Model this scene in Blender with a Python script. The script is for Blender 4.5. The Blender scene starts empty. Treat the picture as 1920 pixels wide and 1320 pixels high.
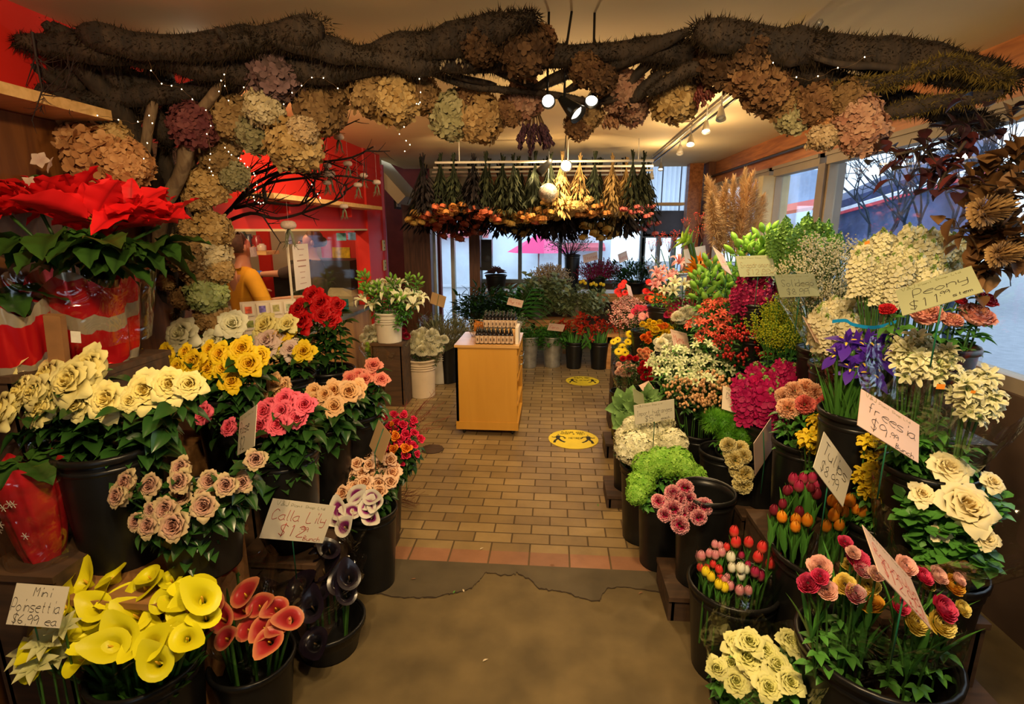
import bpy, math, random
from mathutils import Vector, Matrix, Quaternion, noise
V = Vector; PI = math.pi; R = math.radians
rnd = random.Random(7)
S = bpy.context.scene
COL = S.collection

# ---------------------------------------------------------------- camera
cam = bpy.data.objects.new('camera', bpy.data.cameras.new('camera'))
COL.objects.link(cam)
cam.location = (0, 0, 1.6)
cam.rotation_euler = (R(77), 0, R(4.5))
cam.data.sensor_width = 36
cam.data.lens = 36 * 1000 / 1920
cam.data.clip_start = .05
S.camera = cam
CM = cam.rotation_euler.to_matrix()
CO = V((0, 0, 1.6))

# ---------------------------------------------------------------- exposure
S.view_settings.view_transform = 'Standard'
S.view_settings.look = 'None'
S.view_settings.gamma = 1
S.view_settings.use_curve_mapping = False
S.view_settings.exposure = 0.3

# ---------------------------------------------------------------- overcast sky
W = bpy.data.worlds.new('sky'); S.world = W; W.use_nodes = True
wb = W.node_tree.nodes['Background']
wb.inputs[0].default_value = (.72, .86, 1, 1)
wb.inputs[1].default_value = 2.0

# ---------------------------------------------------------------- lamps' own light, and added fill in the counter room
def spot_light(loc, aim, power, size=110, blend=.8, col=(1, .70, .36), rad=.04, name='spot_light'):
    l = bpy.data.lights.new(name, 'SPOT')
    l.energy = power; l.spot_size = R(size); l.spot_blend = blend; l.color = col; l.shadow_soft_size = rad
    o = bpy.data.objects.new(name, l); COL.objects.link(o)
    o.location = loc
    o.rotation_euler = (V(aim) - V(loc)).to_track_quat('-Z', 'Y').to_euler()
    return o
def point_light(loc, power, col=(1, .70, .36), rad=.03, name='bulb_and_fill_light'):
    l = bpy.data.lights.new(name, 'POINT'); l.energy = power; l.color = col; l.shadow_soft_size = rad
    o = bpy.data.objects.new(name, l); COL.objects.link(o); o.location = loc
    return o
# spots on the ceiling track over the entrance (above the frame)
spot_light((-.5, .45, 2.22), (-1.2, 1.6, 1.15), 62, 128, .6)
spot_light((-.2, .6, 2.22), (-.75, 1.9, .5), 40, 100, .8)
spot_light((.5, .45, 2.22), (1.05, 1.6, 1.0), 58, 128, .6)
spot_light((.2, .6, 2.22), (.95, 2.2, .6), 50, 95, .8)
spot_light((0, .4, 2.22), (0, 2.2, .9), 34, 125, .7)
# spots and bulbs further in, then fill lights for the counter room
spot_light((.05, 3.0, 2.1), (.1, 3.6, 0), 35, 140, .9)
spot_light((-.9, 3.1, 2.15), (-1.6, 4.6, .8), 40, 130, .9)
spot_light((.95, 3.0, 2.12), (1.35, 3.1, .8), 42, 140, .9)
spot_light((.98, 4.4, 2.12), (1.35, 4.6, .8), 40, 140, .9)
spot_light((0, 4.6, 2.2), (0, 5.8, .3), 60, 140, .9)
point_light((.96, 3.45, 2.1), 7); point_light((.99, 4.15, 2.1), 7); point_light((1.0, 5.2, 2.1), 7); point_light((.05, 2.95, 2.02), 7)
point_light((-.2, 4.9, 2.05), 6)
spot_light((.15, 4.45, 2.1), (.35, 5.3, 1.85), 26, 120, .8)
spot_light((-.9, 4.3, 2.1), (-.8, 5.3, 1.85), 12, 120, .8)
point_light((-2.6, 4.3, 2.1), 26); point_light((-2.15, 3.3, 1.9), 9)  # fill without fixtures, added to brighten the counter room and the yellow dressed person
spot_light((-1.4, 2.9, 2.2), (-1.85, 3.9, 1.9), 22, 130, .9)

# ---------------------------------------------------------------- helpers
def ray(px, py):
    return (CM @ V(((px - 960) / 1000, (660 - py) / 1000, -1)))
def P(px, py, Y):
    d = ray(px, py); return CO + d * (Y / d.y)
def PZ(px, py, Z):
    d = ray(px, py); return CO + d * ((Z - 1.6) / d.z)
def PXw(px, py, X):
    d = ray(px, py); return CO + d * (X / d.x)
def proj(p):
    q = CM.inverted() @ (V(p) - CO)
    return 960 + 1000 * q.x / -q.z, 660 - 1000 * q.y / -q.z
def dist(p):
    return -(CM.inverted() @ (V(p) - CO)).z

class MB:
    def __init__(s): s.v = []; s.f = []; s.t = []; s.m = []; s.cm = 0; s.ct = 0.
    def vert(s, p, t=None):
        s.v.append(tuple(p)); s.t.append(s.ct if t is None else t); return len(s.v) - 1
    def face(s, *i): s.f.append(i); s.m.append(s.cm)
    def grid(s, fn, nu, nv, tf=None, loop=False):
        b = len(s.v)
        for j in range(nv + 1):
            for i in range(nu + (0 if loop else 1)):
                u = i / nu; v = j / nv
                s.vert(fn(u, v), tf(u, v) if tf else None)
        n = nu if loop else nu + 1
        for j in range(nv):
            for i in range(nu):
                a = b + j * n + i; c = b + j * n + (i + 1) % n
                s.face(a, c, c + n, a + n)
    def box(s, x0, y0, z0, x1, y1, z1):
        b = len(s.v)
        for z in (z0, z1):
            for x, y in ((x0, y0), (x1, y0), (x1, y1), (x0, y1)): s.vert((x, y, z))
        for q in ((3, 2, 1, 0), (4, 5, 6, 7), (0, 1, 5, 4), (1, 2, 6, 5), (2, 3, 7, 6), (3, 0, 4, 7)):
            s.face(*[b + k for k in q])
        return s
    def tube(s, pts, r, n=6, cap=True, tf=None):
        pts = [V(p) for p in pts]; b = len(s.v); N = len(pts)
        up = V((0.13, .31, .94))
        for i, p in enumerate(pts):
            d = (pts[min(i + 1, N - 1)] - pts[max(i - 1, 0)]).normalized()
            x = d.cross(up)
            if x.length < .1: x = d.cross(V((1, 0, 0)))
            x.normalize(); y = d.cross(x)
            rr = r[i] if isinstance(r, (list, tuple)) else r
            for k in range(n):
                a = 2 * PI * k / n
                s.vert(p + (x * math.cos(a) + y * math.sin(a)) * rr, tf(i / (N - 1)) if tf else None)
        for i in range(N - 1):
            for k in range(n):
                a = b + i * n + k; c = b + i * n + (k + 1) % n
                s.face(a, c, c + n, a + n)
        if cap:
            s.face(*[b + k for k in range(n)][::-1]); s.face(*[b + (N - 1) * n + k for k in range(n)])
        return s
    def lathe(s, prof, n=24, tf=None):
        s.grid(lambda u, v: (prof[round(v * (len(prof) - 1))][0] * math.cos(2 * PI * u),
                             prof[round(v * (len(prof) - 1))][0] * math.sin(2 * PI * u),
                             prof[round(v * (len(prof) - 1))][1]), n, len(prof) - 1, tf, True)
        return s
    def blob(s, c, r, nu=6, nv=4, sx=1, sy=1, sz=1, ax=None):
        c = V(c); q = ax.to_track_quat('Z', 'Y') if ax else None
        def fn(u, v):
            a = 2 * PI * u; ph = PI * min(.999, max(.001, v))
            p = V((math.sin(ph) * math.cos(a) * sx, math.sin(ph) * math.sin(a) * sy, -math.cos(ph) * sz)) * r
            return c + (q @ p if q else p)
        s.grid(fn, nu, nv, None, True); return s
    def add(s, o, M=None, t=None, m=None):
        b = len(s.v)
        for k, p in enumerate(o.v):
            s.v.append(tuple(M @ V(p)) if M else p); s.t.append(o.t[k] if t is None else t)
        for k, f in enumerate(o.f):
            s.f.append(tuple(b + i for i in f)); s.m.append(o.m[k] if m is None else m)
        return s
    def mesh(s, name, mats, smooth=True):
        me = bpy.data.meshes.new(name)
        me.from_pydata(s.v, [], s.f)
        at = me.attributes.new('t', 'FLOAT', 'POINT'); at.data.foreach_set('value', s.t)
        for m in (mats if isinstance(mats, (list, tuple)) else [mats]): me.materials.append(m)
        me.polygons.foreach_set('material_index', s.m)
        me.polygons.foreach_set('use_smooth', [smooth] * len(s.f))
        me.update(); return me

def obj(name, me, parent=None, loc=None, rot=None, scale=None, label=None):
    o = bpy.data.objects.new(name, me); COL.objects.link(o)
    if parent: o.parent = parent
    if loc is not None: o.location = loc
    if rot is not None:
        if isinstance(rot, Quaternion): o.rotation_mode = 'QUATERNION'; o.rotation_quaternion = rot
        else: o.rotation_euler = rot
    if scale is not None: o.scale = scale if hasattr(scale, '__len__') else (scale,) * 3
    if label: o['label'] = label
    return o
def T(o, label, cat, group=None, kind=None):
    o['label'] = label; o['category'] = cat
    if group: o['group'] = group
    if kind: o['kind'] = kind
    return o
def thing(name, label, cat, loc=(0, 0, 0), rot=None, group=None):
    return T(obj(name, None, None, loc, rot), label, cat, group)
def struct(name, me):
    o = obj(name, me); o['kind'] = 'structure'; return o
def boxo(name, c, size, mat, parent=None, rot=None, smooth=False):
    x, y, z = size; b = MB().box(-x / 2, -y / 2, -z / 2, x / 2, y / 2, z / 2)
    return obj(name, b.mesh(name, mat, smooth), parent, c, rot)
ORD = 'first second third fourth fifth sixth seventh eighth ninth tenth eleventh twelfth thirteenth fourteenth fifteenth sixteenth seventeenth eighteenth nineteenth twentieth'.split()
def ordinal(i, n):
    if n == 1: return ''
    if i == 0: return ', leftmost of them'
    if i == n - 1: return ', rightmost of them'
    if i < 20 and i <= n / 2: return ', %s from the left' % ORD[i]
    j = n - 1 - i
    if j < 20: return ', %s from the right' % ORD[j]
    return ', near the middle of them'
def label_row(objs, base, cat, group, pos=None):
    pos = pos or [proj(o.matrix_world.translation if False else o.location)[0] for o in objs]
    for i, k in enumerate(sorted(range(len(objs)), key=lambda k: pos[k])):
        T(objs[k], base + ordinal(i, len(objs)), cat, group)

# ---------------------------------------------------------------- materials
_M = {}
def nt(name):
    m = bpy.data.materials.new(name); m.use_nodes = True
    return m, m.node_tree, m.node_tree.nodes['Principled BSDF']
def mat(col, rough=.6, noise_=.12, scale=8., metal=0., spec=.4, bump=0., coat=0, sub=0, name=None):
    key = ('m', col, rough, noise_, scale, metal, spec, bump, coat)
    if key in _M: return _M[key]
    m, t, b = nt(name or 'surface')
    b.inputs['Roughness'].default_value = rough; b.inputs['Metallic'].default_value = metal
    b.inputs['Specular IOR Level'].default_value = spec; b.inputs['Coat Weight'].default_value = coat
    if noise_ > 0 or bump > 0:
        tc = t.nodes.new('ShaderNodeTexCoord'); n = t.nodes.new('ShaderNodeTexNoise')
        n.inputs['Scale'].default_value = scale; n.inputs['Detail'].default_value = 4
        t.links.new(tc.outputs['Object'], n.inputs['Vector'])
        r = t.nodes.new('ShaderNodeValToRGB'); e = r.color_ramp.elements
        e[0].position = .3; e[1].position = .7
        e[0].color = (*[c * (1 - noise_) for c in col], 1); e[1].color = (*[min(1, c * (1 + noise_)) for c in col], 1)
        t.links.new(n.outputs['Fac'], r.inputs[0]); t.links.new(r.outputs[0], b.inputs['Base Color'])
        if bump > 0:
            bp = t.nodes.new('ShaderNodeBump'); bp.inputs['Strength'].default_value = bump; bp.inputs['Distance'].default_value = .01
            t.links.new(n.outputs['Fac'], bp.inputs['Height']); t.links.new(bp.outputs[0], b.inputs['Normal'])
    else: b.inputs['Base Color'].default_value = (*col, 1)
    _M[key] = m; return m
def petal(*stops, rough=.55, var=.18, trans=0.12, spec=.25):
    """petal whose own colour runs along the attribute t; stops = (pos, colour)"""
    key = ('p', stops, rough, var, trans, spec)
    if key in _M: return _M[key]
    m, t, b = nt('petal')
    a = t.nodes.new('ShaderNodeAttribute'); a.attribute_name = 't'
    r = t.nodes.new('ShaderNodeValToRGB'); e = r.color_ramp.elements
    while len(e) < len(stops): e.new(.5)
    for k, (p, c) in enumerate(stops): e[k].position = p; e[k].color = (*c, 1)
    t.links.new(a.outputs['Fac'], r.inputs[0])
    oi = t.nodes.new('ShaderNodeObjectInfo'); h = t.nodes.new('ShaderNodeHueSaturation')
    mr = t.nodes.new('ShaderNodeMapRange'); mr.inputs[3].default_value = 1 - var; mr.inputs[4].default_value = 1 + var * .5
    t.links.new(oi.outputs['Random'], mr.inputs[0]); t.links.new(mr.outputs[0], h.inputs['Value'])
    t.links.new(r.outputs[0], h.inputs['Color']); t.links.new(h.outputs[0], b.inputs['Base Color'])
    b.inputs['Roughness'].default_value = rough; b.inputs['Specular IOR Level'].default_value = spec
    if trans > 0:
        tr = t.nodes.new('ShaderNodeBsdfTranslucent'); mx = t.nodes.new('ShaderNodeMixShader')
        mx.inputs[0].default_value = trans
        t.links.new(h.outputs[0], tr.inputs[0]); t.links.new(b.outputs[0], mx.inputs[1]); t.links.new(tr.outputs[0], mx.inputs[2])
        t.links.new(mx.outputs[0], t.nodes['Material Output'].inputs[0])
    _M[key] = m; return m
def plain(c, **k): return petal((0, tuple(x * .8 for x in c)), (1, c), **k)
def emit(col, s):
    key = ('e', col, s)
    if key in _M: return _M[key]
    m, t, b = nt('glowing'); b.inputs['Base Color'].default_value = (*col, 1)
    b.inputs['Emission Color'].default_value = (*col, 1); b.inputs['Emission Strength'].default_value = s
    _M[key] = m; return m
def film(name='clear_film', alpha=.1, tint=(1, 1, 1), rough=.12, bump=.6, scale=14, edge=.45):
    key = ('f', alpha, tint, rough, bump, edge)
    if key in _M: return _M[key]
    m, t, b = nt(name); t.nodes.remove(b)
    tr = t.nodes.new('ShaderNodeBsdfTransparent'); tr.inputs[0].default_value = (*tint, 1)
    g = t.nodes.new('ShaderNodeBsdfGlossy'); g.inputs['Roughness'].default_value = rough
    g.inputs[0].default_value = (.9, .9, .9, 1)
    mx = t.nodes.new('ShaderNodeMixShader'); lw = t.nodes.new('ShaderNodeLayerWeight'); lw.inputs[0].default_value = .25
    mm = t.nodes.new('ShaderNodeMath'); mm.operation = 'MULTIPLY_ADD'; mm.inputs[1].default_value = edge; mm.inputs[2].default_value = alpha
    t.links.new(lw.outputs['Facing'], mm.inputs[0]); t.links.new(mm.outputs[0], mx.inputs[0])
    if bump:
        n = t.nodes.new('ShaderNodeTexNoise'); n.inputs['Scale'].default_value = scale; n.inputs['Distortion'].default_value = 1.5
        bp = t.nodes.new('ShaderNodeBump'); bp.inputs['Strength'].default_value = bump; bp.inputs['Distance'].default_value = .03
        tc = t.nodes.new('ShaderNodeTexCoord'); t.links.new(tc.outputs['Object'], n.inputs['Vector'])
        t.links.new(n.outputs['Fac'], bp.inputs['Height']); t.links.new(bp.outputs[0], g.inputs['Normal'])
    t.links.new(tr.outputs[0], mx.inputs[1]); t.links.new(g.outputs[0], mx.inputs[2])
    t.links.new(mx.outputs[0], t.nodes['Material Output'].inputs[0])
    _M[key] = m; return m
def wood(a, b_, scale=3, rough=.45, axis=(1, 12, 12), bump=.1):
    key = ('w', a, b_, scale, axis)
    if key in _M: return _M[key]
    m, t, b = nt('wood'); tc = t.nodes.new('ShaderNodeTexCoord'); mp = t.nodes.new('ShaderNodeMapping')
    mp.inputs['Scale'].default_value = axis; n = t.nodes.new('ShaderNodeTexNoise'); n.inputs['Scale'].default_value = scale
    n.inputs['Detail'].default_value = 6; n.inputs['Distortion'].default_value = .6
    r = t.nodes.new('ShaderNodeValToRGB'); e = r.color_ramp.elements; e[0].position = .35; e[1].position = .68
    e[0].color = (*a, 1); e[1].color = (*b_, 1)
    t.links.new(tc.outputs['Object'], mp.inputs[0]); t.links.new(mp.outputs[0], n.inputs['Vector'])
    t.links.new(n.outputs['Fac'], r.inputs[0]); t.links.new(r.outputs[0], b.inputs['Base Color'])
    b.inputs['Roughness'].default_value = rough
    bp = t.nodes.new('ShaderNodeBump'); bp.inputs['Strength'].default_value = bump; bp.inputs['Distance'].default_value = .005
    t.links.new(n.outputs['Fac'], bp.inputs['Height']); t.links.new(bp.outputs[0], b.inputs['Normal'])
    _M[key] = m; return m
RED = mat((.62, .02, .012), .5, .06, 3)
CREAMW = mat((.74, .57, .31), .8, .05, 2)
ORWOOD = wood((.30, .09, .02), (.55, .2, .05), 3, .4, (12, 1, 12))
PINE = wood((.62, .36, .12), (.8, .5, .2), 3, .4)
DWOOD = wood((.1, .035, .015), (.2, .075, .03), 3, .5, (12, 12, 1))
BLACK = mat((.007, .007, .007), .34, .2, 20, spec=.38)
GALV = mat((.32, .31, .27), .42, .25, 14, metal=.6)
WPLAS = mat((.62, .58, .48), .4, .06, 9)
ALU = mat((.34, .32, .28), .4, .08, 9, metal=.5)
WIRE = mat((.25, .15, .07), .4, 0, metal=.6)
GREENSTICK = mat((.01, .12, .06), .4, 0)
# ================================================================ the room
H = 2.35; XL = -1.85; XR = 1.85
def brick_mat(c1, c2, mort, bw=.2, bh=.092):
    m, t, b = nt('brick_paving'); tc = t.nodes.new('ShaderNodeTexCoord'); br = t.nodes.new('ShaderNodeTexBrick')
    br.inputs['Scale'].default_value = 1; br.inputs['Brick Width'].default_value = bw; br.inputs['Row Height'].default_value = bh
    br.inputs['Mortar Size'].default_value = .0045; br.inputs['Mortar Smooth'].default_value = .3; br.offset = .5
    br.inputs['Color1'].default_value = (*c1, 1); br.inputs['Color2'].default_value = (*c2, 1); br.inputs['Mortar'].default_value = (*mort, 1)
    br.inputs['Bias'].default_value = 0
    n = t.nodes.new('ShaderNodeTexNoise'); n.inputs['Scale'].default_value = 2.2; n.inputs['Detail'].default_value = 8; n.inputs['Roughness'].default_value = .7
    mx = t.nodes.new('ShaderNodeMix'); mx.data_type = 'RGBA'; mx.blend_type = 'MULTIPLY'; mx.inputs[0].default_value = .75
    cr = t.nodes.new('ShaderNodeValToRGB'); cr.color_ramp.elements[0].position = .3; cr.color_ramp.elements[0].color = (.5, .47, .42, 1)
    cr.color_ramp.elements[1].position = .62; cr.color_ramp.elements[1].color = (1, 1, 1, 1)
    t.links.new(tc.outputs['Object'], br.inputs['Vector']); t.links.new(tc.outputs['Object'], n.inputs['Vector'])
    t.links.new(n.outputs['Fac'], cr.inputs[0]); t.links.new(br.outputs['Color'], mx.inputs[6]); t.links.new(cr.outputs[0], mx.inputs[7])
    t.links.new(mx.outputs[2], b.inputs['Base Color'])
    mr = t.nodes.new('ShaderNodeMapRange'); mr.inputs[3].default_value = .42; mr.inputs[4].default_value = .8
    t.links.new(br.outputs['Fac'], mr.inputs[0]); t.links.new(mr.outputs[0], b.inputs['Roughness'])
    bp = t.nodes.new('ShaderNodeBump'); bp.invert = True; bp.inputs['Strength'].default_value = .8; bp.inputs['Distance'].default_value = .006
    ad = t.nodes.new('ShaderNodeMath'); ad.operation = 'MULTIPLY_ADD'; ad.inputs[1].default_value = .25
    t.links.new(n.outputs['Fac'], ad.inputs[0]); t.links.new(br.outputs['Fac'], ad.inputs[2])
    t.links.new(ad.outputs[0], bp.inputs['Height']); t.links.new(bp.outputs[0], b.inputs['Normal'])
    return m
YB = PZ(980, 1060, 0).y
BR = brick_mat((.34, .235, .10), (.22, .145, .06), (.09, .055, .02))
BR2 = brick_mat((.36, .17, .09), (.27, .13, .07), (.12, .075, .03), .2, .5)
def slab(name, x0, y0, z0, x1, y1, z1, m):
    return struct(name, MB().box(x0, y0, z0, x1, y1, z1).mesh(name, m, False))
slab('floor', -4.6, YB + .11, -.1, 3.2, 8.6, 0, BR)
slab('floor_edge_course', -3, YB, -.1, 3.2, YB + .11, 0, BR2)
CONC = mat((.125, .088, .036), .75, .3, 5, bump=.25)
CONC2 = mat((.085, .064, .034), .7, .18, 7, bump=.15)
slab('floor_entrance', -3.2, -2.6, -.1, 3.2, YB, 0, CONC)
cr = [(60, 300), (145, 322), (200, 340), (280, 355), (360, 367), (430, 366), (510, 365), (560, 352), (600, 345), (650, 335), (690, 318), (720, 285), (752, 243), (790, 245), (830, 257), (895, 255), (905, 245), (960, 275), (1020, 322), (1060, 330), (1100, 335), (1160, 345), (1215, 370), (1310, 385), (1320, 360), (1350, 318), (1430, 315), (1500, 325), (1600, 340), (1700, 350), (1790, 352)]
cw = [PZ(620 + a / 2.595, 980 + b / 2.595, 0) for a, b in cr]
fine = []
for a, b in zip(cw, cw[1:]):
    for k in range(5):
        q = a.lerp(b, k / 5) + V((rnd.uniform(-.005, .005), rnd.uniform(-.006, .006), 0)); fine.append(q)
pb = MB(); fine.sort(key=lambda q: q.x)
for q in fine:
    pb.vert((q.x, q.y, .0015)); pb.vert((q.x, YB, .0015))
for i in range(len(fine) - 1): pb.face(2 * i, 2 * i + 2, 2 * i + 3, 2 * i + 1)
struct('floor_patch', pb.mesh('floor_patch', CONC2, False))
cb = MB()
for q in fine:
    w = rnd.uniform(.002, .0065); cb.vert((q.x, q.y - w, .003)); cb.vert((q.x, q.y + w * .6, .003))
for i in range(len(fine) - 1): cb.face(2 * i, 2 * i + 2, 2 * i + 3, 2 * i + 1)
struct('floor_crack', cb.mesh('floor_crack', mat((.03, .018, .01), .9, 0), False))
# chips of plant trimmings
slab('ceiling', -1.95, -2.6, H, 1.95, 7.0, H + .1, CREAMW)
slab('ceiling_back', -2.6, 7.0, H + .42, 2.6, 8.3, H + .5, DWOOD)
slab('trim_1', -1.95, 6.98, H - .0, 1.95, 7.06, H + .42, CREAMW)
# left wall: red header over the counter opening, red pillar beyond it
slab('wall_left', XL - .1, -2.6, 0, XL, 2.72, H, RED)
slab('wall_left_header', XL - .1, 2.72, 1.6, XL, 5.25, H, RED)
slab('trim_2', XL - .14, 2.72, 1.585, XL + .012, 5.25, 1.6, CREAMW)
slab('wall_left_pillar', XL - .12, 5.25, 0, XL + .02, 5.72, H, RED)
slab('trim_3', XL + .0, 5.725, 0, XL + .045, 5.76, H - .1, mat((.3, .05, .12), .5, 0))
for k, z in enumerate((2.13, 2.19)):
    slab('trim_%d' % (15 + k), XL, 3.3, z, XL + .03, 5.76, z + .025, RED)
slab('wall_panel', XL, -2.6, .0, XL + .03, 2.7, 1.98, wood((.11, .036, .008), (.22, .08, .016), 2, .5, (12, 12, 1)))
# room behind the counter
slab('floor_counter_room', -4.7, 2.0, -.12, -1.96, 6.3, -.01, mat((.1, .08, .06), .8))
slab('wall_counter_back', -4.4, 2.0, 0, -4.3, 6.3, 2.7, mat((.36, .29, .2), .8, .06, 3))
slab('wall_counter_far', -4.3, 5.9, 0, -1.9, 6.0, 2.7, mat((.42, .34, .22), .8, .06, 3))
slab('wall_counter_near', -4.3, 2.0, 0, -1.95, 2.1, 2.7, mat((.3, .05, .03), .8))
slab('ceiling_counter', -4.4, 2.0, 2.6, -1.95, 6.0, 2.7, mat((.4, .33, .24), .8))
slab('trim_6', P(605, 500, 5.88).x, 5.88, .0, -1.9, 5.9, 2.6, RED); slab('trim_5', P(452, 500, 5.5).x, 5.86, .0, P(476, 500, 5.5).x, 5.9, 2.6, RED)
# back-left recess, post, sloping board
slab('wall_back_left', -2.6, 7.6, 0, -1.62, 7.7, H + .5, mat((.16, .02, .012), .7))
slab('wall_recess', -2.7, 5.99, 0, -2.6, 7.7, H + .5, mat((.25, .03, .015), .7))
slab('trim_7', -1.95, 6.9, 0, -1.6, 7.05, 2.0, DWOOD)
bw = obj('trim_8', MB().box(-.06, -.4, -.3, .06, .4, .3).mesh('board', mat((.5, .42, .28), .7, 0), False), None, (-1.88, 6.35, 2.13), (R(0), R(-42), 0)); bw['kind'] = 'structure'
# right wall with the window band
WZ0, WZ1 = .95, 2.04
slab('wall_right', XR, -2.6, 0, XR + .12, 7.7, WZ0, mat((.08, .045, .025), .8))
slab('wall_right_beam', XR - .02, -2.6, WZ1 + .07, XR + .12, 7.0, H, ORWOOD)
FR = mat((.30, .24, .17), .5, .08, 6)
slab('wall_right_near', XR, -2.6, WZ0, XR + .12, 1.25, WZ1 + .07, mat((.25, .15, .08), .8))
ym = PXw(1548, 350, XR).y
def win(n, y0, y1, panes):
    o = obj('window_%d' % n, MB().box(XR + .02, y0, WZ0, XR + .10, y1, WZ0 + .06).mesh('window_sill', FR, False)); o['kind'] = 'structure'
    fr = MB().box(XR - .015, y0, WZ1 - .01, XR + .06, y1, WZ1 + .07).box(XR - .03, y0, WZ1 + .045, XR + .02, y1, WZ1 + .07)
    for k in range(panes + 1):
        yy = y0 + (y1 - y0) * k / panes; fr.box(XR, yy - .025, WZ0, XR + .06, yy + .025, WZ1)
    obj('window_frame', fr.mesh('window_frame', FR, False), o)
    obj('pane', MB().box(XR + .05, y0, WZ0 + .05, XR + .055, y1, WZ1 - .01).mesh('pane', film('window_glass', .03, (.93, .97, 1), .02, 0), False), o)
win(1, 1.25, ym, 1); win(2, ym + .1, 4.9, 1); win(3, 5.0, 6.6, 1)
slab('trim_9', XR - .02, ym, WZ0, XR + .12, ym + .1, WZ1, mat((.2, .16, .13), .5))
slab('trim_10', XR - .1, 6.6, 0, XR + .12, 6.9, H, DWOOD)
slab('trim_11', XR - .28, 6.75, 0, XR - .12, 6.9, H, ORWOOD)
slab('trim_12', XR - .1, 4.88, WZ0, XR + .12, 5.0, WZ1, mat((.5, .42, .25), .6))
# back window wall
def bwin(n, x0, x1, z0, z1, mull, Y=7.6, name='window_%d', fm=None):
    fm = fm or mat((.16, .2, .22), .5)
    o = obj(name % n, MB().box(x0, Y, z0 - .05, x1, Y + .1, z0).mesh('window_sill', fm, False)); o['kind'] = 'structure'
    fr = MB().box(x0, Y, z1, x1, Y + .1, z1 + .05)
    for k in range(mull + 1):
        xx = x0 + (x1 - x0) * k / mull; fr.box(xx - .025, Y, z0, xx + .025, Y + .1, z1)
    obj('window_frame', fr.mesh('window_frame', fm, False), o)
    obj('pane', MB().box(x0, Y + .04, z0, x1, Y + .045, z1).mesh('pane', film('window_glass', .03, (.93, .97, 1), .02, 0), False), o)
slab('wall_back', -1.1, 7.6, 0, XR + .1, 7.7, .85, mat((.12, .07, .04), .8))
slab('wall_back_top', -1.1, 7.6, 1.95, 1.2, 7.7, H + .5, ORWOOD)
slab('wall_back_right', 1.2, 7.6, 1.5, XR + .1, 7.7, 1.84, mat((.08, .08, .1), .7))
bwin(4, -1.05, 1.2, .9, 1.9, 4); bwin(5, 1.22, XR - .02, .9, 1.48, 3)
bwin(1, -1.6, -1.1, .25, 1.75, 2, 7.1, 'door_%d', mat((.5, .5, .42), .35, .1, 9, metal=.4))
slab('wall_over_door', -1.62, 7.08, 1.8, -1.08, 7.2, H + .5, mat((.4, .35, .25), .7))
slab('trim_13', -1.12, 7.05, 0, -.98, 7.2, 2.3, DWOOD)
# corrugated translucent sheet high in the back right corner
cm, ct, cbn = nt('corrugated_sheet'); cbn.inputs['Base Color'].default_value = (.75, .85, 1, 1); cbn.inputs['Roughness'].default_value = .4
tl = ct.nodes.new('ShaderNodeBsdfTranslucent'); tl.inputs[0].default_value = (.72, .85, 1, 1); mx = ct.nodes.new('ShaderNodeMixShader'); mx.inputs[0].default_value = .9
ct.links.new(cbn.outputs[0], mx.inputs[1]); ct.links.new(tl.outputs[0], mx.inputs[2]); ct.links.new(mx.outputs[0], ct.nodes['Material Output'].inputs[0])
cb = MB(); cb.grid(lambda u, v: (1.2 + .6 * u, 7.62 + .012 * math.sin(u * 60), 1.84 + v * .95), 90, 1)
o = obj('window_6', cb.mesh('corrugated_sheet', cm)); o['kind'] = 'structure'
fr = MB()
for x in (1.2, 1.42, 1.66, 1.8): fr.box(x - .006, 7.58, 1.84, x + .006, 7.6, H + .44)
obj('window_frame', fr.mesh('window_frame', mat((.1, .12, .2), .5), False), o)
slab('trim_14', 1.80, 7.5, .9, XR + .1, 7.7, H + .5, mat((.06, .05, .06), .7))
# unseen wall behind the camera, added to block sky light, its opening kept narrow
slab('blocking_wall_header', -3.2, -2.6, 2.1, 3.2, -2.5, H + .3, mat((.2, .12, .07), .8))
slab('blocking_wall_left', -3.2, -2.6, 0, -.35, -2.5, 2.1, mat((.2, .12, .07), .8))
slab('blocking_wall_right', .35, -2.6, 0, 3.2, -2.5, 2.1, mat((.2, .12, .07), .8))

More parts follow.
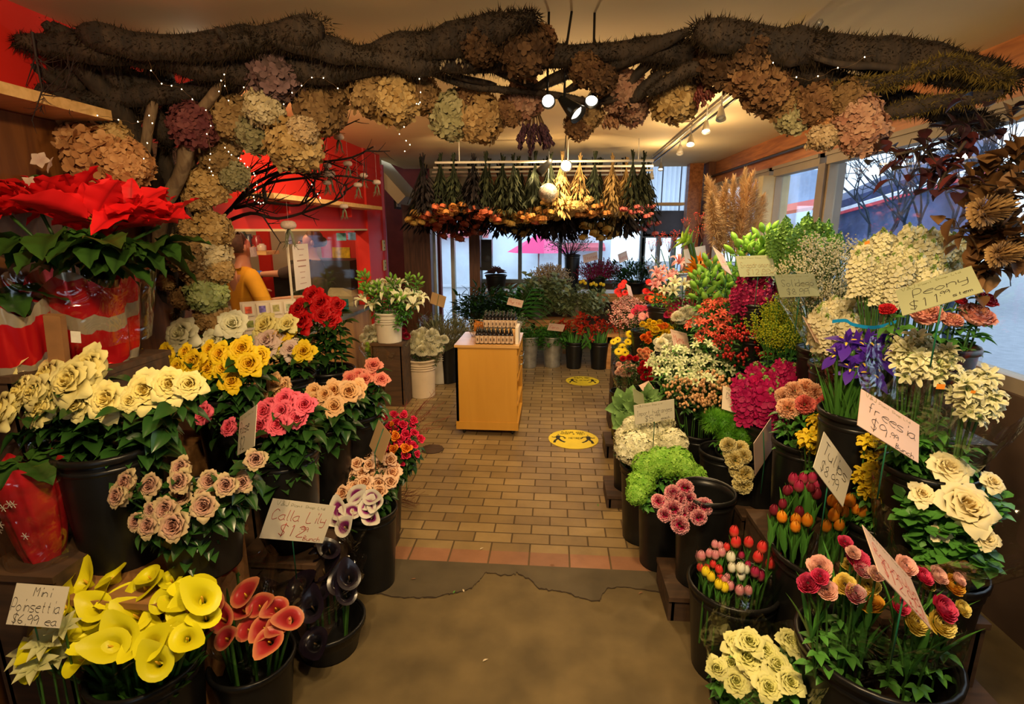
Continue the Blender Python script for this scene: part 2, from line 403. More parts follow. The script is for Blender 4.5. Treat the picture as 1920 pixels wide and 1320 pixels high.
# ---------------------------------------------------------------- outside
slab('ground_outside', 1.97, -6, -.3, 26, 30, -.12, mat((.3, .32, .36), .8))
slab('ground_street', -6, 8.6, -.3, 1.97, 30, -.12, mat((.4, .42, .46), .8))
def prism(name, quad, thick, m, parent=None):
    b = MB(); n = (V(quad[1]) - V(quad[0])).cross(V(quad[3]) - V(quad[0])).normalized() * thick
    for q in quad: b.vert(q)
    for q in quad: b.vert(V(q) + n)
    for q in ((3, 2, 1, 0), (4, 5, 6, 7), (0, 1, 5, 4), (1, 2, 6, 5), (2, 3, 7, 6), (3, 0, 4, 7)): b.face(*q)
    return obj(name, b.mesh(name, m, False), parent)
PXv = lambda a, b, X: PXw(a, b, X)
def mk_building():
    r = thing('market_building', 'long dark blue roofed market building seen through the near side window', 'building', (8, 6, 0))
    r.location = (0, 0, 0)
    navy = mat((.045, .06, .16), .6, .3, 3); sn = mat((.75, .8, .9), .6); pk = mat((.6, .05, .08), .6)
    prism('roof', [PXw(1540, 402, 8), PXw(1870, 300, 8), PXw(1870, 255, 9.5), PXw(1540, 392, 9.5)], .2, navy, r)
    prism('fascia', [PXw(1538, 408, 7.96), PXw(1880, 312, 7.96), PXw(1880, 306, 7.96), PXw(1538, 402, 7.96)], .05, sn, r)
    prism('stripe', [PXw(1538, 413, 7.95), PXw(1880, 319, 7.95), PXw(1880, 313, 7.95), PXw(1538, 408, 7.95)], .05, pk, r)
    prism('wall', [PXw(1540, 480, 8.4), PXw(1880, 480, 8.4), PXw(1880, 318, 8.4), PXw(1540, 412, 8.4)], .1, mat((.09, .12, .26), .6, .4, 2), r)
    for k in range(6):
        prism('window', [PXw(1565 + 50 * k, 455 - 6 * k, 8.35), PXw(1600 + 50 * k, 452 - 6 * k, 8.35), PXw(1600 + 50 * k, 436 - 8 * k, 8.35), PXw(1565 + 50 * k, 440 - 8 * k, 8.35)], .03, mat((.55, .65, .85), .3, .1), r)
mk_building()
def awning(name, label, quad, m, thick=.1, cat='awning'):
    T(prism(name, quad, thick, m), label, cat)
awning('awning', 'pink striped awning seen outside the middle side window', [PXw(1425, 410, 7), PXw(1535, 392, 7), PXw(1535, 378, 7.6), PXw(1425, 398, 7.6)], mat((.7, .09, .07), .6))
awning('awning', 'pale low roof outside the middle side window, under the pink awning', [PXw(1425, 480, 7.4), PXw(1535, 480, 7.4), PXw(1535, 420, 7.6), PXw(1425, 425, 7.6)], mat((.5, .6, .75), .6))
awning('house', 'pale grey building outside the middle side window, above the pink awning', [PXw(1400, 398, 11) * V((1, 1, 0)) if False else V((11, PXw(1400, 398, 11).y, -.12)), V((11, PXw(1535, 382, 11).y, -.12)), PXw(1535, 318, 11), PXw(1400, 345, 11)], mat((.35, .45, .65), .6, .3, 1), .3, 'building')
def umbrella():
    r = thing('market_umbrella', 'bright pink market umbrella on a pole outside the back window', 'umbrella', P(1010, 470, 11.5))
    b = MB(); b.grid(lambda u, v: ((.05 + .62 * v) * math.cos(2 * PI * u), (.05 + .62 * v) * math.sin(2 * PI * u), .33 - .36 * v), 8, 2, None, True)
    obj('canopy', b.mesh('canopy', mat((.8, .06, .22), .7, 0), False), r)
    obj('pole', MB().tube([(0, 0, -1.2), (0, 0, .3)], .02).mesh('pole', ALU), r)
umbrella()
awning('house', 'pale street front across the road outside the back window', [(-5, 16, 0), (1.6, 16, 0), (1.6, 16, 1.75), (-5, 16, 1.75)], mat((.62, .68, .75), .8, .2, 1), .3, 'building')
awning('awning', 'red edged shop awning across the road behind the pink umbrella', [(-4.6, 15.4, 1.35), (-1.9, 15.4, 1.35), (-1.9, 15.9, 1.55), (-4.6, 15.9, 1.55)], mat((.65, .2, .2), .7))
awning('awning', 'low red shop awning across the road, right of the pink umbrella', [(-.6, 15.2, 1.0), (1.4, 15.2, 1.0), (1.4, 15.9, 1.15), (-.6, 15.9, 1.15)], mat((.6, .12, .15), .7))
BARK2 = mat((.03, .045, .075), .8)
def bare_tree(label, pts_fn, seed, n=3, depth=4, r0=.035, L0=.6, name='bare_tree'):
    rr = random.Random(seed); b = MB()
    def grow(p, d, L, r, k):
        q = p + d * L * .5 + V((rr.uniform(-1, 1), rr.uniform(-1, 1), rr.uniform(-1, 1))) * L * .09
        e = p + d * L
        b.tube([p, q, e], [r, r * .85, r * .65], 5 if k < 2 else 3, False)
        if k >= depth: return
        for i in range(n):
            dd = (d + V((rr.uniform(-1, 1), rr.uniform(-1, 1), rr.uniform(-.5, .9))) * .75).normalized()
            grow(e, dd, L * rr.uniform(.65, .9), r * .6, k + 1)
    for p, d in pts_fn: grow(V(p), V(d).normalized(), L0, r0, 0)
    return T(obj(name, b.mesh(name, BARK2)), label, 'tree')
bare_tree('bare dark shrub with tangled twigs outside the near side window', [((4.2, 4.4, .6), (.1, 0, 1)), ((4.3, 4.9, .6), (0, .2, 1)), ((4.2, 4.0, .5), (0, -.3, 1)), ((4.4, 3.6, .6), (0, -.2, 1))], 3, 3, 5, .02, .34, 'bare_shrub')
bare_tree('bare twisted tree outside the middle side window', [((4.4, 7.9, .4), (0, .1, 1)), ((4.4, 7.0, .4), (0, -.1, 1)), ((4.4, 6.2, .3), (0, 0, 1))], 11, 3, 4, .05, .75)
# ================================================================ flower shapes (unit size: head about 1 across, stem end at z = 0)
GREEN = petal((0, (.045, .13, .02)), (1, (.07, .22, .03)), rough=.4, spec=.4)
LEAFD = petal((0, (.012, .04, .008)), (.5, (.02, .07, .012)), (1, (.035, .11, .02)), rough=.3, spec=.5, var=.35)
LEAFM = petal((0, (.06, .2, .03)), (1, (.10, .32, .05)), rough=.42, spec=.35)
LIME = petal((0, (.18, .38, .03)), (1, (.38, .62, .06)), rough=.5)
GREY = petal((0, (.14, .2, .12)), (1, (.3, .38, .22)), rough=.6)
BROWN = mat((.07, .035, .018), .85, .4, 20, bump=.5)
def wrap(mb, th, prof, hw, nu=6, tf=None, ruf=0, rf=9, ph=0, off=(0, 0, 0), tw=0):
    """a petal wrapped round the z axis; prof: (r, z) along it; hw: half angles"""
    n = len(prof) - 1; off = V(off)
    def fn(u, v):
        j = min(n, round(v * n)); r, z = prof[j]; a = (2 * u - 1) * hw[j] + th + tw * v
        k = v * v * ruf
        rr = r + k * math.sin(u * rf * PI + ph)
        zz = z + k * .6 * math.cos(u * rf * PI * 1.3 + ph * 2)
        return V((rr * math.cos(a), rr * math.sin(a), zz)) + off
    mb.grid(fn, nu, n, tf or (lambda u, v: v))
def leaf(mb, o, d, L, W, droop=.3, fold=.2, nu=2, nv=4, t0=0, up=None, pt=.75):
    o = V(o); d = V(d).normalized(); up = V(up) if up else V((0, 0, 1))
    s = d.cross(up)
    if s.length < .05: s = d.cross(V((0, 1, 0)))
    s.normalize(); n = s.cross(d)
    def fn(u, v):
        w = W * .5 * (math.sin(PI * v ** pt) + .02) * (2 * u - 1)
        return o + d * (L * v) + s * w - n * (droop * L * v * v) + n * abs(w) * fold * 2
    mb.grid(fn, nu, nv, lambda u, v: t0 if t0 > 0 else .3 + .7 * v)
_F = {}
def shape(key, fn):
    if key not in _F: _F[key] = fn()
    return _F[key]
def rose(seed=1, n=24, open_=.5):
    r = random.Random(seed); b = MB()
    for i in range(n):
        a = i / (n - 1); th = i * 2.4 + r.uniform(-.2, .2)
        Rb = .035 + .37 * a ** .85; top = .50 - .16 * a * (.4 + open_) + r.uniform(-.015, .015)
        curl = .11 * a * (.5 + open_) * r.uniform(.6, 1.3)
        prof = [(.04 + Rb * .3, .0 + .02 * (1 - a)), (Rb * .98 + .02, top * .33), (Rb * 1.0, top * .68), (Rb * (.92 + .10 * a), top * .93), (Rb * (.93 + .12 * a) + curl, top - curl * .15), (Rb * (.95 + .12 * a) + curl * 1.7, top - curl * .75)]
        w = 1.35 - .62 * a
        wrap(b, th, prof, [w * .6, w, w * 1.02, w * .9, w * .62, w * (.16 + .1 * r.random())], 6, lambda u, v, a=a: min(1, max(0, a * .85 + .15 * v)), .012 + .02 * a, 2, r.uniform(0, 6))
    b.cm = 1; b.ct = .5
    for k in range(5): leaf(b, (0, 0, .02), (math.cos(k * 1.257), math.sin(k * 1.257), -.1), .3, .1, .3)
    b.blob((0, 0, -.02), .08, 6, 4, sz=1.2)
    return b
def peony(seed=1):
    r = random.Random(seed); b = MB()
    for i in range(38):
        a = i / 37; th = i * 2.4; Rb = .05 + .42 * a; top = .42 - .22 * a * a + r.uniform(-.04, .04)
        prof = [(.05, 0), (Rb * .9, top * .45), (Rb, top * .85), (Rb * .96 + .03 * a, top + .02), (Rb + .06 * a, top)]
        w = 1.0 - .45 * a
        wrap(b, th, prof, [w * .6, w, w, w * .8, w * .3], 6, lambda u, v, a=a: a * .8 + .2 * v, .03, 4, r.uniform(0, 6))
    b.cm = 1; b.blob((0, 0, -.02), .12, 6, 4); return b
def ranunculus(seed=1):
    r = random.Random(seed); b = MB()
    for i in range(44):
        a = i / 43; th = i * 2.4; Rb = .05 + .42 * a; top = .2 + .12 * math.sin(a * PI) - .08 * a
        top += r.uniform(-.03, .03); prof = [(Rb * .5, 0), (Rb * .9, top * .6), (Rb, top), (Rb * 1.0 + .03 * a, top + .035)]
        w = .9 - .4 * a
        wrap(b, th, prof, [w, w, w * .9, w * .4], 4, lambda u, v, a=a: min(1, .25 + .75 * v), .012, 3, r.uniform(0, 6))
    b.cm = 1; b.blob((0, 0, .12), .09, 6, 4); b.blob((0, 0, -.04), .1, 6, 4); return b
def carnation(seed=1):
    r = random.Random(seed); b = MB()
    for i in range(110):
        z = 1 - 1.25 * (i + .5) / 110; a = i * 2.4; q = math.sqrt(max(0, 1 - z * z)); d = (V((q * math.cos(a), q * math.sin(a), z * .8)) + V((r.gauss(0, .16), r.gauss(0, .16), r.gauss(0, .16)))).normalized()
        s_ = d.cross(V((r.gauss(0, 1), r.gauss(0, 1), r.gauss(0, 1)))).normalized(); n_ = d.cross(s_); c = V((0, 0, .12)) + d * .12; L = .36 * r.uniform(.85, 1.15); k0 = len(b.v); b.vert(c, .0); K = 8
        for k in range(K + 1):
            f = k / K * 2 - 1; tooth = (k % 2); e = c + d * L * (1 - .22 * f * f) * (1 + .09 * tooth) + s_ * f * .21 + n_ * .05 * math.sin(k * 1.9 + i); m_ = c.lerp(e, .72) + n_ * .02 * math.sin(k * 1.7 + i)
            b.vert(m_, .45); b.vert(e, 1)
        for k in range(K):
            p = k0 + 1 + 2 * k; b.face(k0, p, p + 2); b.face(p, p + 1, p + 3, p + 2)
    b.cm = 1; b.ct = .5; b.tube([(0, 0, -.3), (0, 0, -.05), (0, 0, .12)], [.05, .11, .12], 7); return b
def mum(seed=1, rings=12, n0=8, dome=.5):
    r = random.Random(seed); b = MB()
    for j in range(rings):
        a = j / (rings - 1); n = int(n0 + a * 18); el = R(88 - 105 * a)
        for k in range(n):
            th = 2 * PI * (k + j * .5) / n + r.uniform(-.05, .05); rr = .5 * math.cos(el) ; L = .5 * (.35 + .65 * a) + .03 * r.random()
            base = V((rr * .5 * math.cos(th), rr * .5 * math.sin(th), .1 + .25 * math.sin(el)))
            tip = V((.5 * math.cos(el) * math.cos(th), .5 * math.cos(el) * math.sin(th), .12 + dome * math.sin(el))) * r.uniform(.9, 1.08)
            side = V((-math.sin(th), math.cos(th), 0)) * (.035 + .02 * a); mid = base.lerp(tip, .65) + V((0, 0, .02))
            bb = len(b.v)
            for q, w, t in ((base, .4, 0), (mid, 1, .5), (tip, .7, 1)):
                b.vert(q - side * w, t); b.vert(q + side * w, t)
            b.face(bb, bb + 1, bb + 3, bb + 2); b.face(bb + 2, bb + 3, bb + 5, bb + 4)
    b.cm = 1; b.blob((0, 0, .02), .14, 6, 4, sz=.7); return b
def daisy(seed=1, n=22, rows=2):
    r = random.Random(seed); b = MB()
    for j in range(rows):
        for k in range(n):
            th = 2 * PI * (k + .5 * j) / n
            leaf(b, (.08 * math.cos(th), .08 * math.sin(th), .05 + .03 * j), (math.cos(th), math.sin(th), .18 + .15 * j + r.uniform(-.05, .05)), .42 - .06 * j, .13, .2, .1, 2, 3, pt=1)
    b.cm = 1; b.ct = .2; b.blob((0, 0, .08), .12, 8, 4, sz=.5)
    b.cm = 2; b.blob((0, 0, .02), .1, 6, 4, sz=.6); return b
def calla(seed=1, flare=1.):
    r = random.Random(seed); b = MB()
    def fn(u, v):
        a = (u - .5) * 2 * PI * 1.06; back = (1 + math.cos(a)) / 2        # back = 1 at the pointed side
        rr = .07 + .13 * v + .27 * flare * max(0, v - .35) ** 1.6 * 2.0 * (.75 + .35 * (1 - abs(math.sin(a)) * .3)) + (.008 if u > .5 else 0)
        z = .72 * v + .25 * back * v ** 2 - .13 * (1 - back) * v ** 3
        if v > .8: z -= (v - .8) * .55 * (1 - .7 * back ** 3); rr += (v - .8) * .35
        tip = back ** 10 * v ** 4
        return V(((rr + .2 * tip) * math.cos(a), rr * math.sin(a) * (1 - .12 * back), z + .10 * tip))
    b.grid(fn, 20, 10, lambda u, v: v)
    b.cm = 1; b.ct = .9; b.tube([(.0, 0, .15), (.02, 0, .5), (.03, 0, .62)], [.035, .035, .02], 6)
    b.cm = 2; b.ct = .5; b.tube([(0, 0, -.25), (0, 0, .05)], [.045, .072], 7, False); return b
def tulip(seed=1):
    r = random.Random(seed); b = MB()
    for k in range(6):
        th = k * PI / 3 + r.uniform(-.1, .1); o = .03 * (k % 2)
        prof = [(.06, 0), (.25 + o, .12), (.33 + o, .38), (.30 + o, .66), (.2 + o, .86), (.08 + o, 1.0 + r.uniform(-.05, .05))]
        wrap(b, th, prof, [.5, .72, .72, .62, .42, .08], 4)
    b.cm = 1; b.ct = .4; b.blob((0, 0, 0), .09, 6, 4); return b
def hydr(seed=1, n=120, fl=.17, lo=-.35, squash=.85, curl=.25):
    r = random.Random(seed); b = MB()
    for i in range(n):
        z = 1 - (1 - lo) * (i + .5) / n; a = i * 2.39996; q = math.sqrt(max(0, 1 - z * z))
        nrm = V((q * math.cos(a), q * math.sin(a), z)); c = V((nrm.x * .46, nrm.y * .46, nrm.z * .46 * squash)) * r.uniform(.86, 1.06)
        nrm = (nrm + V((r.uniform(-1, 1), r.uniform(-1, 1), r.uniform(-1, 1))) * .35).normalized()
        x = nrm.cross(V((r.uniform(-1, 1), r.uniform(-1, 1), r.uniform(-1, 1)))).normalized(); y = nrm.cross(x); t = r.random()
        for k in range(4):
            th = k * PI / 2; d = x * math.cos(th) + y * math.sin(th); s = nrm.cross(d); L = fl * r.uniform(.8, 1.15) * .62; w = L * .48
            cu = r.uniform(-curl, curl * 1.4); bb = len(b.v)
            for p, tt in ((c, t * .6), (c + d * L * .38 - s * w * .8 + nrm * L * .14, t * .8), (c + d * L * .8 - s * w * .8 + nrm * L * (.15 + cu * .6), .1 + t * .8), (c + d * L * 1.02 + nrm * L * cu, .2 + t * .8), (c + d * L * .8 + s * w * .8 + nrm * L * (.15 + cu * .2), .1 + t * .8), (c + d * L * .38 + s * w * .8 + nrm * L * .14, t * .8)):
                b.vert(p, tt)
            b.face(bb, bb + 1, bb + 2, bb + 3); b.face(bb, bb + 3, bb + 4, bb + 5)
    b.cm = 1; b.ct = .3; b.blob((0, 0, 0), .33, 8, 6, sz=.8)
    b.tube([(0, 0, -.55), (0, 0, -.1)], .025, 5); return b
def lily(seed=1, n=6, L=.55, rec=.55, w=.24):
    r = random.Random(seed); b = MB()
    for k in range(n):
        th = k * 2 * PI / n; o = .02 * (k % 2)
        pr = [(.03, 0), (.10 + o, .2), (.25, .36), (.42, .42), (.55, .42 - rec * .22), (.6, .36 - rec * .35)]
        def fn(u, v, th=th, pr=pr):
            j = v * 5; i = min(4, int(j)); f = j - i; rr = pr[i][0] * (1 - f) + pr[i + 1][0] * f; z = pr[i][1] * (1 - f) + pr[i + 1][1] * f
            s = (2 * u - 1) * w * .5 * math.sin(PI * (v * .92 + .04)) ** .8 * (1 - .25 * (k % 2)); z += abs(2 * u - 1) * .05
            return V((rr * math.cos(th) - s * math.sin(th), rr * math.sin(th) + s * math.cos(th), z))
        b.grid(fn, 2, 5, lambda u, v: abs(2 * u - 1) * .6 + .4 * v)
    b.cm = 1; b.ct = .8
    for k in range(5): b.tube([(0, 0, .1), (.1 * math.cos(k * 1.25), .1 * math.sin(k * 1.25), .42)], .01, 3)
    return b
def iris(seed=1):
    b = MB()
    for k in range(3):
        th = k * 2.094
        leaf(b, (0, 0, .12), (math.cos(th), math.sin(th), .55), .55, .34, .95, .08, 4, 6, pt=1.6)
        leaf(b, (0, 0, .12), (math.cos(th + 1.05) * .35, math.sin(th + 1.05) * .35, 1), .5, .2, -.1, .2, 2, 4, pt=1)
        leaf(b, (0, 0, .16), (math.cos(th), math.sin(th), .7), .34, .12, .5, .1, 2, 3, pt=1)
    b.cm = 1; b.ct = 1
    for k in range(3):
        th = k * 2.094; leaf(b, (.1 * math.cos(th), .1 * math.sin(th), .235), (math.cos(th), math.sin(th), .35), .2, .07, .5, .1, 2, 3)
    b.cm = 2; b.ct = .4; b.tube([(0, 0, -.35), (0, 0, .15)], [.05, .07], 6)
    leaf(b, (0, 0, -.3), (.2, .1, 1), .6, .12, 0, .3)
    return b
def spike(seed=1, n=44, H_=1.0, rw=.2, fl=.13, top=.25, green_top=True):
    """a stem clothed in small ruffled florets; H_ tall, its tip budded"""
    r = random.Random(seed); b = MB()
    for i in range(n):
        f = i / n; z = H_ * (.05 + .95 * f); a = i * 2.4; taper = 1 if f < 1 - top else max(.15, (1 - f) / top)
        rr = rw * taper; c = V((rr * math.cos(a) * .7, rr * math.sin(a) * .7, z)); d = V((math.cos(a), math.sin(a), .5)).normalized()
        b.cm = 1 if (green_top and f > .86) else 0
        s = fl * (.5 + .5 * taper) * r.uniform(.8, 1.2)
        if b.cm: b.blob(c, s * .35, 5, 3); continue
        x = d.cross(V((0, 0, 1))).normalized(); y = d.cross(x)
        for k in range(5):
            th = k * 1.257 + r.uniform(-.2, .2); e = x * math.cos(th) + y * math.sin(th); g = d.cross(e); bb = len(b.v); cu = r.uniform(-.2, .5)
            for p, tt in ((c, .1), (c + e * s * .4 - g * s * .3 + d * s * .2, .5), (c + e * s * .8 - g * s * .34 + d * s * (.2 + cu * .4), .8), (c + e * s * .98 + d * s * cu, 1), (c + e * s * .8 + g * s * .34 + d * s * cu * .5, .9), (c + e * s * .4 + g * s * .3 + d * s * .1, .6)): b.vert(p, tt)
            b.face(bb, bb + 1, bb + 2, bb + 3); b.face(bb, bb + 3, bb + 4, bb + 5)
    b.cm = 1; b.tube([(0, 0, 0), (0, 0, H_ * .97)], [.02, .008], 4); return b
def freesia(seed=1, buds=4, n=5):
    r = random.Random(seed); b = MB(); fl = lily(1, 6, rec=.1, w=.3)
    pts = [V((.0 + .42 * s ** 1.5, 0, .55 * s - .12 * s * s)) for s in [i / 8 for i in range(9)]]
    b.cm = 1; b.tube(pts, .016, 4); b.cm = 0
    for i in range(n):
        p = pts[2 + i // 2 + i // 3]; d = V((r.uniform(-.5, .3), r.uniform(-.9, .9), 1)).normalized()
        M = Matrix.Translation(p) @ d.to_track_quat('Z', 'Y').to_matrix().to_4x4() @ Matrix.Scale(.5, 4); b.add(fl, M)
    b.cm = 2
    for i in range(buds):
        f = .7 + .3 * i / buds; p = pts[min(8, int(f * 8))]
        b.ct = 1 - .8 * i / buds; b.blob(p + V((.02, 0, .06)), .05 - .006 * i, 5, 4, sz=1.8)
    return b
def cloud(seed=1, n=150, dot=.02, rx=.42, rz=.4, stems=22, z0=.0):
    r = random.Random(seed); b = MB(); tips = []
    for i in range(stems):
        a = r.uniform(0, 6.28); q = math.sqrt(r.random()) * rx; e = V((q * math.cos(a), q * math.sin(a), .45 + rz * r.random() * math.sqrt(max(0, 1 - (q / rx) ** 2)) + .08)); tips.append(e)
        b.cm = 1; b.tube([(0, 0, z0), (e.x * .4, e.y * .4, e.z * .55), e], .006, 3, False)
    b.cm = 0
    for i in range(n):
        e = r.choice(tips); p = e + V((r.gauss(0, 1), r.gauss(0, 1), r.gauss(0, 1))) * .075
        b.ct = r.random(); b.blob(p, dot * r.uniform(.6, 1.3), 4, 2 if dot < .03 else 4)
    return b
def plumes(seed=1, n=11, m=34):
    r = random.Random(seed); b = MB()
    for i in range(n):
        a = i * 2.4; q = .38 * math.sqrt(i / n); p0 = V((q * .4 * math.cos(a), q * .4 * math.sin(a), .3)); p1 = V((q * math.cos(a) * 1.1, q * math.sin(a) * 1.1, .95 - .5 * q + r.uniform(-.06, .06)))
        b.cm = 1; b.tube([(0, 0, 0), p0, p1], .008, 3, False); b.cm = 0
        for k in range(m):
            f = k / m; w = .085 * (1 - f) + .02; c = p0.lerp(p1, f) + V((r.gauss(0, w), r.gauss(0, w), r.gauss(0, .02))); b.ct = r.random(); b.blob(c, .018, 4, 2)
    return b
def berrybunch(seed=1, n=26, leaves=8, dot=.05, spread=.32):
    r = random.Random(seed); b = MB()
    for i in range(n):
        a = r.uniform(0, 6.28); q = spread * math.sqrt(r.random()); e = V((q * math.cos(a), q * math.sin(a), .5 + r.uniform(0, .45)))
        b.cm = 1; b.tube([(0, 0, .15), e], .007, 3, False); b.cm = 0; b.ct = r.random(); b.blob(e, dot, 6, 4, sz=1.15)
    b.cm = 1
    for i in range(leaves):
        a = r.uniform(0, 6.28); leaf(b, (0, 0, r.uniform(.1, .6)), (math.cos(a), math.sin(a), .3), .35, .14, .3)
    return b
def alstro(seed=1, n=6):
    r = random.Random(seed); b = MB(); fl = lily(2, 6, rec=.1, w=.26)
    for i in range(n):
        a = i * 2.4; e = V((.24 * math.cos(a), .24 * math.sin(a), .6 + r.uniform(-.08, .1))); b.cm = 1; b.tube([(0, 0, .2), e], .012, 3, False)
        d = (e - V((0, 0, .25))).normalized(); b.cm = 0
        b.add(fl, Matrix.Translation(e) @ d.to_track_quat('Z', 'Y').to_matrix().to_4x4() @ Matrix.Scale(.36, 4))
    b.cm = 1
    for i in range(14):
        a = r.uniform(0, 6.28); leaf(b, (0, 0, r.uniform(-.5, .5)), (math.cos(a), math.sin(a), .7), .45, .1, .45)
    return b
def fuzz(seed=1, n=700):
    r = random.Random(seed); b = MB()
    b.ct = 0; b.blob((0, 0, 0), .36, 10, 7)
    for i in range(n):
        d = V((r.gauss(0, 1), r.gauss(0, 1), r.gauss(0, 1))).normalized(); d = V((d.x, d.y, abs(d.z) if r.random() < .7 else d.z)); p = d * .33; s = d.cross(V((r.random(), 1, .3))).normalized() * .016
        e = d * .52 + V((r.uniform(-1, 1), r.uniform(-1, 1), r.uniform(-1, 1))) * .06; bb = len(b.v); b.vert(p - s, 0); b.vert(p + s, 0); b.vert(e, 1); b.face(bb, bb + 1, bb + 2)
    return b
def lilybuds(seed=1, n=7, open_=0):
    r = random.Random(seed); b = MB()
    for i in range(n):
        a = i * 2.4; f = i / n; base = V((0, 0, .45 + .3 * f)); d = V((math.cos(a) * (1.1 - .7 * f), math.sin(a) * (1.1 - .7 * f), 1)).normalized(); e = base + d * .18
        b.cm = 1; b.tube([base, e], .012, 4, False); b.cm = 0
        L = .34 - .1 * f
        b.grid(lambda u, v: e + d.to_track_quat('Z', 'Y') @ V((.07 * math.sin(PI * min(.98, v * .93 + .05)) ** .7 * math.cos(6.283 * u), .07 * math.sin(PI * min(.98, v * .93 + .05)) ** .7 * math.sin(6.283 * u), L * v)), 6, 6, None, True)
    b.cm = 1
    for i in range(16):
        a = i * 2.4; leaf(b, (0, 0, i * .04), (math.cos(a), math.sin(a), .8), .4, .07, .5)
    b.tube([(0, 0, 0), (0, 0, .75)], .014, 5); return b
def rosefoliage(seed=1, n=9, L=1., big=.5):
    r = random.Random(seed); b = MB()
    for i in range(n):
        a = i * 2.4 + r.uniform(-.4, .4); z = -L * (i / n) - .08; d = V((math.cos(a), math.sin(a), r.uniform(-.1, .6))).normalized()
        p = V((0, 0, z)); q = p + d * .28 * big; b.tube([p, q], .012, 3, False)
        leaf(b, q, d + V((0, 0, -.1)), big * .62, big * .42, .35, .25, 4, 5)
        s = d.cross(V((0, 0, 1))).normalized()
        for sg in (-1, 1): leaf(b, q - d * .05, (d * .5 + s * sg).normalized(), big * .48, big * .32, .35, .25, 2, 4)
    return b
def bush(seed=1, n=60, L=.22, W=.07, rx=.4, h=.9, up=.8, nv=3):
    """leafy tuft: many leaves on thin stems, 1 unit tall"""
    r = random.Random(seed); b = MB()
    for i in range(n):
        a = r.uniform(0, 6.28); q = rx * math.sqrt(r.random()); z = h * r.uniform(.35, 1) * (1 - .35 * (q / rx) ** 2)
        p = V((q * math.cos(a), q * math.sin(a), z)); d = V((math.cos(a) * .7 + r.uniform(-.5, .5), math.sin(a) * .7 + r.uniform(-.5, .5), up + r.uniform(-.4, .3)))
        leaf(b, p, d, L * r.uniform(.7, 1.2), W, .3, .2, 2, nv, t0=r.random() * .9 + .05)
    for i in range(8):
        a = i * .8; b.tube([(0, 0, 0), (rx * .6 * math.cos(a), rx * .6 * math.sin(a), h * .8)], .008, 3, False)
    return b
def roundleaf(seed=1, n=44, s=.09, rx=.35):
    r = random.Random(seed); b = MB()
    for k in range(7):
        a = k * 2.4; e = V((rx * math.cos(a) * (.4 + .6 * r.random()), rx * math.sin(a) * (.4 + .6 * r.random()), r.uniform(.75, 1))); b.tube([(0, 0, 0), V((e.x * .35, e.y * .35, e.z * .5)), e], .007, 3, False)
        for i in range(n // 7 * 2):
            f = .35 + .65 * i / (n // 7 * 2); p = V((0, 0, 0)).lerp(e, f); p.z = e.z * f; d = V((r.uniform(-1, 1), r.uniform(-1, 1), r.uniform(-.2, .7)))
            leaf(b, p, d, s * 1.3 * r.uniform(.7, 1.2), s * 1.15, .1, .15, 2, 3, t0=r.random() * .9 + .05, pt=.9)
    return b
def thinleaves(seed=1, n=9, H_=1., W=.05, sp=.2):
    r = random.Random(seed); b = MB()
    for i in range(n):
        a = i * 2.4; leaf(b, (.03 * math.cos(a), .03 * math.sin(a), 0), (math.cos(a) * sp, math.sin(a) * sp, 1), H_ * r.uniform(.6, 1), W, .1, .35, 2, 6)
    return b
def kale(seed=1):
    r = random.Random(seed); b = MB()
    for i in range(20):
        a = i / 19; th = i * 2.4; L = .25 + .4 * a; el = R(80 - 55 * a)
        leaf(b, (0, 0, .1), (math.cos(th) * math.cos(el), math.sin(th) * math.cos(el), math.sin(el)), L, L * .62, .1, .25, 4, 5, pt=1.1)
    return b
def pampas(seed=1, n=1300):
    r = random.Random(seed); b = MB(); sp = [V((.10 * s * s, 0, s)) for s in [i / 10 for i in range(11)]]
    b.tube(sp, [.012 * (1 - i / 12) for i in range(11)], 4)
    for i in range(n):
        f = r.random() ** .8; p = V((.10 * f * f, 0, f)); a = r.uniform(0, 6.28); w = .2 * math.sin(PI * min(1, f * .85 + .12)) + .02
        e = p + V((math.cos(a) * w * r.uniform(.5, 1), math.sin(a) * w * r.uniform(.5, 1), r.uniform(.02, .16))); s = V((-math.sin(a), math.cos(a), 0)) * .0035; bb = len(b.v)
        m = p.lerp(e, .55) + V((0, 0, .03)); b.vert(p, 0); b.vert(m - s * 1.3, .6); b.vert(e, 1); b.vert(m + s * 1.3, .6); b.face(bb, bb + 1, bb + 2, bb + 3)
    return b
def hangbunch(seed=1, n=7, L=1.0, head=None, rr=.14, hd=.07, leafy=30, wide=1.):
    """dried flowers hung upside down; tie at z=0, heads at z=-L; returns stems, heads"""
    r = random.Random(seed); s = MB(); h = MB()
    for i in range(n):
        a = i * 2.4; q = rr * math.sqrt((i + .5) / n) * wide; e = V((q * math.cos(a), q * math.sin(a), -L * r.uniform(.78, 1)))
        s.tube([(q * .15 * math.cos(a + 3), q * .15 * math.sin(a + 3), .06 + .05 * r.random()), (0, 0, 0), V((e.x * .5, e.y * .5, e.z * .5)), e], .005, 3, False)
        h.ct = r.random()
        if head: h.add(head, Matrix.Translation(e) @ Matrix.Rotation(PI + r.uniform(-.5, .5), 4, 'X') @ Matrix.Scale(hd * r.uniform(.8, 1.2), 4))
    for i in range(leafy):
        a = r.uniform(0, 6.28); f = r.uniform(.2, .95 if not head else .72); q = rr * f * r.random() * wide
        leaf(s, (q * math.cos(a), q * math.sin(a), -L * f), (math.cos(a) * .6, math.sin(a) * .6, -1), .09, .03, -.2, .3, 2, 2, t0=r.random() * .9 + .05)
    return s, h
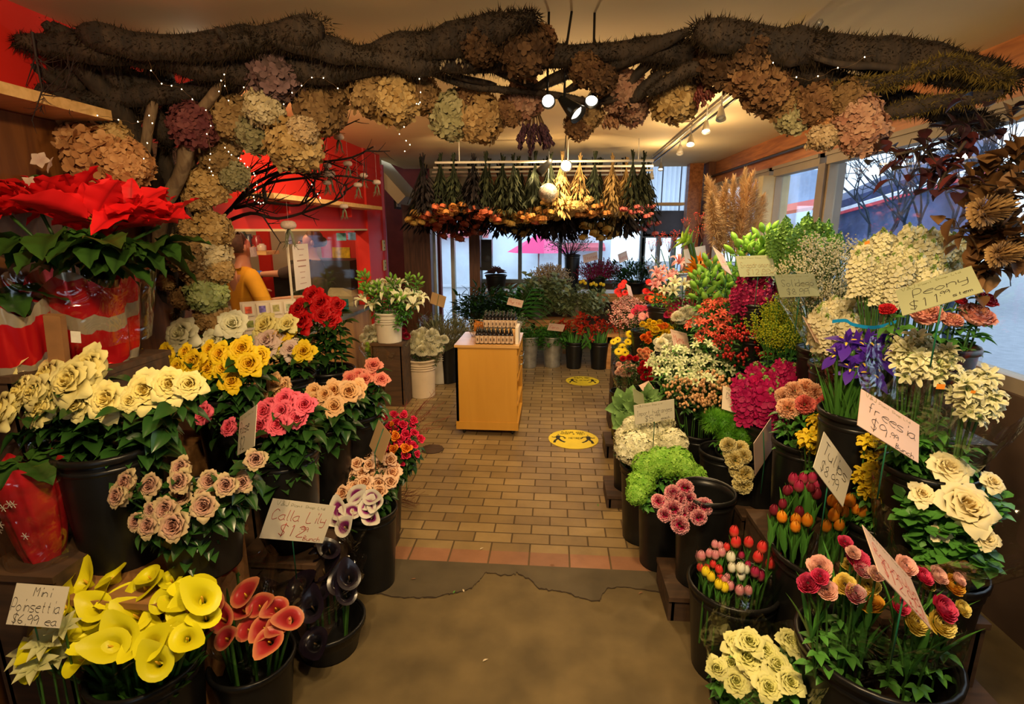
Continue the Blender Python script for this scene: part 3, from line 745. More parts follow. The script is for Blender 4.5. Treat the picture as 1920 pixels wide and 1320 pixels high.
# ================================================================ flowers, bunches, buckets
STEMM = MB().tube([(0, 0, 0), (0, 0, .5), (0, 0, 1)], 1, 6).mesh('stem', GREEN)
_me = {}
def me(kind, fn, mats, smooth=True):
    k = (kind, tuple(m.name for m in mats))
    if k not in _me:
        b = shape(kind, fn); _me[k] = b.mesh(kind if isinstance(kind, str) else kind[0], list(mats), smooth)
    return _me[k]
def flower(name, bloom_me, base, tip, size, face=None, fol=None, fsize=.1, sr=.0028, part='bloom', foff=.02, spin=None, stem=True):
    base, tip = V(base), V(tip); d = tip - base; L = d.length; q = d.to_track_quat('Z', 'Y')
    r = obj(name, None, None, base, q)
    if stem: obj('stem', STEMM, r, None, None, (sr, sr, L))
    qq = Quaternion((0, 0, 1), rnd.uniform(0, 6.28) if spin is None else spin)
    if face is not None: lf = (q.inverted() @ V(face).normalized()).to_track_quat('Z', 'Y') @ qq
    else: lf = qq
    obj(part, bloom_me, r, (0, 0, L), lf, size)
    if fol: obj('foliage', fol, r, (0, 0, L - foff), Quaternion((0, 0, 1), rnd.uniform(0, 6.28)), fsize)
    return r
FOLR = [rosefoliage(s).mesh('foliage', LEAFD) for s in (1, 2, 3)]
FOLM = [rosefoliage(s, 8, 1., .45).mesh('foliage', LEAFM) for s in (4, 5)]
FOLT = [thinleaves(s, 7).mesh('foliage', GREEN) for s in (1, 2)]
def bucket(c, r, h, kind, label, mat_=None):
    """tapered bucket with rim; c = centre of its bottom"""
    nm = {'black': 'flower_bucket', 'galv': 'metal_vase', 'white': 'plastic_bucket'}[kind]
    m = mat_ or {'black': BLACK, 'galv': GALV, 'white': WPLAS}[kind]
    o = thing(nm, label, 'bucket' if kind != 'galv' else 'vase', c)
    rb = r * (.78 if kind != 'white' else .9)
    pr = [(.001, .004), (rb, .004), (rb, 0), (rb, .004), (rb + (r - rb) * .5, h * .5), (r * .97, h * .93), (r * .97, h - .012), (r * .94, h - .012), (r * .93, h * .9), (rb * .95, .02), (.001, .02)]
    obj('body', MB().lathe(pr, 28).mesh('body', m), o)
    rim = [(r * .97, h - .022), (r * 1.035, h - .02), (r * 1.04, h - .004), (r * .99, h + .002), (r * .95, h - .006), (r * .95, h - .022)]
    obj('rim', MB().lathe(rim, 28).mesh('rim', m), o)
    if kind == 'white':
        for k in range(3):
            z = h - .05 - .022 * k
            obj('ring', MB().lathe([(r * .97, z - .005), (r * 1.03, z - .003), (r * 1.03, z + .003), (r * .97, z + .005)], 28).mesh('ring', m), o)
    if kind == 'black' and h > .3:
        obj('lower_band', MB().lathe([(r * .955, h - .055), (r * .985, h - .05), (r * .985, h - .042), (r * .96, h - .038)], 28).mesh('lower_band', m), o)
    return o
CRATEW = wood((.22, .10, .03), (.4, .2, .07), 3, .6, (1, 8, 8))
CRATED = wood((.04, .022, .012), (.09, .045, .02), 3, .7, (1, 8, 8))
def crate(cx, cy, z, w, d, label, m=None):
    o = thing('wooden_stand', label, 'stand', (cx, cy, 0)); m = m or CRATED
    obj('top_board', MB().box(-w / 2, -d / 2, z - .02, w / 2, d / 2, z).mesh('top_board', m, False), o)
    for x in (-1, 1):
        obj('side_board', MB().box(x * w * .45 - .012, -d * .46, 0, x * w * .45 + .012, d * .46, z - .02).mesh('side_board', m, False), o)
    obj('front_board', MB().box(-w * .45, -d * .46, 0, w * .45, -d * .46 + .015, z - .02).mesh('front_board', m, False), o)
    return o
ALLB = []
def bunch(name, label, cat, group, meshes, pts, Y0, k=.75, fol=None, fs=1., bk='black', br=.13, bh=.40, drop=.16, sr=.003, up=.5, fwd=.35, bdesc=None,
          size=1., jy=.03, part='bloom', foff=.02, bx=0, by=0, stem=True, facing=None, stand=True, inner=.55, bmat=None, rimz=None, sink=.2):
    """pts: (px, py, size in px). Each is one flower of its own on its own stem, rooted in the bucket"""
    cy = sum(p[1] for p in pts) / len(pts); tips = []
    for p in pts:
        Y = Y0 + k * (cy - p[1]) / 1000 * Y0 + rnd.uniform(-jy, jy); q = P(p[0], p[1], Y); tips.append((q, p[2] * dist(q) / 1000 * size))
    cx = sum(q.x for q, s in tips) / len(tips); cyy = sum(q.y for q, s in tips) / len(tips); mz = sum(q.z for q, s in tips) / len(tips)
    cx += bx; cyy += by
    rz = rimz or max(.12, mz - drop); hh = min(bh, rz); bot = rz - hh
    if bk and bot < .05: bot = 0.; hh = rz
    out = []
    for i, (q, s) in enumerate(tips):
        a = q - V((cx, cyy, 0)); a.z = 0; l = a.length
        rad = a * min(1, br * inner / l) if l > 1e-4 else a
        base = V((cx, cyy, rz - min(.10, hh * .5))) + rad
        f = facing or (V((a.x * 1.8, a.y * 1.8, up)) + V((0, -fwd, 0)))
        tip = q - V(f).normalized() * s * sink
        o = flower(name, meshes[i % len(meshes)], base, tip, s, f, fol[i % len(fol)] if fol else None, fs, sr, part, foff, stem=stem)
        out.append(o)
    label_row(out, label, cat, group, [p[0] for p in pts])
    if bk:
        b = bucket((cx, cyy, bot), br, hh, bk, bdesc, bmat)
        if bot > .05 and stand:
            crate(cx, cyy, bot, br * 2 + .06, br * 2 + .04, 'plain wooden stand under the ' + bdesc.split('black plastic bucket ')[-1].replace('holding the', 'bucket of') + '')
    ALLB.append((cx, cyy, br, name)); return out
def scat(cx, cy, wx, hy, n, s, seed=0, ds=.2):
    r = random.Random(seed or int(cx * 7 + cy)); out = []
    for t in range(n):
        best = None
        for k in range(14):
            a = r.uniform(0, 6.28); q = math.sqrt(r.random()); p = (cx + wx / 2 * q * math.cos(a), cy + hy / 2 * q * math.sin(a))
            m = min([((p[0] - o[0]) ** 2 + (p[1] - o[1]) ** 2) for o in out] or [1e9])
            if best is None or m > best[0]: best = (m, p)
        out.append((best[1][0], best[1][1], s * r.uniform(1 - ds, 1 + ds)))
    return out
BB = 'black plastic bucket holding the '
def roses(c_in, c_out, n=3, o_=.5, seeds=(1, 2, 3), var=.1, mid=None, num=24):
    st = [(0, c_in)] + ([(.5, mid)] if mid else []) + [(1, c_out)]
    return [me(('rose', s, o_, num), lambda s=s: rose(s, num, o_), (petal(*st, var=var), GREEN)) for s in seeds[:n]]
CREAM = roses((.82, .66, .16), (.86, .78, .34), 3, .8)
YEL = roses((.85, .45, .01), (.92, .68, .02), 3, .6)
PINK = roses((.80, .06, .12), (.88, .16, .24), 3, .4)
PEACH = roses((.85, .42, .12), (.9, .58, .3), 3, .5)
CORAL = roses((.8, .12, .1), (.88, .34, .24), 3, .5)
MAUVE = roses((.38, .16, .12), (.52, .42, .22), 3, .5, mid=(.5, .28, .2))
REDR = roses((.42, .004, .006), (.62, .008, .012), 3, .6)
WHITER = roses((.85, .8, .45), (.88, .86, .62), 3, .9)
SPEACH = roses((.85, .45, .2), (.9, .62, .42), 2, .6, num=14)
SPINK = roses((.7, .01, .05), (.8, .02, .1), 2, .3, num=12)
SORG = roses((.9, .2, .01), (.95, .32, .02), 1, .3, num=12)
# ------------------------------------------------ left display
bunch('cream_rose', 'large open cream rose of the bunch beside the red foil pot', 'rose', 'cream roses by the poinsettia', CREAM,
      [(95, 705, 70), (122, 722, 60), (172, 690, 78), (85, 765, 78), (140, 715, 84), (205, 750, 72), (245, 752, 40), (275, 735, 76), (320, 722, 66), (355, 722, 50), (48, 735, 70), (30, 690, 70), (10, 770, 75), (150, 760, 60), (70, 735, 60)],
      1.42, .6, FOLR, .24, bdesc=BB + 'cream roses', br=.14, bh=.42, drop=.17, bx=.05, by=.0, fwd=.9)
bunch('yellow_rose', 'bright yellow rose of the bunch behind the cream roses', 'rose', 'bright yellow roses', YEL,
      [(265, 678, 42), (312, 668, 46), (298, 697, 46), (335, 690, 38), (365, 680, 46), (392, 692, 38), (415, 665, 42), (422, 690, 44), (455, 655, 46), (468, 683, 46), (440, 672, 44), (437, 715, 44), (488, 668, 38), (395, 655, 32), (350, 660, 30)],
      1.95, .6, FOLR, .22, bdesc=BB + 'yellow roses', br=.13, bh=.4, by=.1, fwd=.8)
bunch('white_rose', 'ruffled white rose on a tall stem behind the yellow roses', 'rose', 'white roses behind the yellow ones', WHITER,
      [(342, 627, 60), (402, 640, 42), (350, 652, 40), (437, 608, 50)], 2.25, .5, FOLR, .2, bdesc=BB + 'white roses', by=.08, fwd=.8, bx=-.03)
bunch('garden_rose', 'pale mixed garden rose standing just below the red roses', 'rose', 'pale mixed roses', [CREAM[1], roses((.7, .45, .4), (.82, .65, .55), 1, .9)[0], YEL[2]],
      [(500, 612, 52), (505, 640, 56), (528, 632, 50), (540, 608, 36), (545, 655, 34), (570, 660, 40), (520, 655, 40)], 2.3, .5, FOLR, .21, bdesc=BB + 'pale mixed roses', fwd=.8)
bunch('red_rose', 'deep red rose of the bunch in front of the counter', 'rose', 'deep red roses', REDR,
      [(568, 605, 46), (562, 580, 38), (588, 555, 38), (602, 570, 42), (620, 580, 42), (622, 600, 36), (605, 590, 34), (633, 572, 28)], 2.55, .5, FOLR, .24, bdesc=BB + 'red roses', fwd=.9, drop=.3, bx=.02)
bunch('pink_rose', 'bright pink rose of the bunch behind the small rose sign', 'rose', 'bright pink roses', PINK,
      [(386, 777, 46), (432, 802, 36), (490, 800, 42), (523, 797, 44), (497, 772, 40), (530, 772, 40), (548, 755, 44), (558, 785, 40), (572, 760, 40), (560, 770, 34), (508, 760, 30), (535, 750, 40)],
      1.8, .7, FOLR, .24, bdesc=BB + 'pink roses', fwd=.7, by=.05)
bunch('peach_rose', 'soft peach rose behind the bright pink roses', 'rose', 'soft peach roses', PEACH,
      [(518, 718, 38), (532, 728, 40), (512, 748, 30), (590, 735, 34), (592, 752, 38), (627, 733, 40), (627, 762, 38), (655, 735, 42), (668, 730, 38), (498, 745, 26), (610, 740, 30)],
      2.1, .7, FOLR, .22, bdesc=BB + 'peach roses', fwd=.7, by=.08)
bunch('coral_rose', 'coral pink rose on a long stem near the counter corner', 'rose', 'coral pink roses', CORAL,
      [(565, 722, 34), (560, 740, 28), (658, 710, 30), (672, 705, 30), (700, 686, 32), (695, 710, 30), (715, 712, 28), (685, 712, 28)],
      2.35, .6, FOLR, .21, bdesc=BB + 'coral roses', fwd=.6, by=.0)
bunch('mauve_rose', 'dusty mauve and green tinged rose above the wooden block', 'rose', 'dusty mauve antique roses', MAUVE,
      [(240, 905, 46), (224, 930, 44), (232, 925, 50), (286, 910, 46), (342, 878, 42), (340, 903, 44), (395, 902, 42), (343, 930, 46), (315, 955, 50), (385, 948, 50), (330, 985, 58), (282, 985, 44), (258, 978, 36), (425, 910, 42), (456, 905, 38), (384, 930, 36), (480, 862, 40), (285, 955, 30), (300, 975, 34)],
      1.32, .7, FOLR, .18, bdesc=BB + 'mauve roses', br=.13, bh=.24, rimz=.82, fwd=.8, by=.08, stand=False)
bunch('spray_rose', 'small peach spray rose in the low aisle bucket', 'rose', 'small peach spray roses', SPEACH,
      scat(662, 885, 165, 95, 40, 27, 5), 2.2, .8, FOLR, .15, bdesc=BB + 'peach spray roses', br=.12, drop=.12, fwd=.5, sr=.0018, inner=.8, rimz=.40)
bunch('hot_pink_spray_rose', 'tiny hot pink spray rose in the far low bucket', 'rose', 'tiny hot pink spray roses', SPINK,
      scat(745, 822, 95, 95, 34, 17, 8) + scat(660, 822, 110, 60, 16, 19, 9), 2.55, .9, FOLR, .15, bdesc=BB + 'hot pink spray roses', br=.12, drop=.12, fwd=.5, sr=.0015, inner=.8, bx=-.02, rimz=.40)
bunch('orange_spray_rose', 'small orange spray rose among the hot pink ones', 'rose', 'small orange spray roses', SORG,
      [(742, 818, 20), (738, 843, 20), (762, 841, 22), (727, 812, 12), (735, 795, 10)], 2.5, .9, None, bk=None, fwd=.6, sr=.0018, jy=.01)
# callas
CY = [me(('calla', s), lambda s=s: calla(s), (petal((0, (.35, .42, .02)), (.45, (.78, .72, .01)), (1, (.86, .80, .015)), rough=.4), mat((.8, .45, .02), .7, 0), GREEN)) for s in (1,)]
CR_ = [me(('calla', 1), lambda: 0, (petal((0, (.3, .15, .03)), (.5, (.38, .02, .025)), (.85, (.42, .035, .035)), (1, (.62, .24, .1)), rough=.35), mat((.8, .5, .03), .7, 0), GREEN))]
CB_ = [me(('calla', 1), lambda: 0, (petal((0, (.01, .012, .01)), (1, (.012, .007, .016)), rough=.25, spec=.6), mat((.1, .06, .02), .7, 0), mat((.02, .02, .02), .5)))]
CP_ = [me(('calla', 1), lambda: 0, (petal((0, (.4, .45, .2)), (.35, (.22, .015, .14)), (.74, (.3, .03, .2)), (.86, (.8, .74, .6)), (1, (.85, .8, .7)), rough=.4), mat((.7, .5, .1), .7, 0), GREEN))]
bunch('yellow_calla_lily', 'bright yellow calla lily of the big front bunch', 'flower', 'bright yellow calla lilies', CY,
      scat(250, 1150, 290, 140, 34, 88, 6) + [(190, 1118, 80), (165, 1240, 90), (330, 1215, 90), (300, 1245, 95), (220, 1215, 100), (110, 1210, 95), (80, 1250, 90), (370, 1110, 80), (350, 1150, 95), (200, 1165, 90)],
      1.22, .85, [me('callaleaf', lambda: thinleaves(3, 4, .8, .16), (GREEN,))], .25, bdesc=BB + 'yellow calla lilies', br=.15, bh=.36, drop=.15, fwd=.45, up=.8, sr=.006, foff=.28, by=.02, size=.6)
bunch('orange_calla_lily', 'orange tinted calla lily in clear film behind the yellow ones', 'flower', 'orange tinted callas', [me(('calla', 1), lambda: 0, (petal((0, (.5, .5, .05)), (.6, (.75, .38, .02)), (1, (.8, .3, .02))), mat((.8, .5, .03), .7, 0), GREEN))],
      [(262, 1082, 50), (292, 1082, 50)], 1.42, .8, None, bk=None, fwd=.3, up=1.2, sr=.005, size=.8)
bunch('red_calla_lily', 'red calla lily with yellow lip beside the yellow callas', 'flower', 'red calla lilies', CR_,
      [(400, 1075, 60), (440, 1068, 58), (415, 1085, 60), (465, 1122, 66), (462, 1150, 60), (425, 1165, 64), (398, 1180, 70), (490, 1142, 60), (470, 1185, 58), (500, 1180, 62), (520, 1145, 56), (525, 1175, 56), (508, 1205, 66), (430, 1200, 56), (545, 1165, 60), (410, 1135, 60)],
      1.4, .8, None, bdesc=BB + 'red calla lilies', br=.13, bh=.36, drop=.16, fwd=.5, up=.8, sr=.005, size=.72)
bunch('black_calla_lily', 'near black calla lily wrapped in clear film by the aisle', 'flower', 'near black calla lilies', CB_,
      [(500, 1085, 66), (545, 1092, 66), (585, 1080, 64), (570, 1110, 70), (610, 1080, 66), (600, 1125, 66), (640, 1100, 60), (655, 1090, 56), (620, 1040, 50), (598, 1050, 50), (590, 1145, 64), (595, 1210, 70), (560, 1065, 60), (650, 1120, 50)],
      1.72, .8, None, bdesc=BB + 'black calla lilies', br=.14, bh=.34, drop=.14, fwd=.4, up=.9, sr=.005, bx=.03, size=.75)
bunch('purple_calla_lily', 'small white edged purple calla lily beside the price card', 'flower', 'white edged purple callas', CP_,
      [(640, 958, 34), (655, 965, 34), (672, 932, 34), (688, 940, 34), (675, 950, 36), (698, 935, 30), (692, 955, 34), (705, 945, 30), (697, 972, 32), (650, 990, 34), (642, 975, 30), (665, 960, 30)],
      2.0, .8, None, bk='black', bdesc=BB + 'purple calla lilies', br=.12, drop=.2, fwd=.6, up=.7, sr=.004, by=.12, rimz=.38)
def sbunch(sk, *a, **k): return bunch(*a, sink=sk, **k)
# ------------------------------------------------ right display
def fm(kind, fn, cols, **k):
    return [me(kind, fn, tuple(petal(*c, **k) if isinstance(c, tuple) and isinstance(c[0], tuple) else c for c in cols))]
CREAMG = roses((.68, .68, .18), (.80, .78, .34), 3, .6)
bunch('cream_green_rose', 'pale green cream rose wrapped low at the front edge', 'rose', 'pale green cream roses', CREAMG,
      [(1382, 1210, 50), (1405, 1205, 50), (1400, 1235, 56), (1435, 1222, 46), (1370, 1245, 40), (1482, 1205, 50), (1485, 1225, 46), (1455, 1248, 52), (1500, 1215, 44), (1345, 1255, 40), (1420, 1262, 46), (1440, 1290, 50), (1380, 1280, 50), (1480, 1280, 50)],
      1.35, .7, FOLM, .14, bdesc=BB + 'pale green cream roses', br=.12, drop=.14, fwd=.5, up=1, by=.02)
RANC = [fm(('ran', s), lambda s=s: ranunculus(s), (((0, a), (.5, b), (1, c)), mat((.03, .012, .008), .6, 0)))[0] for s, a, b, c in
        ((1, (.55, .3, .03), (.88, .7, .12), (.9, .8, .3)), (1, (.55, .2, .15), (.85, .6, .48), (.85, .45, .42)), (1, (.35, .005, .03), (.7, .02, .1), (.8, .12, .25)), (1, (.35, .04, .08), (.75, .2, .28), (.88, .7, .65)), (1, (.5, .12, .01), (.85, .42, .03), (.9, .55, .08)))]
y, pk, hp, wp, og = RANC
TULF0 = [thinleaves(15, 5, 1., .10, .25).mesh('foliage', LEAFM), rosefoliage(16, 5, .8, .4).mesh('foliage', LEAFM)]
L = [(1537, 1062, 44, pk), (1515, 1093, 38, hp), (1550, 1105, 38, pk), (1538, 1080, 30, hp), (1585, 1015, 26, hp), (1610, 1048, 40, hp), (1590, 1058, 24, y), (1618, 1068, 30, wp), (1585, 1095, 40, y), (1628, 1095, 42, y), (1605, 1112, 38, wp), (1633, 1128, 42, og), (1700, 1060, 40, pk), (1735, 1080, 34, hp), (1762, 1078, 34, pk), (1740, 1092, 30, y), (1790, 1095, 40, og), (1690, 1135, 34, hp), (1775, 1140, 48, hp), (1722, 1165, 48, y), (1768, 1168, 50, y), (1808, 1140, 30, y), (1645, 1075, 30, pk), (1600, 1035, 26, pk), (1800, 1085, 26, pk)]
for key, desc in ((y, 'yellow'), (pk, 'pale pink'), (hp, 'hot pink'), (wp, 'pink and white'), (og, 'orange')):
    bunch('ranunculus', desc + ' ranunculus in the clear film wrapped bunch', 'flower', desc + ' ranunculus', [key], [q[:3] for q in L if q[3] is key], 1.25, .6,
          TULF0, .15, bk='black' if key is y else None, bdesc=BB + 'wrapped ranunculus', br=.19, drop=.2, fwd=.5, up=.7, jy=.02, foff=.16, by=.06 if key is y else 0, size=1.12)
# tulips
def tul(a, b, c=None): return [me(('tulip', s), lambda s=s: tulip(s), (petal((0, a), (.55, b), (1, c or b), var=.12), GREEN)) for s in (1, 2)]
TR, TP, TY, TW, TM, TO, TB = tul((.6, .25, .1), (.72, .03, .03), (.75, .08, .07)), tul((.7, .6, .4), (.62, .2, .25), (.75, .4, .42)), tul((.6, .6, .1), (.88, .68, .02)), tul((.5, .6, .3), (.85, .85, .68)), tul((.3, .2, .1), (.4, .02, .08)), tul((.85, .5, .05), (.85, .25, .01), (.88, .42, .04)), tul((.15, .04, .03), (.2, .012, .03), (.25, .015, .04))
TULF = [thinleaves(5, 3, 1., .16, .1).mesh('foliage', LEAFM), thinleaves(6, 3, 1., .14, .1).mesh('foliage', LEAFM)]
def tulips(desc, ms, pts, Y0, bk, gname, **k):
    bunch('tulip', desc, 'tulip', gname, ms, pts, Y0, .75, TULF, k.pop('fs', .085), bk=bk, fwd=.12, up=2.6, sr=.004, jy=.02, foff=k.pop('fo', .07), **k)
tulips('red tulip of the mixed tulips in the low front bucket', TR, [(1376, 1002, 24), (1379, 1022, 26), (1362, 1030, 18), (1403, 1022, 24), (1420, 1050, 26), (1455, 1050, 26), (1428, 1032, 26), (1443, 1062, 24), (1348, 1072, 20), (1337, 1062, 18), (1313, 1068, 18), (1350, 1085, 16), (1325, 1068, 16)], 1.75, 'black', 'red tulips in the mixed bucket', bdesc=BB + 'mixed tulips', br=.155, bh=.34, drop=.09, inner=.6)
tulips('pink tulip of the mixed tulips in the low front bucket', TP, [(1340, 1025, 18), (1330, 1042, 20), (1341, 1045, 20), (1353, 1040, 20), (1315, 1047, 22), (1358, 1092, 20), (1368, 1103, 22), (1386, 1112, 24), (1402, 1112, 22), (1350, 1028, 18), (1363, 1085, 16)], 1.72, None, 'pink tulips in the mixed bucket')
tulips('yellow tulip of the mixed tulips in the low front bucket', TY, [(1323, 1076, 22), (1333, 1086, 22), (1347, 1100, 22), (1358, 1106, 22)], 1.66, None, 'yellow tulips in the mixed bucket')
tulips('white tulip of the mixed tulips in the low front bucket', TW, [(1370, 1050, 24), (1372, 1069, 22), (1388, 1070, 24), (1388, 1084, 24), (1398, 1072, 20)], 1.7, None, 'white tulips in the mixed bucket')
tulips('dark red tulip of the mixed tulips in the low front bucket', TM, [(1415, 1078, 24), (1424, 1085, 24), (1390, 1045, 16), (1402, 1062, 16)], 1.72, None, 'dark red tulips in the mixed bucket')
tulips('orange tulip in the bunch behind the mixed tulips', TO, [(1466, 975, 26), (1492, 980, 26), (1513, 982, 28), (1491, 993, 26), (1548, 992, 26), (1572, 990, 26), (1562, 972, 28), (1560, 945, 26), (1592, 945, 28), (1582, 965, 24), (1570, 958, 22), (1603, 960, 22), (1617, 965, 28), (1688, 994, 24)], 1.68, 'black', 'orange tulips', bdesc=BB + 'orange tulips', br=.17, bh=.4, drop=.12, inner=.7, fs=.15, fo=.12)
tulips('dark wine red tulip beside the orange tulips', TB, [(1451, 962, 24), (1467, 950, 22), (1498, 965, 24), (1475, 925, 22), (1530, 932, 24), (1520, 920, 20)], 1.72, None, 'wine red tulips by the orange ones', fs=.15, fo=.12)
tulips('crimson tulip at the back of the tulip buckets', TM, [(1487, 905, 26), (1505, 903, 24), (1522, 902, 24), (1497, 918, 26), (1530, 915, 22), (1480, 922, 18), (1515, 915, 20)], 1.84, None, 'crimson tulips at the back', fs=.15, fo=.12)
# carnations
def carn(a, b, **k): return [me(('carn', s), lambda s=s: carnation(s), (petal((0, a), (.5, a), (1, b), **k), GREEN)) for s in (1, 2)]
bunch('pink_carnation', 'white edged crimson carnation drooping over its bucket', 'carnation', 'white edged crimson carnations', carn((.55, .01, .1), (.88, .5, .5)),
      [(1262, 925, 32), (1284, 915, 32), (1235, 940, 28), (1272, 935, 34), (1290, 935, 32), (1262, 955, 36), (1300, 955, 38), (1320, 950, 34), (1280, 960, 34), (1275, 985, 34), (1247, 965, 28), (1310, 970, 30), (1268, 972, 28)], 2.0, .5, None, bdesc=BB + 'white edged crimson carnations', br=.12, bh=.42, drop=-.03, fwd=1, up=.5, bx=.12, by=.1)
bunch('yellow_carnation', 'pale yellow carnation in the column beside the small card', 'carnation', 'pale yellow carnations', carn((.75, .6, .2), (.88, .8, .42)),
      [(1366, 835, 30), (1388, 842, 32), (1395, 855, 30), (1378, 862, 34), (1385, 882, 34), (1395, 890, 36), (1393, 908, 36), (1370, 850, 28)], 2.45, .5, None, bdesc=BB + 'pale yellow carnations', br=.12, bh=.42, drop=0, fwd=1, up=.5, bx=-.02, by=.14)
bunch('peach_carnation', 'soft peach carnation behind the leaning freesia card', 'carnation', 'soft peach carnations', carn((.85, .42, .22), (.9, .6, .4)),
      [(1472, 742, 36), (1490, 732, 36), (1510, 728, 38), (1478, 765, 40), (1528, 735, 36), (1500, 745, 36), (1585, 788, 36), (1598, 780, 30), (1555, 790, 26)], 2.15, .6, FOLM, .16, bdesc=BB + 'peach carnations', br=.13, fwd=.6)
bunch('coral_carnation', 'coral red carnation among the soft peach ones', 'carnation', 'coral red carnations', carn((.6, .08, .08), (.75, .22, .18)),
      [(1548, 725, 36), (1563, 728, 30), (1510, 758, 36), (1550, 757, 36), (1597, 752, 32), (1562, 775, 38), (1590, 755, 26)], 2.12, .6, FOLM, .16, bk=None, fwd=.6)
bunch('green_dianthus', 'fuzzy bright green dianthus ball below its price card', 'flower', 'fuzzy green dianthus', [me(('fuzz', s), lambda s=s: fuzz(s), (petal((0, (.07, .25, .015)), (1, (.24, .60, .05))),)) for s in (1, 2)],
      [(1335, 785, 42), (1358, 790, 40), (1375, 795, 36), (1400, 795, 44), (1425, 790, 40), (1440, 782, 36), (1365, 812, 40), (1395, 815, 40), (1420, 820, 40), (1448, 800, 36), (1392, 735, 22), (1450, 825, 32), (1380, 775, 36), (1410, 775, 32)], 2.6, .7, FOLM, .14, bdesc=BB + 'green dianthus', br=.13, bh=.42, fwd=.4, size=1.3)
HYC = lambda a, b, seeds=(1, 2), n=130, **k: [me(('hyd', s, n, tuple(k.items())), lambda s=s: hydr(s, n, **k), (petal((0, a), (1, b), var=.1), GREEN)) for s in seeds]
bunch('white_hydrangea', 'large white hydrangea head beneath the import price card', 'hydrangea', 'large white hydrangeas', HYC((.68, .66, .4), (.85, .84, .62), n=220, fl=.13),
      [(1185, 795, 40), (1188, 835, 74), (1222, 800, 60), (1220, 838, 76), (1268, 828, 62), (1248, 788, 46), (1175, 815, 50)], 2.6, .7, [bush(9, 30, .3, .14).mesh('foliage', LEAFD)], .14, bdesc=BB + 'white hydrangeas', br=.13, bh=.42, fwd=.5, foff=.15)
bunch('green_hydrangea', 'bright green hydrangea head over the aisle bucket', 'hydrangea', 'bright green hydrangeas', HYC((.16, .4, .03), (.38, .66, .1), (3, 4), 200, fl=.13),
      [(1200, 905, 56), (1212, 872, 60), (1240, 860, 56), (1275, 862, 62), (1305, 892, 56), (1325, 915, 44), (1192, 925, 44), (1290, 875, 44), (1255, 870, 50)], 2.3, .6, FOLM, .12, bdesc=BB + 'green hydrangeas', br=.12, bh=.4, fwd=.5, drop=.14, by=.08)
bunch('ornamental_kale', 'veined green leafy kale head at the edge of the aisle', 'plant', 'green kale heads', [me(('kale', s), lambda s=s: kale(s), (petal((0, (.1, .22, .06)), (1, (.2, .36, .11))),)) for s in (1, 2)],
      [(1168, 765, 66), (1195, 770, 56), (1215, 745, 50), (1170, 795, 50), (1182, 748, 44)], 3.0, .6, None, bdesc=BB + 'kale', br=.11, bh=.4, drop=.1, fwd=.8)
BER = lambda c, seeds=(1, 2), **k: [me(('ber', s), lambda s=s: berrybunch(s), (petal((0, tuple(x * .6 for x in c)), (1, c), rough=.25, spec=.6), LEAFD)) for s in seeds]
sbunch(0.5, 'hypericum_stem', 'stem of pale peach berries behind the hydrangeas', 'berries', 'pale peach berry stems', BER((.85, .48, .22)),
      scat(1312, 745, 100, 60, 12, 52, 3), 2.9, .7, None, bdesc=BB + 'pale peach berries', br=.11, bh=.4, fwd=.2, up=1, drop=.2)
sbunch(0.5, 'hypericum_stem', 'stem of red berries with dark leaves beside the magenta stocks', 'berries', 'red berry stems', BER((.5, .02, .015)),
      scat(1405, 655, 130, 60, 14, 46, 4), 3.0, .7, FOLR, .14, bdesc=BB + 'red berries', br=.12, bh=.4, fwd=.2, up=1, drop=.2)
AL = lambda a, b, s=1: [me(('als', k), lambda k=k: alstro(k), (petal((0, a), (1, b)), LEAFM)) for k in (1, 2)]
sbunch(0.5, 'alstroemeria', 'greenish white alstroemeria stem above the berry stems', 'flower', 'greenish white alstroemerias', AL((.45, .55, .2), (.8, .82, .6)),
      scat(1300, 688, 140, 75, 22, 46, 3), 3.05, .7, FOLM, .14, bdesc=BB + 'white alstroemerias', br=.12, bh=.4, fwd=.25, up=1, foff=.06)
sbunch(0.5, 'alstroemeria', 'coral red alstroemeria stem beside the white mums', 'flower', 'coral red alstroemerias', AL((.65, .16, .08), (.6, .03, .03)),
      scat(1365, 608, 125, 75, 18, 42, 5), 3.2, .7, FOLM, .18, bdesc=BB + 'red alstroemerias', br=.12, bh=.4, fwd=.25, up=1, foff=.06)
SPK = lambda a, b, seeds=(1, 2), g=True, tm=LEAFM, **k: [me(('spk', s, tuple(k.items())), lambda s=s: spike(s, **k), (petal((0, a), (1, b), var=.2), tm)) for s in seeds]
GBUD = petal((0, (.3, .42, .1)), (1, (.45, .55, .2)))
sbunch(0.5, 'magenta_stock', 'spike of magenta stock flowers with pale buds', 'flower', 'magenta stocks', SPK((.35, .005, .07), (.58, .015, .14), tm=GBUD, n=54, fl=.17, rw=.22),
      scat(1462, 735, 150, 70, 24, 62, 2), 2.55, .6, None, bdesc=BB + 'magenta stocks', br=.14, bh=.42, fwd=.35, up=1.2, drop=.16, size=1.15)
sbunch(0.5, 'white_stock', 'spike of creamy white stock flowers behind the irises', 'flower', 'creamy white stocks', SPK((.7, .62, .32), (.85, .8, .56), tm=GBUD, n=54, fl=.17, rw=.22),
      scat(1600, 610, 130, 70, 22, 62, 3), 2.2, .6, FOLM, .12, bdesc=BB + 'creamy white stocks', br=.13, bh=.42, fwd=.3, up=1.4, size=1.15)
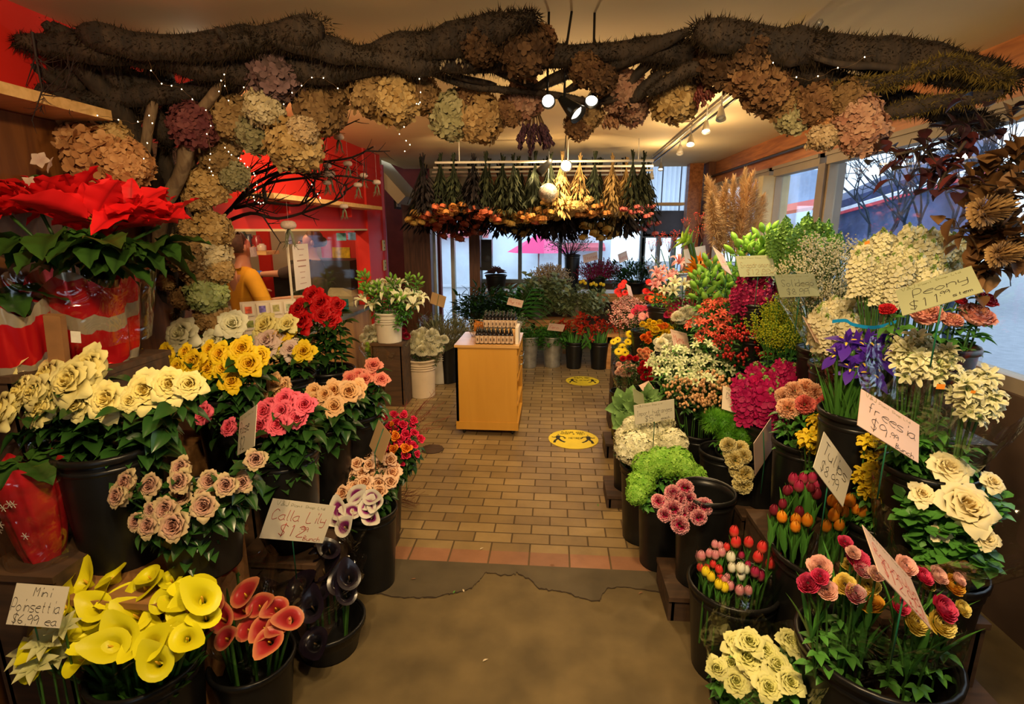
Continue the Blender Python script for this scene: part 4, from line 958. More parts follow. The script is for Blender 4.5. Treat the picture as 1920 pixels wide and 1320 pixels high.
sbunch(0.6, 'cream_stock', 'tall cream stock spike with green tips against the window', 'flower', 'tall cream stocks', SPK((.66, .62, .3), (.84, .8, .55), tm=GBUD, n=60, fl=.15, rw=.2, H_=1.2),
      scat(1715, 500, 225, 84, 40, 60, 4), 2.02, .5, None, bdesc=BB + 'tall cream stocks', br=.15, bh=.42, fwd=.2, up=2, drop=.3, size=1.1)
sbunch(0.5, 'solidago', 'feathery yellow green solidago stem under its card', 'flower', 'yellow green solidago', [me(('plu', s), lambda s=s: plumes(s), (petal((0, (.35, .42, .02)), (1, (.62, .62, .03))), LEAFM)) for s in (1, 2)],
      scat(1478, 610, 105, 60, 16, 62, 5), 2.7, .6, FOLM, .12, bdesc=BB + 'solidago', br=.12, bh=.42, fwd=.2, up=1.4, drop=.2, foff=.02, size=1.25)
sbunch(0.5, 'babys_breath', 'airy cream white spray of tiny blossoms near the window', 'flower', 'airy white sprays', [me(('gyp', s), lambda s=s: cloud(s, 260, .017), (petal((0, (.6, .56, .34)), (1, (.82, .78, .56))), GREEN)) for s in (1, 2)],
      scat(1562, 530, 140, 110, 20, 84, 6), 2.5, .5, None, bdesc=BB + 'airy white sprays', br=.12, bh=.42, fwd=.2, up=1.4, drop=.3, size=1.1)
sbunch(0.55, 'green_snapdragon', 'bright green budded snapdragon spike below the window', 'flower', 'green budded spikes', SPK((.07, .2, .03), (.18, .36, .06), tm=LEAFM, n=70, fl=.12, rw=.17, H_=1.2),
      scat(1505, 470, 130, 50, 18, 52, 7), 2.9, .5, None, bdesc=BB + 'green budded spikes', br=.12, bh=.42, fwd=.15, up=2, drop=.25, size=1.2)
sbunch(0.5, 'magenta_snapdragon', 'dark magenta snapdragon spike under the snapdragon card', 'flower', 'dark magenta snapdragons', SPK((.2, .004, .04), (.42, .012, .09), tm=GBUD, n=50, fl=.15, rw=.18),
      scat(1420, 560, 95, 50, 14, 50, 8), 3.1, .6, FOLM, .1, bdesc=BB + 'dark magenta snapdragons', br=.12, bh=.42, fwd=.2, up=1.6, drop=.2, size=1.2)
LB = lambda seeds=(1, 2, 3): [me(('lib', s), lambda s=s: lilybuds(s), (petal((0, (.2, .42, .05)), (.6, (.36, .6, .09)), (1, (.55, .68, .16)), rough=.35), LEAFM)) for s in seeds]
sbunch(0.5, 'lily_bud_stem', 'stem of plump green lily buds beside the wooden frame', 'flower', 'green lily buds by the frame', LB(),
      scat(1345, 555, 105, 80, 12, 60, 9), 3.5, .6, FOLM, .12, bdesc=BB + 'green lily buds', br=.13, bh=.42, fwd=.4, up=1.2, drop=.2, size=1.3)
sbunch(0.5, 'lily_bud_stem', 'stem of green lily buds above the snapdragon card', 'flower', 'green lily buds by the window', LB(),
      scat(1428, 478, 85, 45, 8, 60, 10), 3.15, .6, FOLM, .12, bdesc=BB + 'tall green lily buds', br=.12, bh=.42, fwd=.3, up=1.6, drop=.25, size=1.2)
IR = [me(('iris',), lambda: iris(), (petal((0, (.12, .04, .5)), (1, (.09, .02, .42)), var=.2), mat((.85, .6, .03), .6, 0), GREEN))]
bunch('iris', 'violet blue iris with yellow throat above its black bucket', 'flower', 'violet blue irises', IR,
      [(1588, 640, 42), (1570, 665, 36), (1600, 655, 44), (1625, 640, 42), (1650, 645, 40), (1668, 640, 44), (1680, 632, 34), (1640, 668, 44), (1615, 678, 40), (1660, 672, 40), (1595, 690, 34), (1632, 700, 40), (1610, 700, 36), (1645, 690, 34), (1605, 640, 38)], 1.84, .6, FOLT, .3, bdesc=BB + 'irises', br=.12, bh=.4, drop=.2, fwd=.4, up=1, sr=.006, foff=.3, size=1.5)
FRY = [me(('fre', s), lambda s=s: freesia(s), (petal((0, (.6, .5, .03)), (1, (.9, .62, .015))), GREEN, petal((0, (.15, .3, .03)), (1, (.75, .6, .03))))) for s in (1, 2, 3)]
sbunch(0.35, 'yellow_freesia', 'yellow freesia spray in film behind the leaning cards', 'flower', 'yellow freesias', FRY,
      scat(1560, 815, 100, 80, 14, 62, 3) + scat(1600, 880, 80, 60, 8, 60, 4), 1.98, .6, FOLM, .12, bdesc=BB + 'yellow freesias', br=.13, bh=.42, drop=.2, fwd=.4, up=1.2, foff=.1)
sbunch(0.35, 'yellow_freesia', 'yellow freesia spray below the leaning freesia card', 'flower', 'nearer yellow freesias', FRY,
      scat(1672, 895, 110, 70, 14, 56, 5) + scat(1640, 830, 60, 50, 5, 50, 6), 1.66, .6, FOLM, .1, bk='black', bdesc=BB + 'nearer yellow freesias', br=.11, bh=.4, drop=.2, fwd=.4, up=1.2, foff=.1, bx=.03, by=.05)
FRW = [me(('fre', s), lambda s=s: freesia(s), (petal((0, (.6, .6, .25)), (1, (.88, .85, .62))), GREEN, petal((0, (.15, .3, .03)), (1, (.7, .7, .35))))) for s in (1, 2, 3)]
sbunch(0.35, 'white_freesia', 'creamy white freesia spray in film near the window', 'flower', 'creamy white freesias', FRW,
      scat(1730, 675, 110, 60, 16, 72, 6) + scat(1825, 740, 70, 80, 12, 72, 7), 1.55, .5, FOLM, .14, bdesc=BB + 'white freesias', br=.12, bh=.42, drop=.28, fwd=.4, up=1.2, foff=.16)
bunch('large_white_rose', 'large creamy rose in the leafy wrapped bouquet', 'rose', 'large creamy bouquet roses', roses((.85, .68, .3), (.88, .82, .52), 3, .75),
      [(1775, 880, 66), (1808, 952, 92), (1728, 928, 44), (1858, 905, 40), (1845, 1010, 46), (1760, 1000, 34)], 1.42, .5, [roundleaf(3, 50, .2, .5).mesh('foliage', LEAFM)], .15, bdesc=BB + 'leafy rose bouquet', br=.13, bh=.36, drop=.24, fwd=.7, up=1, foff=.17, by=.08, bx=.03)
bunch('peony', 'red peony bud beside the leaning peony card', 'flower', 'red peonies', [me(('peo', 1), lambda: peony(1), (petal((0, (.5, .01, .02)), (1, (.68, .02, .03))), GREEN))],
      [(1664, 580, 30), (1843, 528, 32), (1850, 562, 40), (1800, 562, 26)], 1.82, .2, FOLM, .16, bk=None, fwd=.5, up=.8, jy=.01)
bunch('peony', 'open coral pink peony below the peony card', 'flower', 'coral pink peonies', [me(('peo', 2), lambda: peony(2), (petal((0, (.85, .45, .2)), (.5, (.85, .3, .22)), (1, (.82, .4, .3))), GREEN))],
      [(1735, 588, 62), (1832, 592, 66), (1785, 600, 40)], 1.8, .2, FOLM, .16, bdesc=BB + 'peonies', br=.12, bh=.3, drop=.1, fwd=.5, up=.9, jy=.01, by=.05)
# further back on the same side
MUM = lambda a, b, **k: [me(('mum', s), lambda s=s: mum(s), (petal((0, a), (1, b), **k), GREEN)) for s in (1, 2)]
bunch('white_mum', 'white chrysanthemum dome in the row behind the alstroemerias', 'flower', 'white chrysanthemum domes', MUM((.75, .72, .5), (.88, .86, .7)),
      scat(1298, 592, 58, 26, 13, 22, 5) + scat(1252, 648, 46, 34, 12, 20, 6) + scat(1352, 575, 36, 16, 5, 18, 2), 3.75, .7, FOLR, .1, bdesc=BB + 'white chrysanthemums', br=.11, bh=.4, fwd=.2, up=1, sr=.002, drop=.16)
bunch('yellow_button_mum', 'golden yellow button flower left of the white domes', 'flower', 'golden button flowers', MUM((.7, .45, .01), (.85, .6, .02)),
      scat(1240, 622, 40, 28, 14, 13, 6) + scat(1222, 608, 34, 14, 6, 13, 3), 4.0, .7, FOLR, .08, bdesc=BB + 'golden button flowers', br=.11, bh=.4, fwd=.2, up=1, sr=.002)
bunch('orange_carnation', 'vivid orange carnation between the yellow buttons and pink gerberas', 'carnation', 'vivid orange carnations', carn((.8, .12, .01), (.88, .2, .02)),
      [(1208, 632, 16), (1218, 627, 16), (1228, 620, 16), (1238, 613, 16), (1215, 638, 14), (1246, 610, 14)], 4.0, .7, FOLR, .08, bk=None, fwd=.2, up=1, sr=.002)
bunch('magenta_mum', 'hot pink chrysanthemum behind the white domes', 'flower', 'hot pink chrysanthemums', MUM((.6, .02, .1), (.75, .05, .2)),
      scat(1275, 580, 56, 32, 16, 16, 6), 4.1, .7, FOLR, .08, bdesc=BB + 'hot pink chrysanthemums', br=.11, bh=.4, fwd=.2, up=1, sr=.002)
GERB = lambda c, e=(.05, .03, .01): [me(('dai', 1), lambda: daisy(1), (petal((0, tuple(x * .7 for x in c)), (1, c)), mat(e, .8, 0), GREEN))]
bunch('pink_gerbera', 'salmon pink gerbera above the golden buttons', 'flower', 'salmon pink gerberas', GERB((.85, .3, .3), (.7, .3, .2)), [(1205, 592, 17), (1219, 589, 17), (1228, 583, 13), (1183, 592, 12)], 4.2, .5, FOLR, .07, bk=None, fwd=1.4, up=.9, sr=.002)
bunch('crimson_gerbera', 'crimson gerbera behind the salmon pink ones', 'flower', 'crimson gerberas', GERB((.55, .01, .06), (.3, .02, .02)), [(1190, 583, 17), (1202, 577, 16), (1212, 577, 14), (1232, 586, 16), (1238, 592, 14), (1195, 575, 13)], 4.3, .5, FOLR, .07, bdesc=BB + 'crimson gerberas', br=.11, fwd=1.2, up=1, sr=.002)
bunch('yellow_gerbera', 'yellow gerbera with dark centre in the low row', 'flower', 'yellow gerberas', GERB((.88, .66, .01)),
      [(1182, 625, 18), (1190, 632, 14), (1158, 636, 15), (1150, 640, 14), (1167, 650, 20), (1160, 658, 18), (1172, 660, 18), (1178, 640, 16), (1192, 645, 14), (1205, 648, 18), (1210, 655, 15), (1165, 668, 14), (1182, 636, 14)], 4.3, .5, FOLR, .08, bdesc=BB + 'yellow gerberas', br=.11, fwd=1.0, up=1, sr=.002)
bunch('red_gerbera', 'bright red gerbera near the small leaning card', 'flower', 'bright red gerberas', GERB((.72, .01, .01), (.3, .02, .02)),
      [(1218, 528, 16), (1228, 526, 14), (1212, 545, 16), (1222, 552, 18), (1235, 550, 18), (1243, 545, 16), (1215, 558, 14), (1238, 538, 14), (1158, 545, 16), (1165, 535, 16), (1172, 548, 14), (1162, 552, 12), (1170, 528, 12), (1228, 540, 15), (1250, 555, 14)], 4.9, .5, FOLR, .1, bdesc=BB + 'red gerberas', br=.12, fwd=1.2, up=1, sr=.002)
bunch('orange_gerbera', 'vivid orange gerbera below the red ones', 'flower', 'vivid orange gerberas', GERB((.88, .13, .005), (.3, .1, .02)),
      [(1225, 560, 20), (1242, 553, 20), (1238, 565, 20), (1250, 560, 18), (1246, 568, 14), (1232, 553, 14)], 4.6, .5, FOLR, .08, bk=None, fwd=1.2, up=.9, sr=.002)
sbunch(0.5, 'pink_waxflower', 'pale pink waxflower spray beside the wooden shelves', 'flower', 'pale pink waxflower sprays', [me(('wax', s), lambda s=s: cloud(s, 120, .03), (petal((0, (.7, .25, .25)), (1, (.85, .55, .48))), GREEN)) for s in (1,)],
      scat(1178, 588, 56, 44, 14, 36, 5), 4.7, .5, None, bk='galv', bdesc='grey metal vase of pale pink waxflower', br=.09, bh=.3, fwd=.2, up=1, sr=.002, drop=.24)
bunch('spray_carnation', 'pale pink spray carnation in the wrapped bunch by the aisle', 'carnation', 'pale pink spray carnations', carn((.75, .35, .25), (.85, .6, .48)),
      scat(1172, 690, 38, 24, 10, 13, 5), 3.7, .5, FOLR, .08, bdesc=BB + 'pale pink spray carnations', br=.1, bh=.36, fwd=.5, up=1, sr=.002)
bunch('red_carnation', 'deep red carnation in the wrapped bunch by the aisle', 'carnation', 'deep red carnations', carn((.35, .003, .008), (.5, .006, .015)),
      scat(1216, 692, 30, 34, 11, 16, 5) + [(1168, 672, 12), (1180, 670, 12), (1192, 672, 12)], 3.6, .5, FOLR, .08, bdesc=BB + 'red carnations', br=.1, bh=.36, fwd=.6, up=1, sr=.002)
bunch('salmon_mum', 'salmon orange chrysanthemum below the yellow gerberas', 'flower', 'salmon chrysanthemums', MUM((.7, .2, .08), (.85, .4, .2)), scat(1208, 662, 26, 16, 7, 13, 5), 3.9, .5, None, bk=None, fwd=.4, up=1, sr=.002)
LIP = [me(('lil', 1), lambda: lily(1), (petal((0, (.75, .2, .25)), (.5, (.8, .35, .36)), (1, (.88, .7, .66))), mat((.4, .1, .02), .7, 0)))]
LIW = [me(('lil', 1), lambda: 0, (petal((0, (.6, .66, .3)), (1, (.88, .86, .7))), mat((.5, .25, .03), .7, 0)))]
bunch('pink_lily', 'open pink lily with recurved petals', 'lily', 'pink lilies', LIP, [(1273, 492, 32), (1232, 512, 26), (1238, 525, 26), (1228, 535, 22), (1255, 520, 24), (1243, 505, 18), (1262, 512, 18)], 4.2, .5, FOLM, .16, bdesc=BB + 'pink lilies', br=.12, bh=.42, fwd=.8, up=.7, drop=.24)
bunch('white_lily', 'open white lily below the bird of paradise', 'lily', 'white lilies by the pink ones', LIW, [(1265, 530, 26), (1282, 533, 24), (1262, 545, 24), (1300, 520, 22), (1245, 545, 20)], 4.1, .5, FOLM, .14, bk=None, fwd=.8, up=.6)
BOP = [me(('bop',), lambda: (lambda b: ([leaf(b, (0, 0, 0), (math.cos(a), .3 * math.sin(a * 2), math.sin(a)), .8, .16, .1, .6) for a in (1.2, 1.5, 1.8, 2.1, 2.5, .9)], b)[1])(MB()), (petal((0, (.7, .2, .01)), (1, (.9, .32, .01))),))]
bunch('bird_of_paradise', 'orange bird of paradise flower beside the lilies', 'flower', 'orange birds of paradise', BOP, [(1305, 498, 40), (1318, 502, 40), (1300, 508, 34), (1315, 490, 34)], 4.0, .5, None, bk=None, fwd=.3, up=1, sr=.005, facing=V((-.4, 0, 1)), drop=.2)
bunch('amaryllis', 'green amaryllis bud head on a thick leaning stem', 'flower', 'green amaryllis', [me(('ama',), lambda: (lambda b: ([leaf(b, (0, 0, 0), (math.cos(a), math.sin(a), .9), .7, .22, .2, .6) for a in (0, 1, 2, 3, 4, 5)], b)[1])(MB()), (LIME,))],
      [(1283, 448, 44), (1292, 452, 36)], 4.0, .5, None, bdesc=BB + 'amaryllis', br=.11, bh=.42, facing=V((-.8, 0, .5)), sr=.012, bx=.22, drop=.34)
ILEX = [me(('ilex', s), lambda s=s: berrybunch(s, 26, 0, .022, .4), (mat((.55, .02, .008), .4, .1), mat((.1, .03, .02), .8))) for s in (1, 2)]
sbunch(0.5, 'berry_branch', 'twiggy branch of small red berries behind the lilies', 'branch', 'red berried twigs', ILEX, [(1255, 462, 34), (1240, 450, 34), (1300, 446, 34), (1222, 462, 30), (1318, 436, 36), (1268, 446, 34), (1312, 412, 30), (1286, 420, 26)], 4.6, .4, None, bk='galv', bdesc='tall grey vase of red berried twigs', br=.08, bh=.4, facing=V((0, 0, 1)), drop=.3, sr=.004)
PAM = [me(('pam', s), lambda s=s: pampas(s), (petal((0, (.55, .32, .12)), (1, (.78, .56, .30)), trans=.3),)) for s in (1, 2, 3)]
for i, (px0, py0, px1, py1, s) in enumerate([(1352, 480, 1325, 372, 0), (1358, 480, 1350, 352, 1), (1380, 485, 1395, 335, 2), (1370, 480, 1372, 345, 0), (1388, 480, 1425, 350, 1), (1395, 485, 1440, 372, 2), (1376, 470, 1410, 330, 0), (1362, 470, 1338, 340, 2)]):
    a = P(px0, py0, 3.75); e = P(px1, py1, 3.75 + .05 * i - .15); d = e - a
    o = thing('pampas_grass', 'x y z w', 'grass', a, d.to_track_quat('Z', 'Y').to_euler(), 'pampas plumes'); obj('plume', PAM[s], o, (0, 0, 0), None, d.length)
    obj('stem', STEMM, o, (0, 0, -.35), None, (.004, .004, .36))
    ALLB.append(o)
pp = [o for o in ALLB if not isinstance(o, tuple)]
label_row(pp, 'tall golden brown pampas plume at the window', 'grass', 'pampas plumes')
pc = P(1375, 520, 3.78); bucket((pc.x, 3.78, pc.z - .42), .12, .42, 'black', BB + 'pampas grass'); crate(pc.x, 3.78, pc.z - .42, .3, .28, 'plain wooden stand under the pampas bucket')
# ================================================================ canopy of branches, moss and dried hydrangeas
MOSS = petal((0, (.016, .009, .004)), (.6, (.024, .014, .005)), (1, (.055, .034, .010)), rough=.95, var=0, trans=0)
MOSSY = petal((0, (.06, .04, .008)), (.6, (.16, .11, .02)), (1, (.25, .19, .035)), rough=.95, var=0, trans=0)
BARKM = wood((.016, .010, .006), (.05, .03, .016), 6, .85, (6, 6, 1), bump=.8)
BARKL = wood((.12, .07, .035), (.28, .19, .10), 6, .8, (6, 6, 1), bump=.8)
def smooth(pts, n=5):
    out = []
    for i in range(len(pts) - 1):
        a, b = pts[i], pts[i + 1]; p0 = pts[max(0, i - 1)]; p3 = pts[min(len(pts) - 1, i + 2)]
        for k in range(n):
            t = k / n
            out.append((a * 2 + (b - p0) * t + (p0 * 2 - a * 5 + b * 4 - p3) * t * t + (a * 3 - p0 - b * 3 + p3) * t ** 3) * .5)
    return out + [pts[-1]]
def limb(parent, pl, r0, r1, m=BARKM, name='branch', n=8, wob=.012):
    """pl: (px, py, Y)"""
    pts = smooth([P(*q) for q in pl]); N = len(pts)
    pts = [p + noise.noise_vector(p * 9) * wob for p in pts]
    rr = [(r0 + (r1 - r0) * i / (N - 1)) * min(1, .35 + 5 * min(i + .3, N - .7 - i) / N) * (1 + .38 * noise.noise(pts[i] * 11)) for i in range(N)]
    o = obj(name, MB().tube(pts, rr, n).mesh(name, m), parent); return pts, rr
def moss(parent, pts, rr, dens=60, L=.035, m=MOSS, name='moss', down=.25):
    b = MB(); dens *= 8; L *= .36
    for i in range(len(pts) - 1):
        seg = (pts[i + 1] - pts[i]).length
        for k in range(int(dens * seg * 10)):
            f = rnd.random(); c = pts[i].lerp(pts[i + 1], f); d = V((rnd.gauss(0, 1), rnd.gauss(0, 1), rnd.gauss(0, 1))).normalized()
            p = c + d * rr[i] * .9; e = p + (d + V((rnd.uniform(-.7, .7), rnd.uniform(-.7, .7), rnd.uniform(-.7, .7) - down))) * L * rnd.uniform(.2, 1.2); s = d.cross(V((rnd.random(), rnd.random(), 1))).normalized() * rnd.uniform(.0012, .0032)
            bb = len(b.v); t = rnd.random(); b.vert(p - s, t * .4); b.vert(p + s, t * .4); b.vert(e, t); b.face(bb, bb + 1, bb + 2)
    return obj(name, b.mesh(name, m), parent)
tr = thing('driftwood_tree', 'twisted dark tree trunk rising beside the counter, its mossy limbs spreading under the ceiling', 'tree', (0, 0, 0))
tr['label'] = 'twisted tree trunk beside the counter, its mossy limbs spreading under the ceiling'
TK = [  # trunk stems
    ([(345, 760, 2.5), (325, 560, 2.45), (322, 440, 2.4), (340, 330, 2.35), (378, 235, 2.3), (450, 130, 2.2), (525, 70, 2.1)], .055, .03, BARKM),
    ([(300, 740, 2.4), (285, 560, 2.35), (290, 420, 2.3), (268, 300, 2.2), (225, 210, 2.1), (150, 120, 2.0), (80, 40, 1.9)], .06, .03, BARKM),
    ([(270, 640, 2.3), (300, 430, 2.25), (335, 330, 2.2), (372, 220, 2.15), (420, 150, 2.1)], .03, .022, BARKL),
    ([(262, 330, 2.1), (278, 250, 2.1), (293, 180, 2.12)], .022, .014, BARKL),
    ([(250, 420, 2.2), (180, 260, 2.1), (110, 160, 2.0), (40, 110, 1.9)], .03, .018, BARKM),
    ([(220, 330, 2.15), (250, 210, 2.2), (300, 130, 2.2), (350, 90, 2.1)], .035, .03, BARKM),
    ([(345, 360, 2.3), (372, 270, 2.3), (410, 200, 2.25), (470, 150, 2.2)], .02, .015, BARKL),
    ([(370, 560, 2.4), (395, 470, 2.4), (370, 390, 2.35), (345, 330, 2.3)], .035, .03, BARKM)]
TK += [([(240, 620, 2.4), (225, 450, 2.3), (200, 330, 2.2), (175, 220, 2.1), (120, 130, 2.0)], .05, .035, BARKM), ([(300, 600, 2.45), (270, 400, 2.35), (235, 280, 2.25), (215, 180, 2.15), (240, 90, 2.1)], .045, .03, BARKM), ([(330, 420, 2.4), (310, 300, 2.35), (320, 200, 2.3), (300, 110, 2.15)], .04, .03, BARKM)]
for i, (pl, a, b, m) in enumerate(TK):
    pts, rr = limb(tr, pl, a, b, m, 'trunk')
    if i % 3 == 1 or i > 7: moss(tr, pts, rr, 18, .03)
TOP = [
    ([(90, 30, 1.9), (190, 105, 2.05), (270, 180, 2.15), (325, 260, 2.25)], .045, .035, 90, .05),
    ([(20, 150, 1.9), (130, 175, 2.0), (240, 165, 2.1), (380, 150, 2.15), (480, 100, 2.1)], .04, .035, 100, .055),
    ([(150, 50, 1.9), (260, 70, 1.95), (380, 75, 2.0), (470, 60, 1.95)], .05, .04, 110, .055),
    ([(30, 60, 1.85), (180, 75, 1.95), (330, 95, 2.05), (480, 118, 2.1), (620, 112, 2.1), (760, 82, 2.1), (900, 50, 2.0), (1000, 20, 1.9)], .06, .05, 150, .06),
    ([(60, 110, 2.0), (200, 130, 2.1), (340, 160, 2.2), (430, 200, 2.25), (520, 240, 2.2)], .06, .03, 120, .05),
    ([(500, 55, 1.95), (600, 75, 2.0), (700, 95, 2.05), (830, 105, 2.1), (960, 95, 2.1), (1100, 85, 2.1), (1230, 80, 2.1), (1350, 95, 2.1)], .04, .035, 110, .05),
    ([(1180, 70, 2.1), (1330, 90, 2.1), (1480, 110, 2.1), (1600, 150, 2.15), (1700, 175, 2.15), (1870, 215, 2.1)], .055, .03, 130, .055),
    ([(1300, 40, 1.9), (1450, 70, 2.0), (1600, 85, 2.05), (1740, 100, 2.05), (1900, 140, 2.0)], .06, .05, 150, .06),
    ([(1350, 100, 2.1), (1440, 160, 2.15), (1540, 195, 2.15), (1660, 205, 2.1)], .035, .02, 100, .045),
    ([(1420, 50, 1.95), (1380, 90, 2.0), (1300, 110, 2.05), (1210, 160, 2.1)], .03, .02, 60, .04),
    ([(330, 80, 2.0), (460, 60, 2.0), (600, 40, 1.95)], .05, .05, 120, .06)]
for pl, a, b, dn, L in TOP:
    pl = [(x, y_ + 16, Y) for x, y_, Y in pl]
    pts, rr = limb(tr, pl, a, b); moss(tr, pts, rr, dn, L)
for pl, m, L, dn in (([(1560, 165, 2.05), (1680, 150, 2.0), (1790, 120, 1.95), (1900, 150, 1.9)], MOSSY, .05, 130), ([(1660, 215, 2.05), (1760, 190, 2.0), (1880, 175, 1.95)], MOSSY, .04, 80),
                  ([(355, 300, 2.3), (335, 400, 2.35), (350, 500, 2.4), (330, 600, 2.4)], MOSSY, .035, 60), ([(170, 190, 2.1), (150, 260, 2.1), (140, 340, 2.1)], MOSSY, .045, 90), ([(450, 200, 2.25), (420, 280, 2.3), (350, 330, 2.3)], MOSSY, .035, 70)):
    pts, rr = limb(tr, pl, .025, .02); moss(tr, pts, rr, dn, L, m)
THIN = [([(640, 125, 2.1), (760, 125, 2.15), (880, 160, 2.2), (1000, 172, 2.2), (1110, 190, 2.2), (1160, 185, 2.2)], .016, .01), ([(760, 85, 2.1), (850, 138, 2.15), (930, 158, 2.2)], .014, .01),
        ([(1000, 165, 2.2), (1090, 130, 2.15), (1180, 108, 2.1), (1290, 60, 2.0)], .02, .022), ([(1060, 170, 2.2), (1170, 120, 2.15), (1260, 75, 2.1)], .014, .018), ([(1180, 190, 2.2), (1240, 140, 2.15), (1320, 85, 2.1), (1400, 50, 2.0)], .02, .026),
        ([(1120, 190, 2.2), (1165, 170, 2.2), (1215, 120, 2.15), (1240, 90, 2.1)], .014, .02), ([(520, 60, 2.0), (560, 100, 2.05), (600, 120, 2.1)], .02, .02), ([(860, 60, 2.0), (900, 110, 2.1), (960, 145, 2.15), (1010, 160, 2.2)], .018, .012),
        ([(1490, 100, 2.0), (1560, 120, 2.0), (1680, 128, 2.0), (1780, 135, 2.0)], .012, .01), ([(410, 55, 1.9), (450, 100, 2.0), (500, 70, 1.95)], .018, .014)]
for pl, a, b in THIN:
    pts, rr = limb(tr, pl, a, b)
    if a > .015: moss(tr, pts, rr, 22, .03)
# dried hydrangea heads
def hcol(a, b, **k): return petal((0, a), (1, b), rough=.8, var=.25, **k)
HC = {'tan': hcol((.26, .14, .045), (.52, .34, .14)), 'gold': hcol((.34, .19, .05), (.62, .43, .18)), 'rust': hcol((.11, .045, .018), (.28, .15, .06)), 'dark rust': hcol((.045, .022, .010), (.14, .072, .03)),
      'maroon': hcol((.10, .02, .025), (.24, .08, .07)), 'purple tinged': hcol((.10, .06, .05), (.30, .17, .16)), 'beige green': hcol((.25, .22, .09), (.48, .42, .22)), 'cream': hcol((.55, .42, .2), (.8, .68, .42)),
      'orange tan': hcol((.38, .15, .045), (.68, .38, .16)), 'pink tan': hcol((.30, .12, .07), (.52, .32, .2)), 'pale green': hcol((.28, .34, .10), (.50, .54, .24)), 'brown': hcol((.14, .07, .025), (.3, .18, .07)), 'seedy cream': hcol((.45, .3, .14), (.7, .52, .3))}
HG = [(198, 300, 118, 'orange tan', 2.0), (160, 275, 84, 'orange tan', 2.0), (235, 305, 84, 'orange tan', 1.98), (185, 332, 80, 'orange tan', 1.98), (215, 262, 56, 'gold', 2.0),
      (365, 236, 78, 'maroon', 2.15), (440, 222, 74, 'tan', 2.2), (482, 248, 74, 'beige green', 2.2), (495, 202, 66, 'cream', 2.1), (520, 140, 92, 'purple tinged', 2.1), (500, 172, 60, 'purple tinged', 2.12),
      (622, 125, 70, 'brown', 2.15), (625, 165, 60, 'brown', 2.2), (553, 272, 92, 'gold', 2.15), (568, 245, 50, 'seedy cream', 2.1), (600, 205, 88, 'brown', 2.2), (700, 170, 88, 'tan', 2.2), (740, 185, 88, 'gold', 2.2), (790, 178, 64, 'brown', 2.25),
      (848, 218, 80, 'beige green', 2.3), (900, 222, 84, 'tan', 2.3), (880, 190, 56, 'rust', 2.3), (958, 205, 56, 'rust', 2.3), (985, 95, 90, 'dark rust', 2.0), (1010, 80, 60, 'rust', 2.05), (905, 85, 70, 'dark rust', 2.0), (985, 185, 70, 'pink tan', 2.3),
      (1085, 235, 50, 'rust', 2.3), (1100, 215, 56, 'tan', 2.3), (1100, 130, 60, 'rust', 2.1), (1130, 150, 50, 'dark rust', 2.1), (1170, 175, 74, 'pink tan', 2.25), (1185, 205, 56, 'pink tan', 2.3), (1150, 165, 56, 'tan', 2.25),
      (1262, 145, 76, 'tan', 2.2), (1265, 185, 84, 'gold', 2.22), (1290, 160, 60, 'brown', 2.2), (1350, 115, 90, 'dark rust', 2.05), (1395, 130, 90, 'rust', 2.05), (1435, 165, 84, 'rust', 2.1), (1395, 95, 80, 'dark rust', 2.0), (1465, 190, 66, 'brown', 2.15),
      (1490, 215, 66, 'beige green', 2.15), (1530, 195, 72, 'rust', 2.1), (1550, 210, 56, 'orange tan', 2.1), (1605, 215, 74, 'pink tan', 2.05), (1620, 250, 80, 'pink tan', 2.05), (1590, 185, 66, 'brown', 2.05), (1545, 255, 50, 'seedy cream', 2.1),
      (390, 350, 66, 'gold', 2.3), (372, 372, 50, 'tan', 2.3), (398, 432, 66, 'gold', 2.3), (412, 300, 62, 'tan', 2.3), (425, 268, 56, 'tan', 2.3), (440, 330, 50, 'beige green', 2.3), (345, 475, 66, 'tan', 2.2), (395, 475, 66, 'cream', 2.3),
      (388, 550, 66, 'pale green', 2.3), (400, 598, 60, 'tan', 2.35), (375, 510, 60, 'tan', 2.3), (345, 560, 40, 'brown', 2.3), (310, 530, 30, 'tan', 2.3), (410, 505, 50, 'gold', 2.3), (420, 625, 46, 'seedy cream', 2.4), (395, 640, 44, 'seedy cream', 2.4), (360, 430, 40, 'tan', 2.3), (430, 645, 44, 'seedy cream', 2.4)]
HM = {}
DST = mat((.18, .1, .04), .8)
place = lambda x: 'on the trunk beside the counter' if x < 450 else 'in the branches over the counter' if x < 820 else 'in the middle of the branch canopy' if x < 1230 else 'in the branches by the window'
HO = {}
for i, (x, y_, s, c, Y) in enumerate(HG):
    for q in range(1):
        k = (c, i % 3); 
        if k not in HM:
            b = shape(('dh', i % 3), lambda: hydr(20 + i % 3, 175, .2, -.97, .95, .5)); HM[k] = b.mesh('flower_head', [HC[c], DST])
        p = P(x, y_, Y); o = obj('dried_hydrangea', HM[k], None, p, (rnd.uniform(-.6, .9), rnd.uniform(-.6, .6), rnd.uniform(0, 6)), s * 1.12 * dist(p) / 1000)
        HO.setdefault((c, place(x)), []).append((o, x))
for (c, pl), L in HO.items():
    label_row([o for o, x in L], '%s dried hydrangea head %s' % (c, pl), 'dried flower', '%s dried hydrangeas %s' % (c, pl), [x for o, x in L])
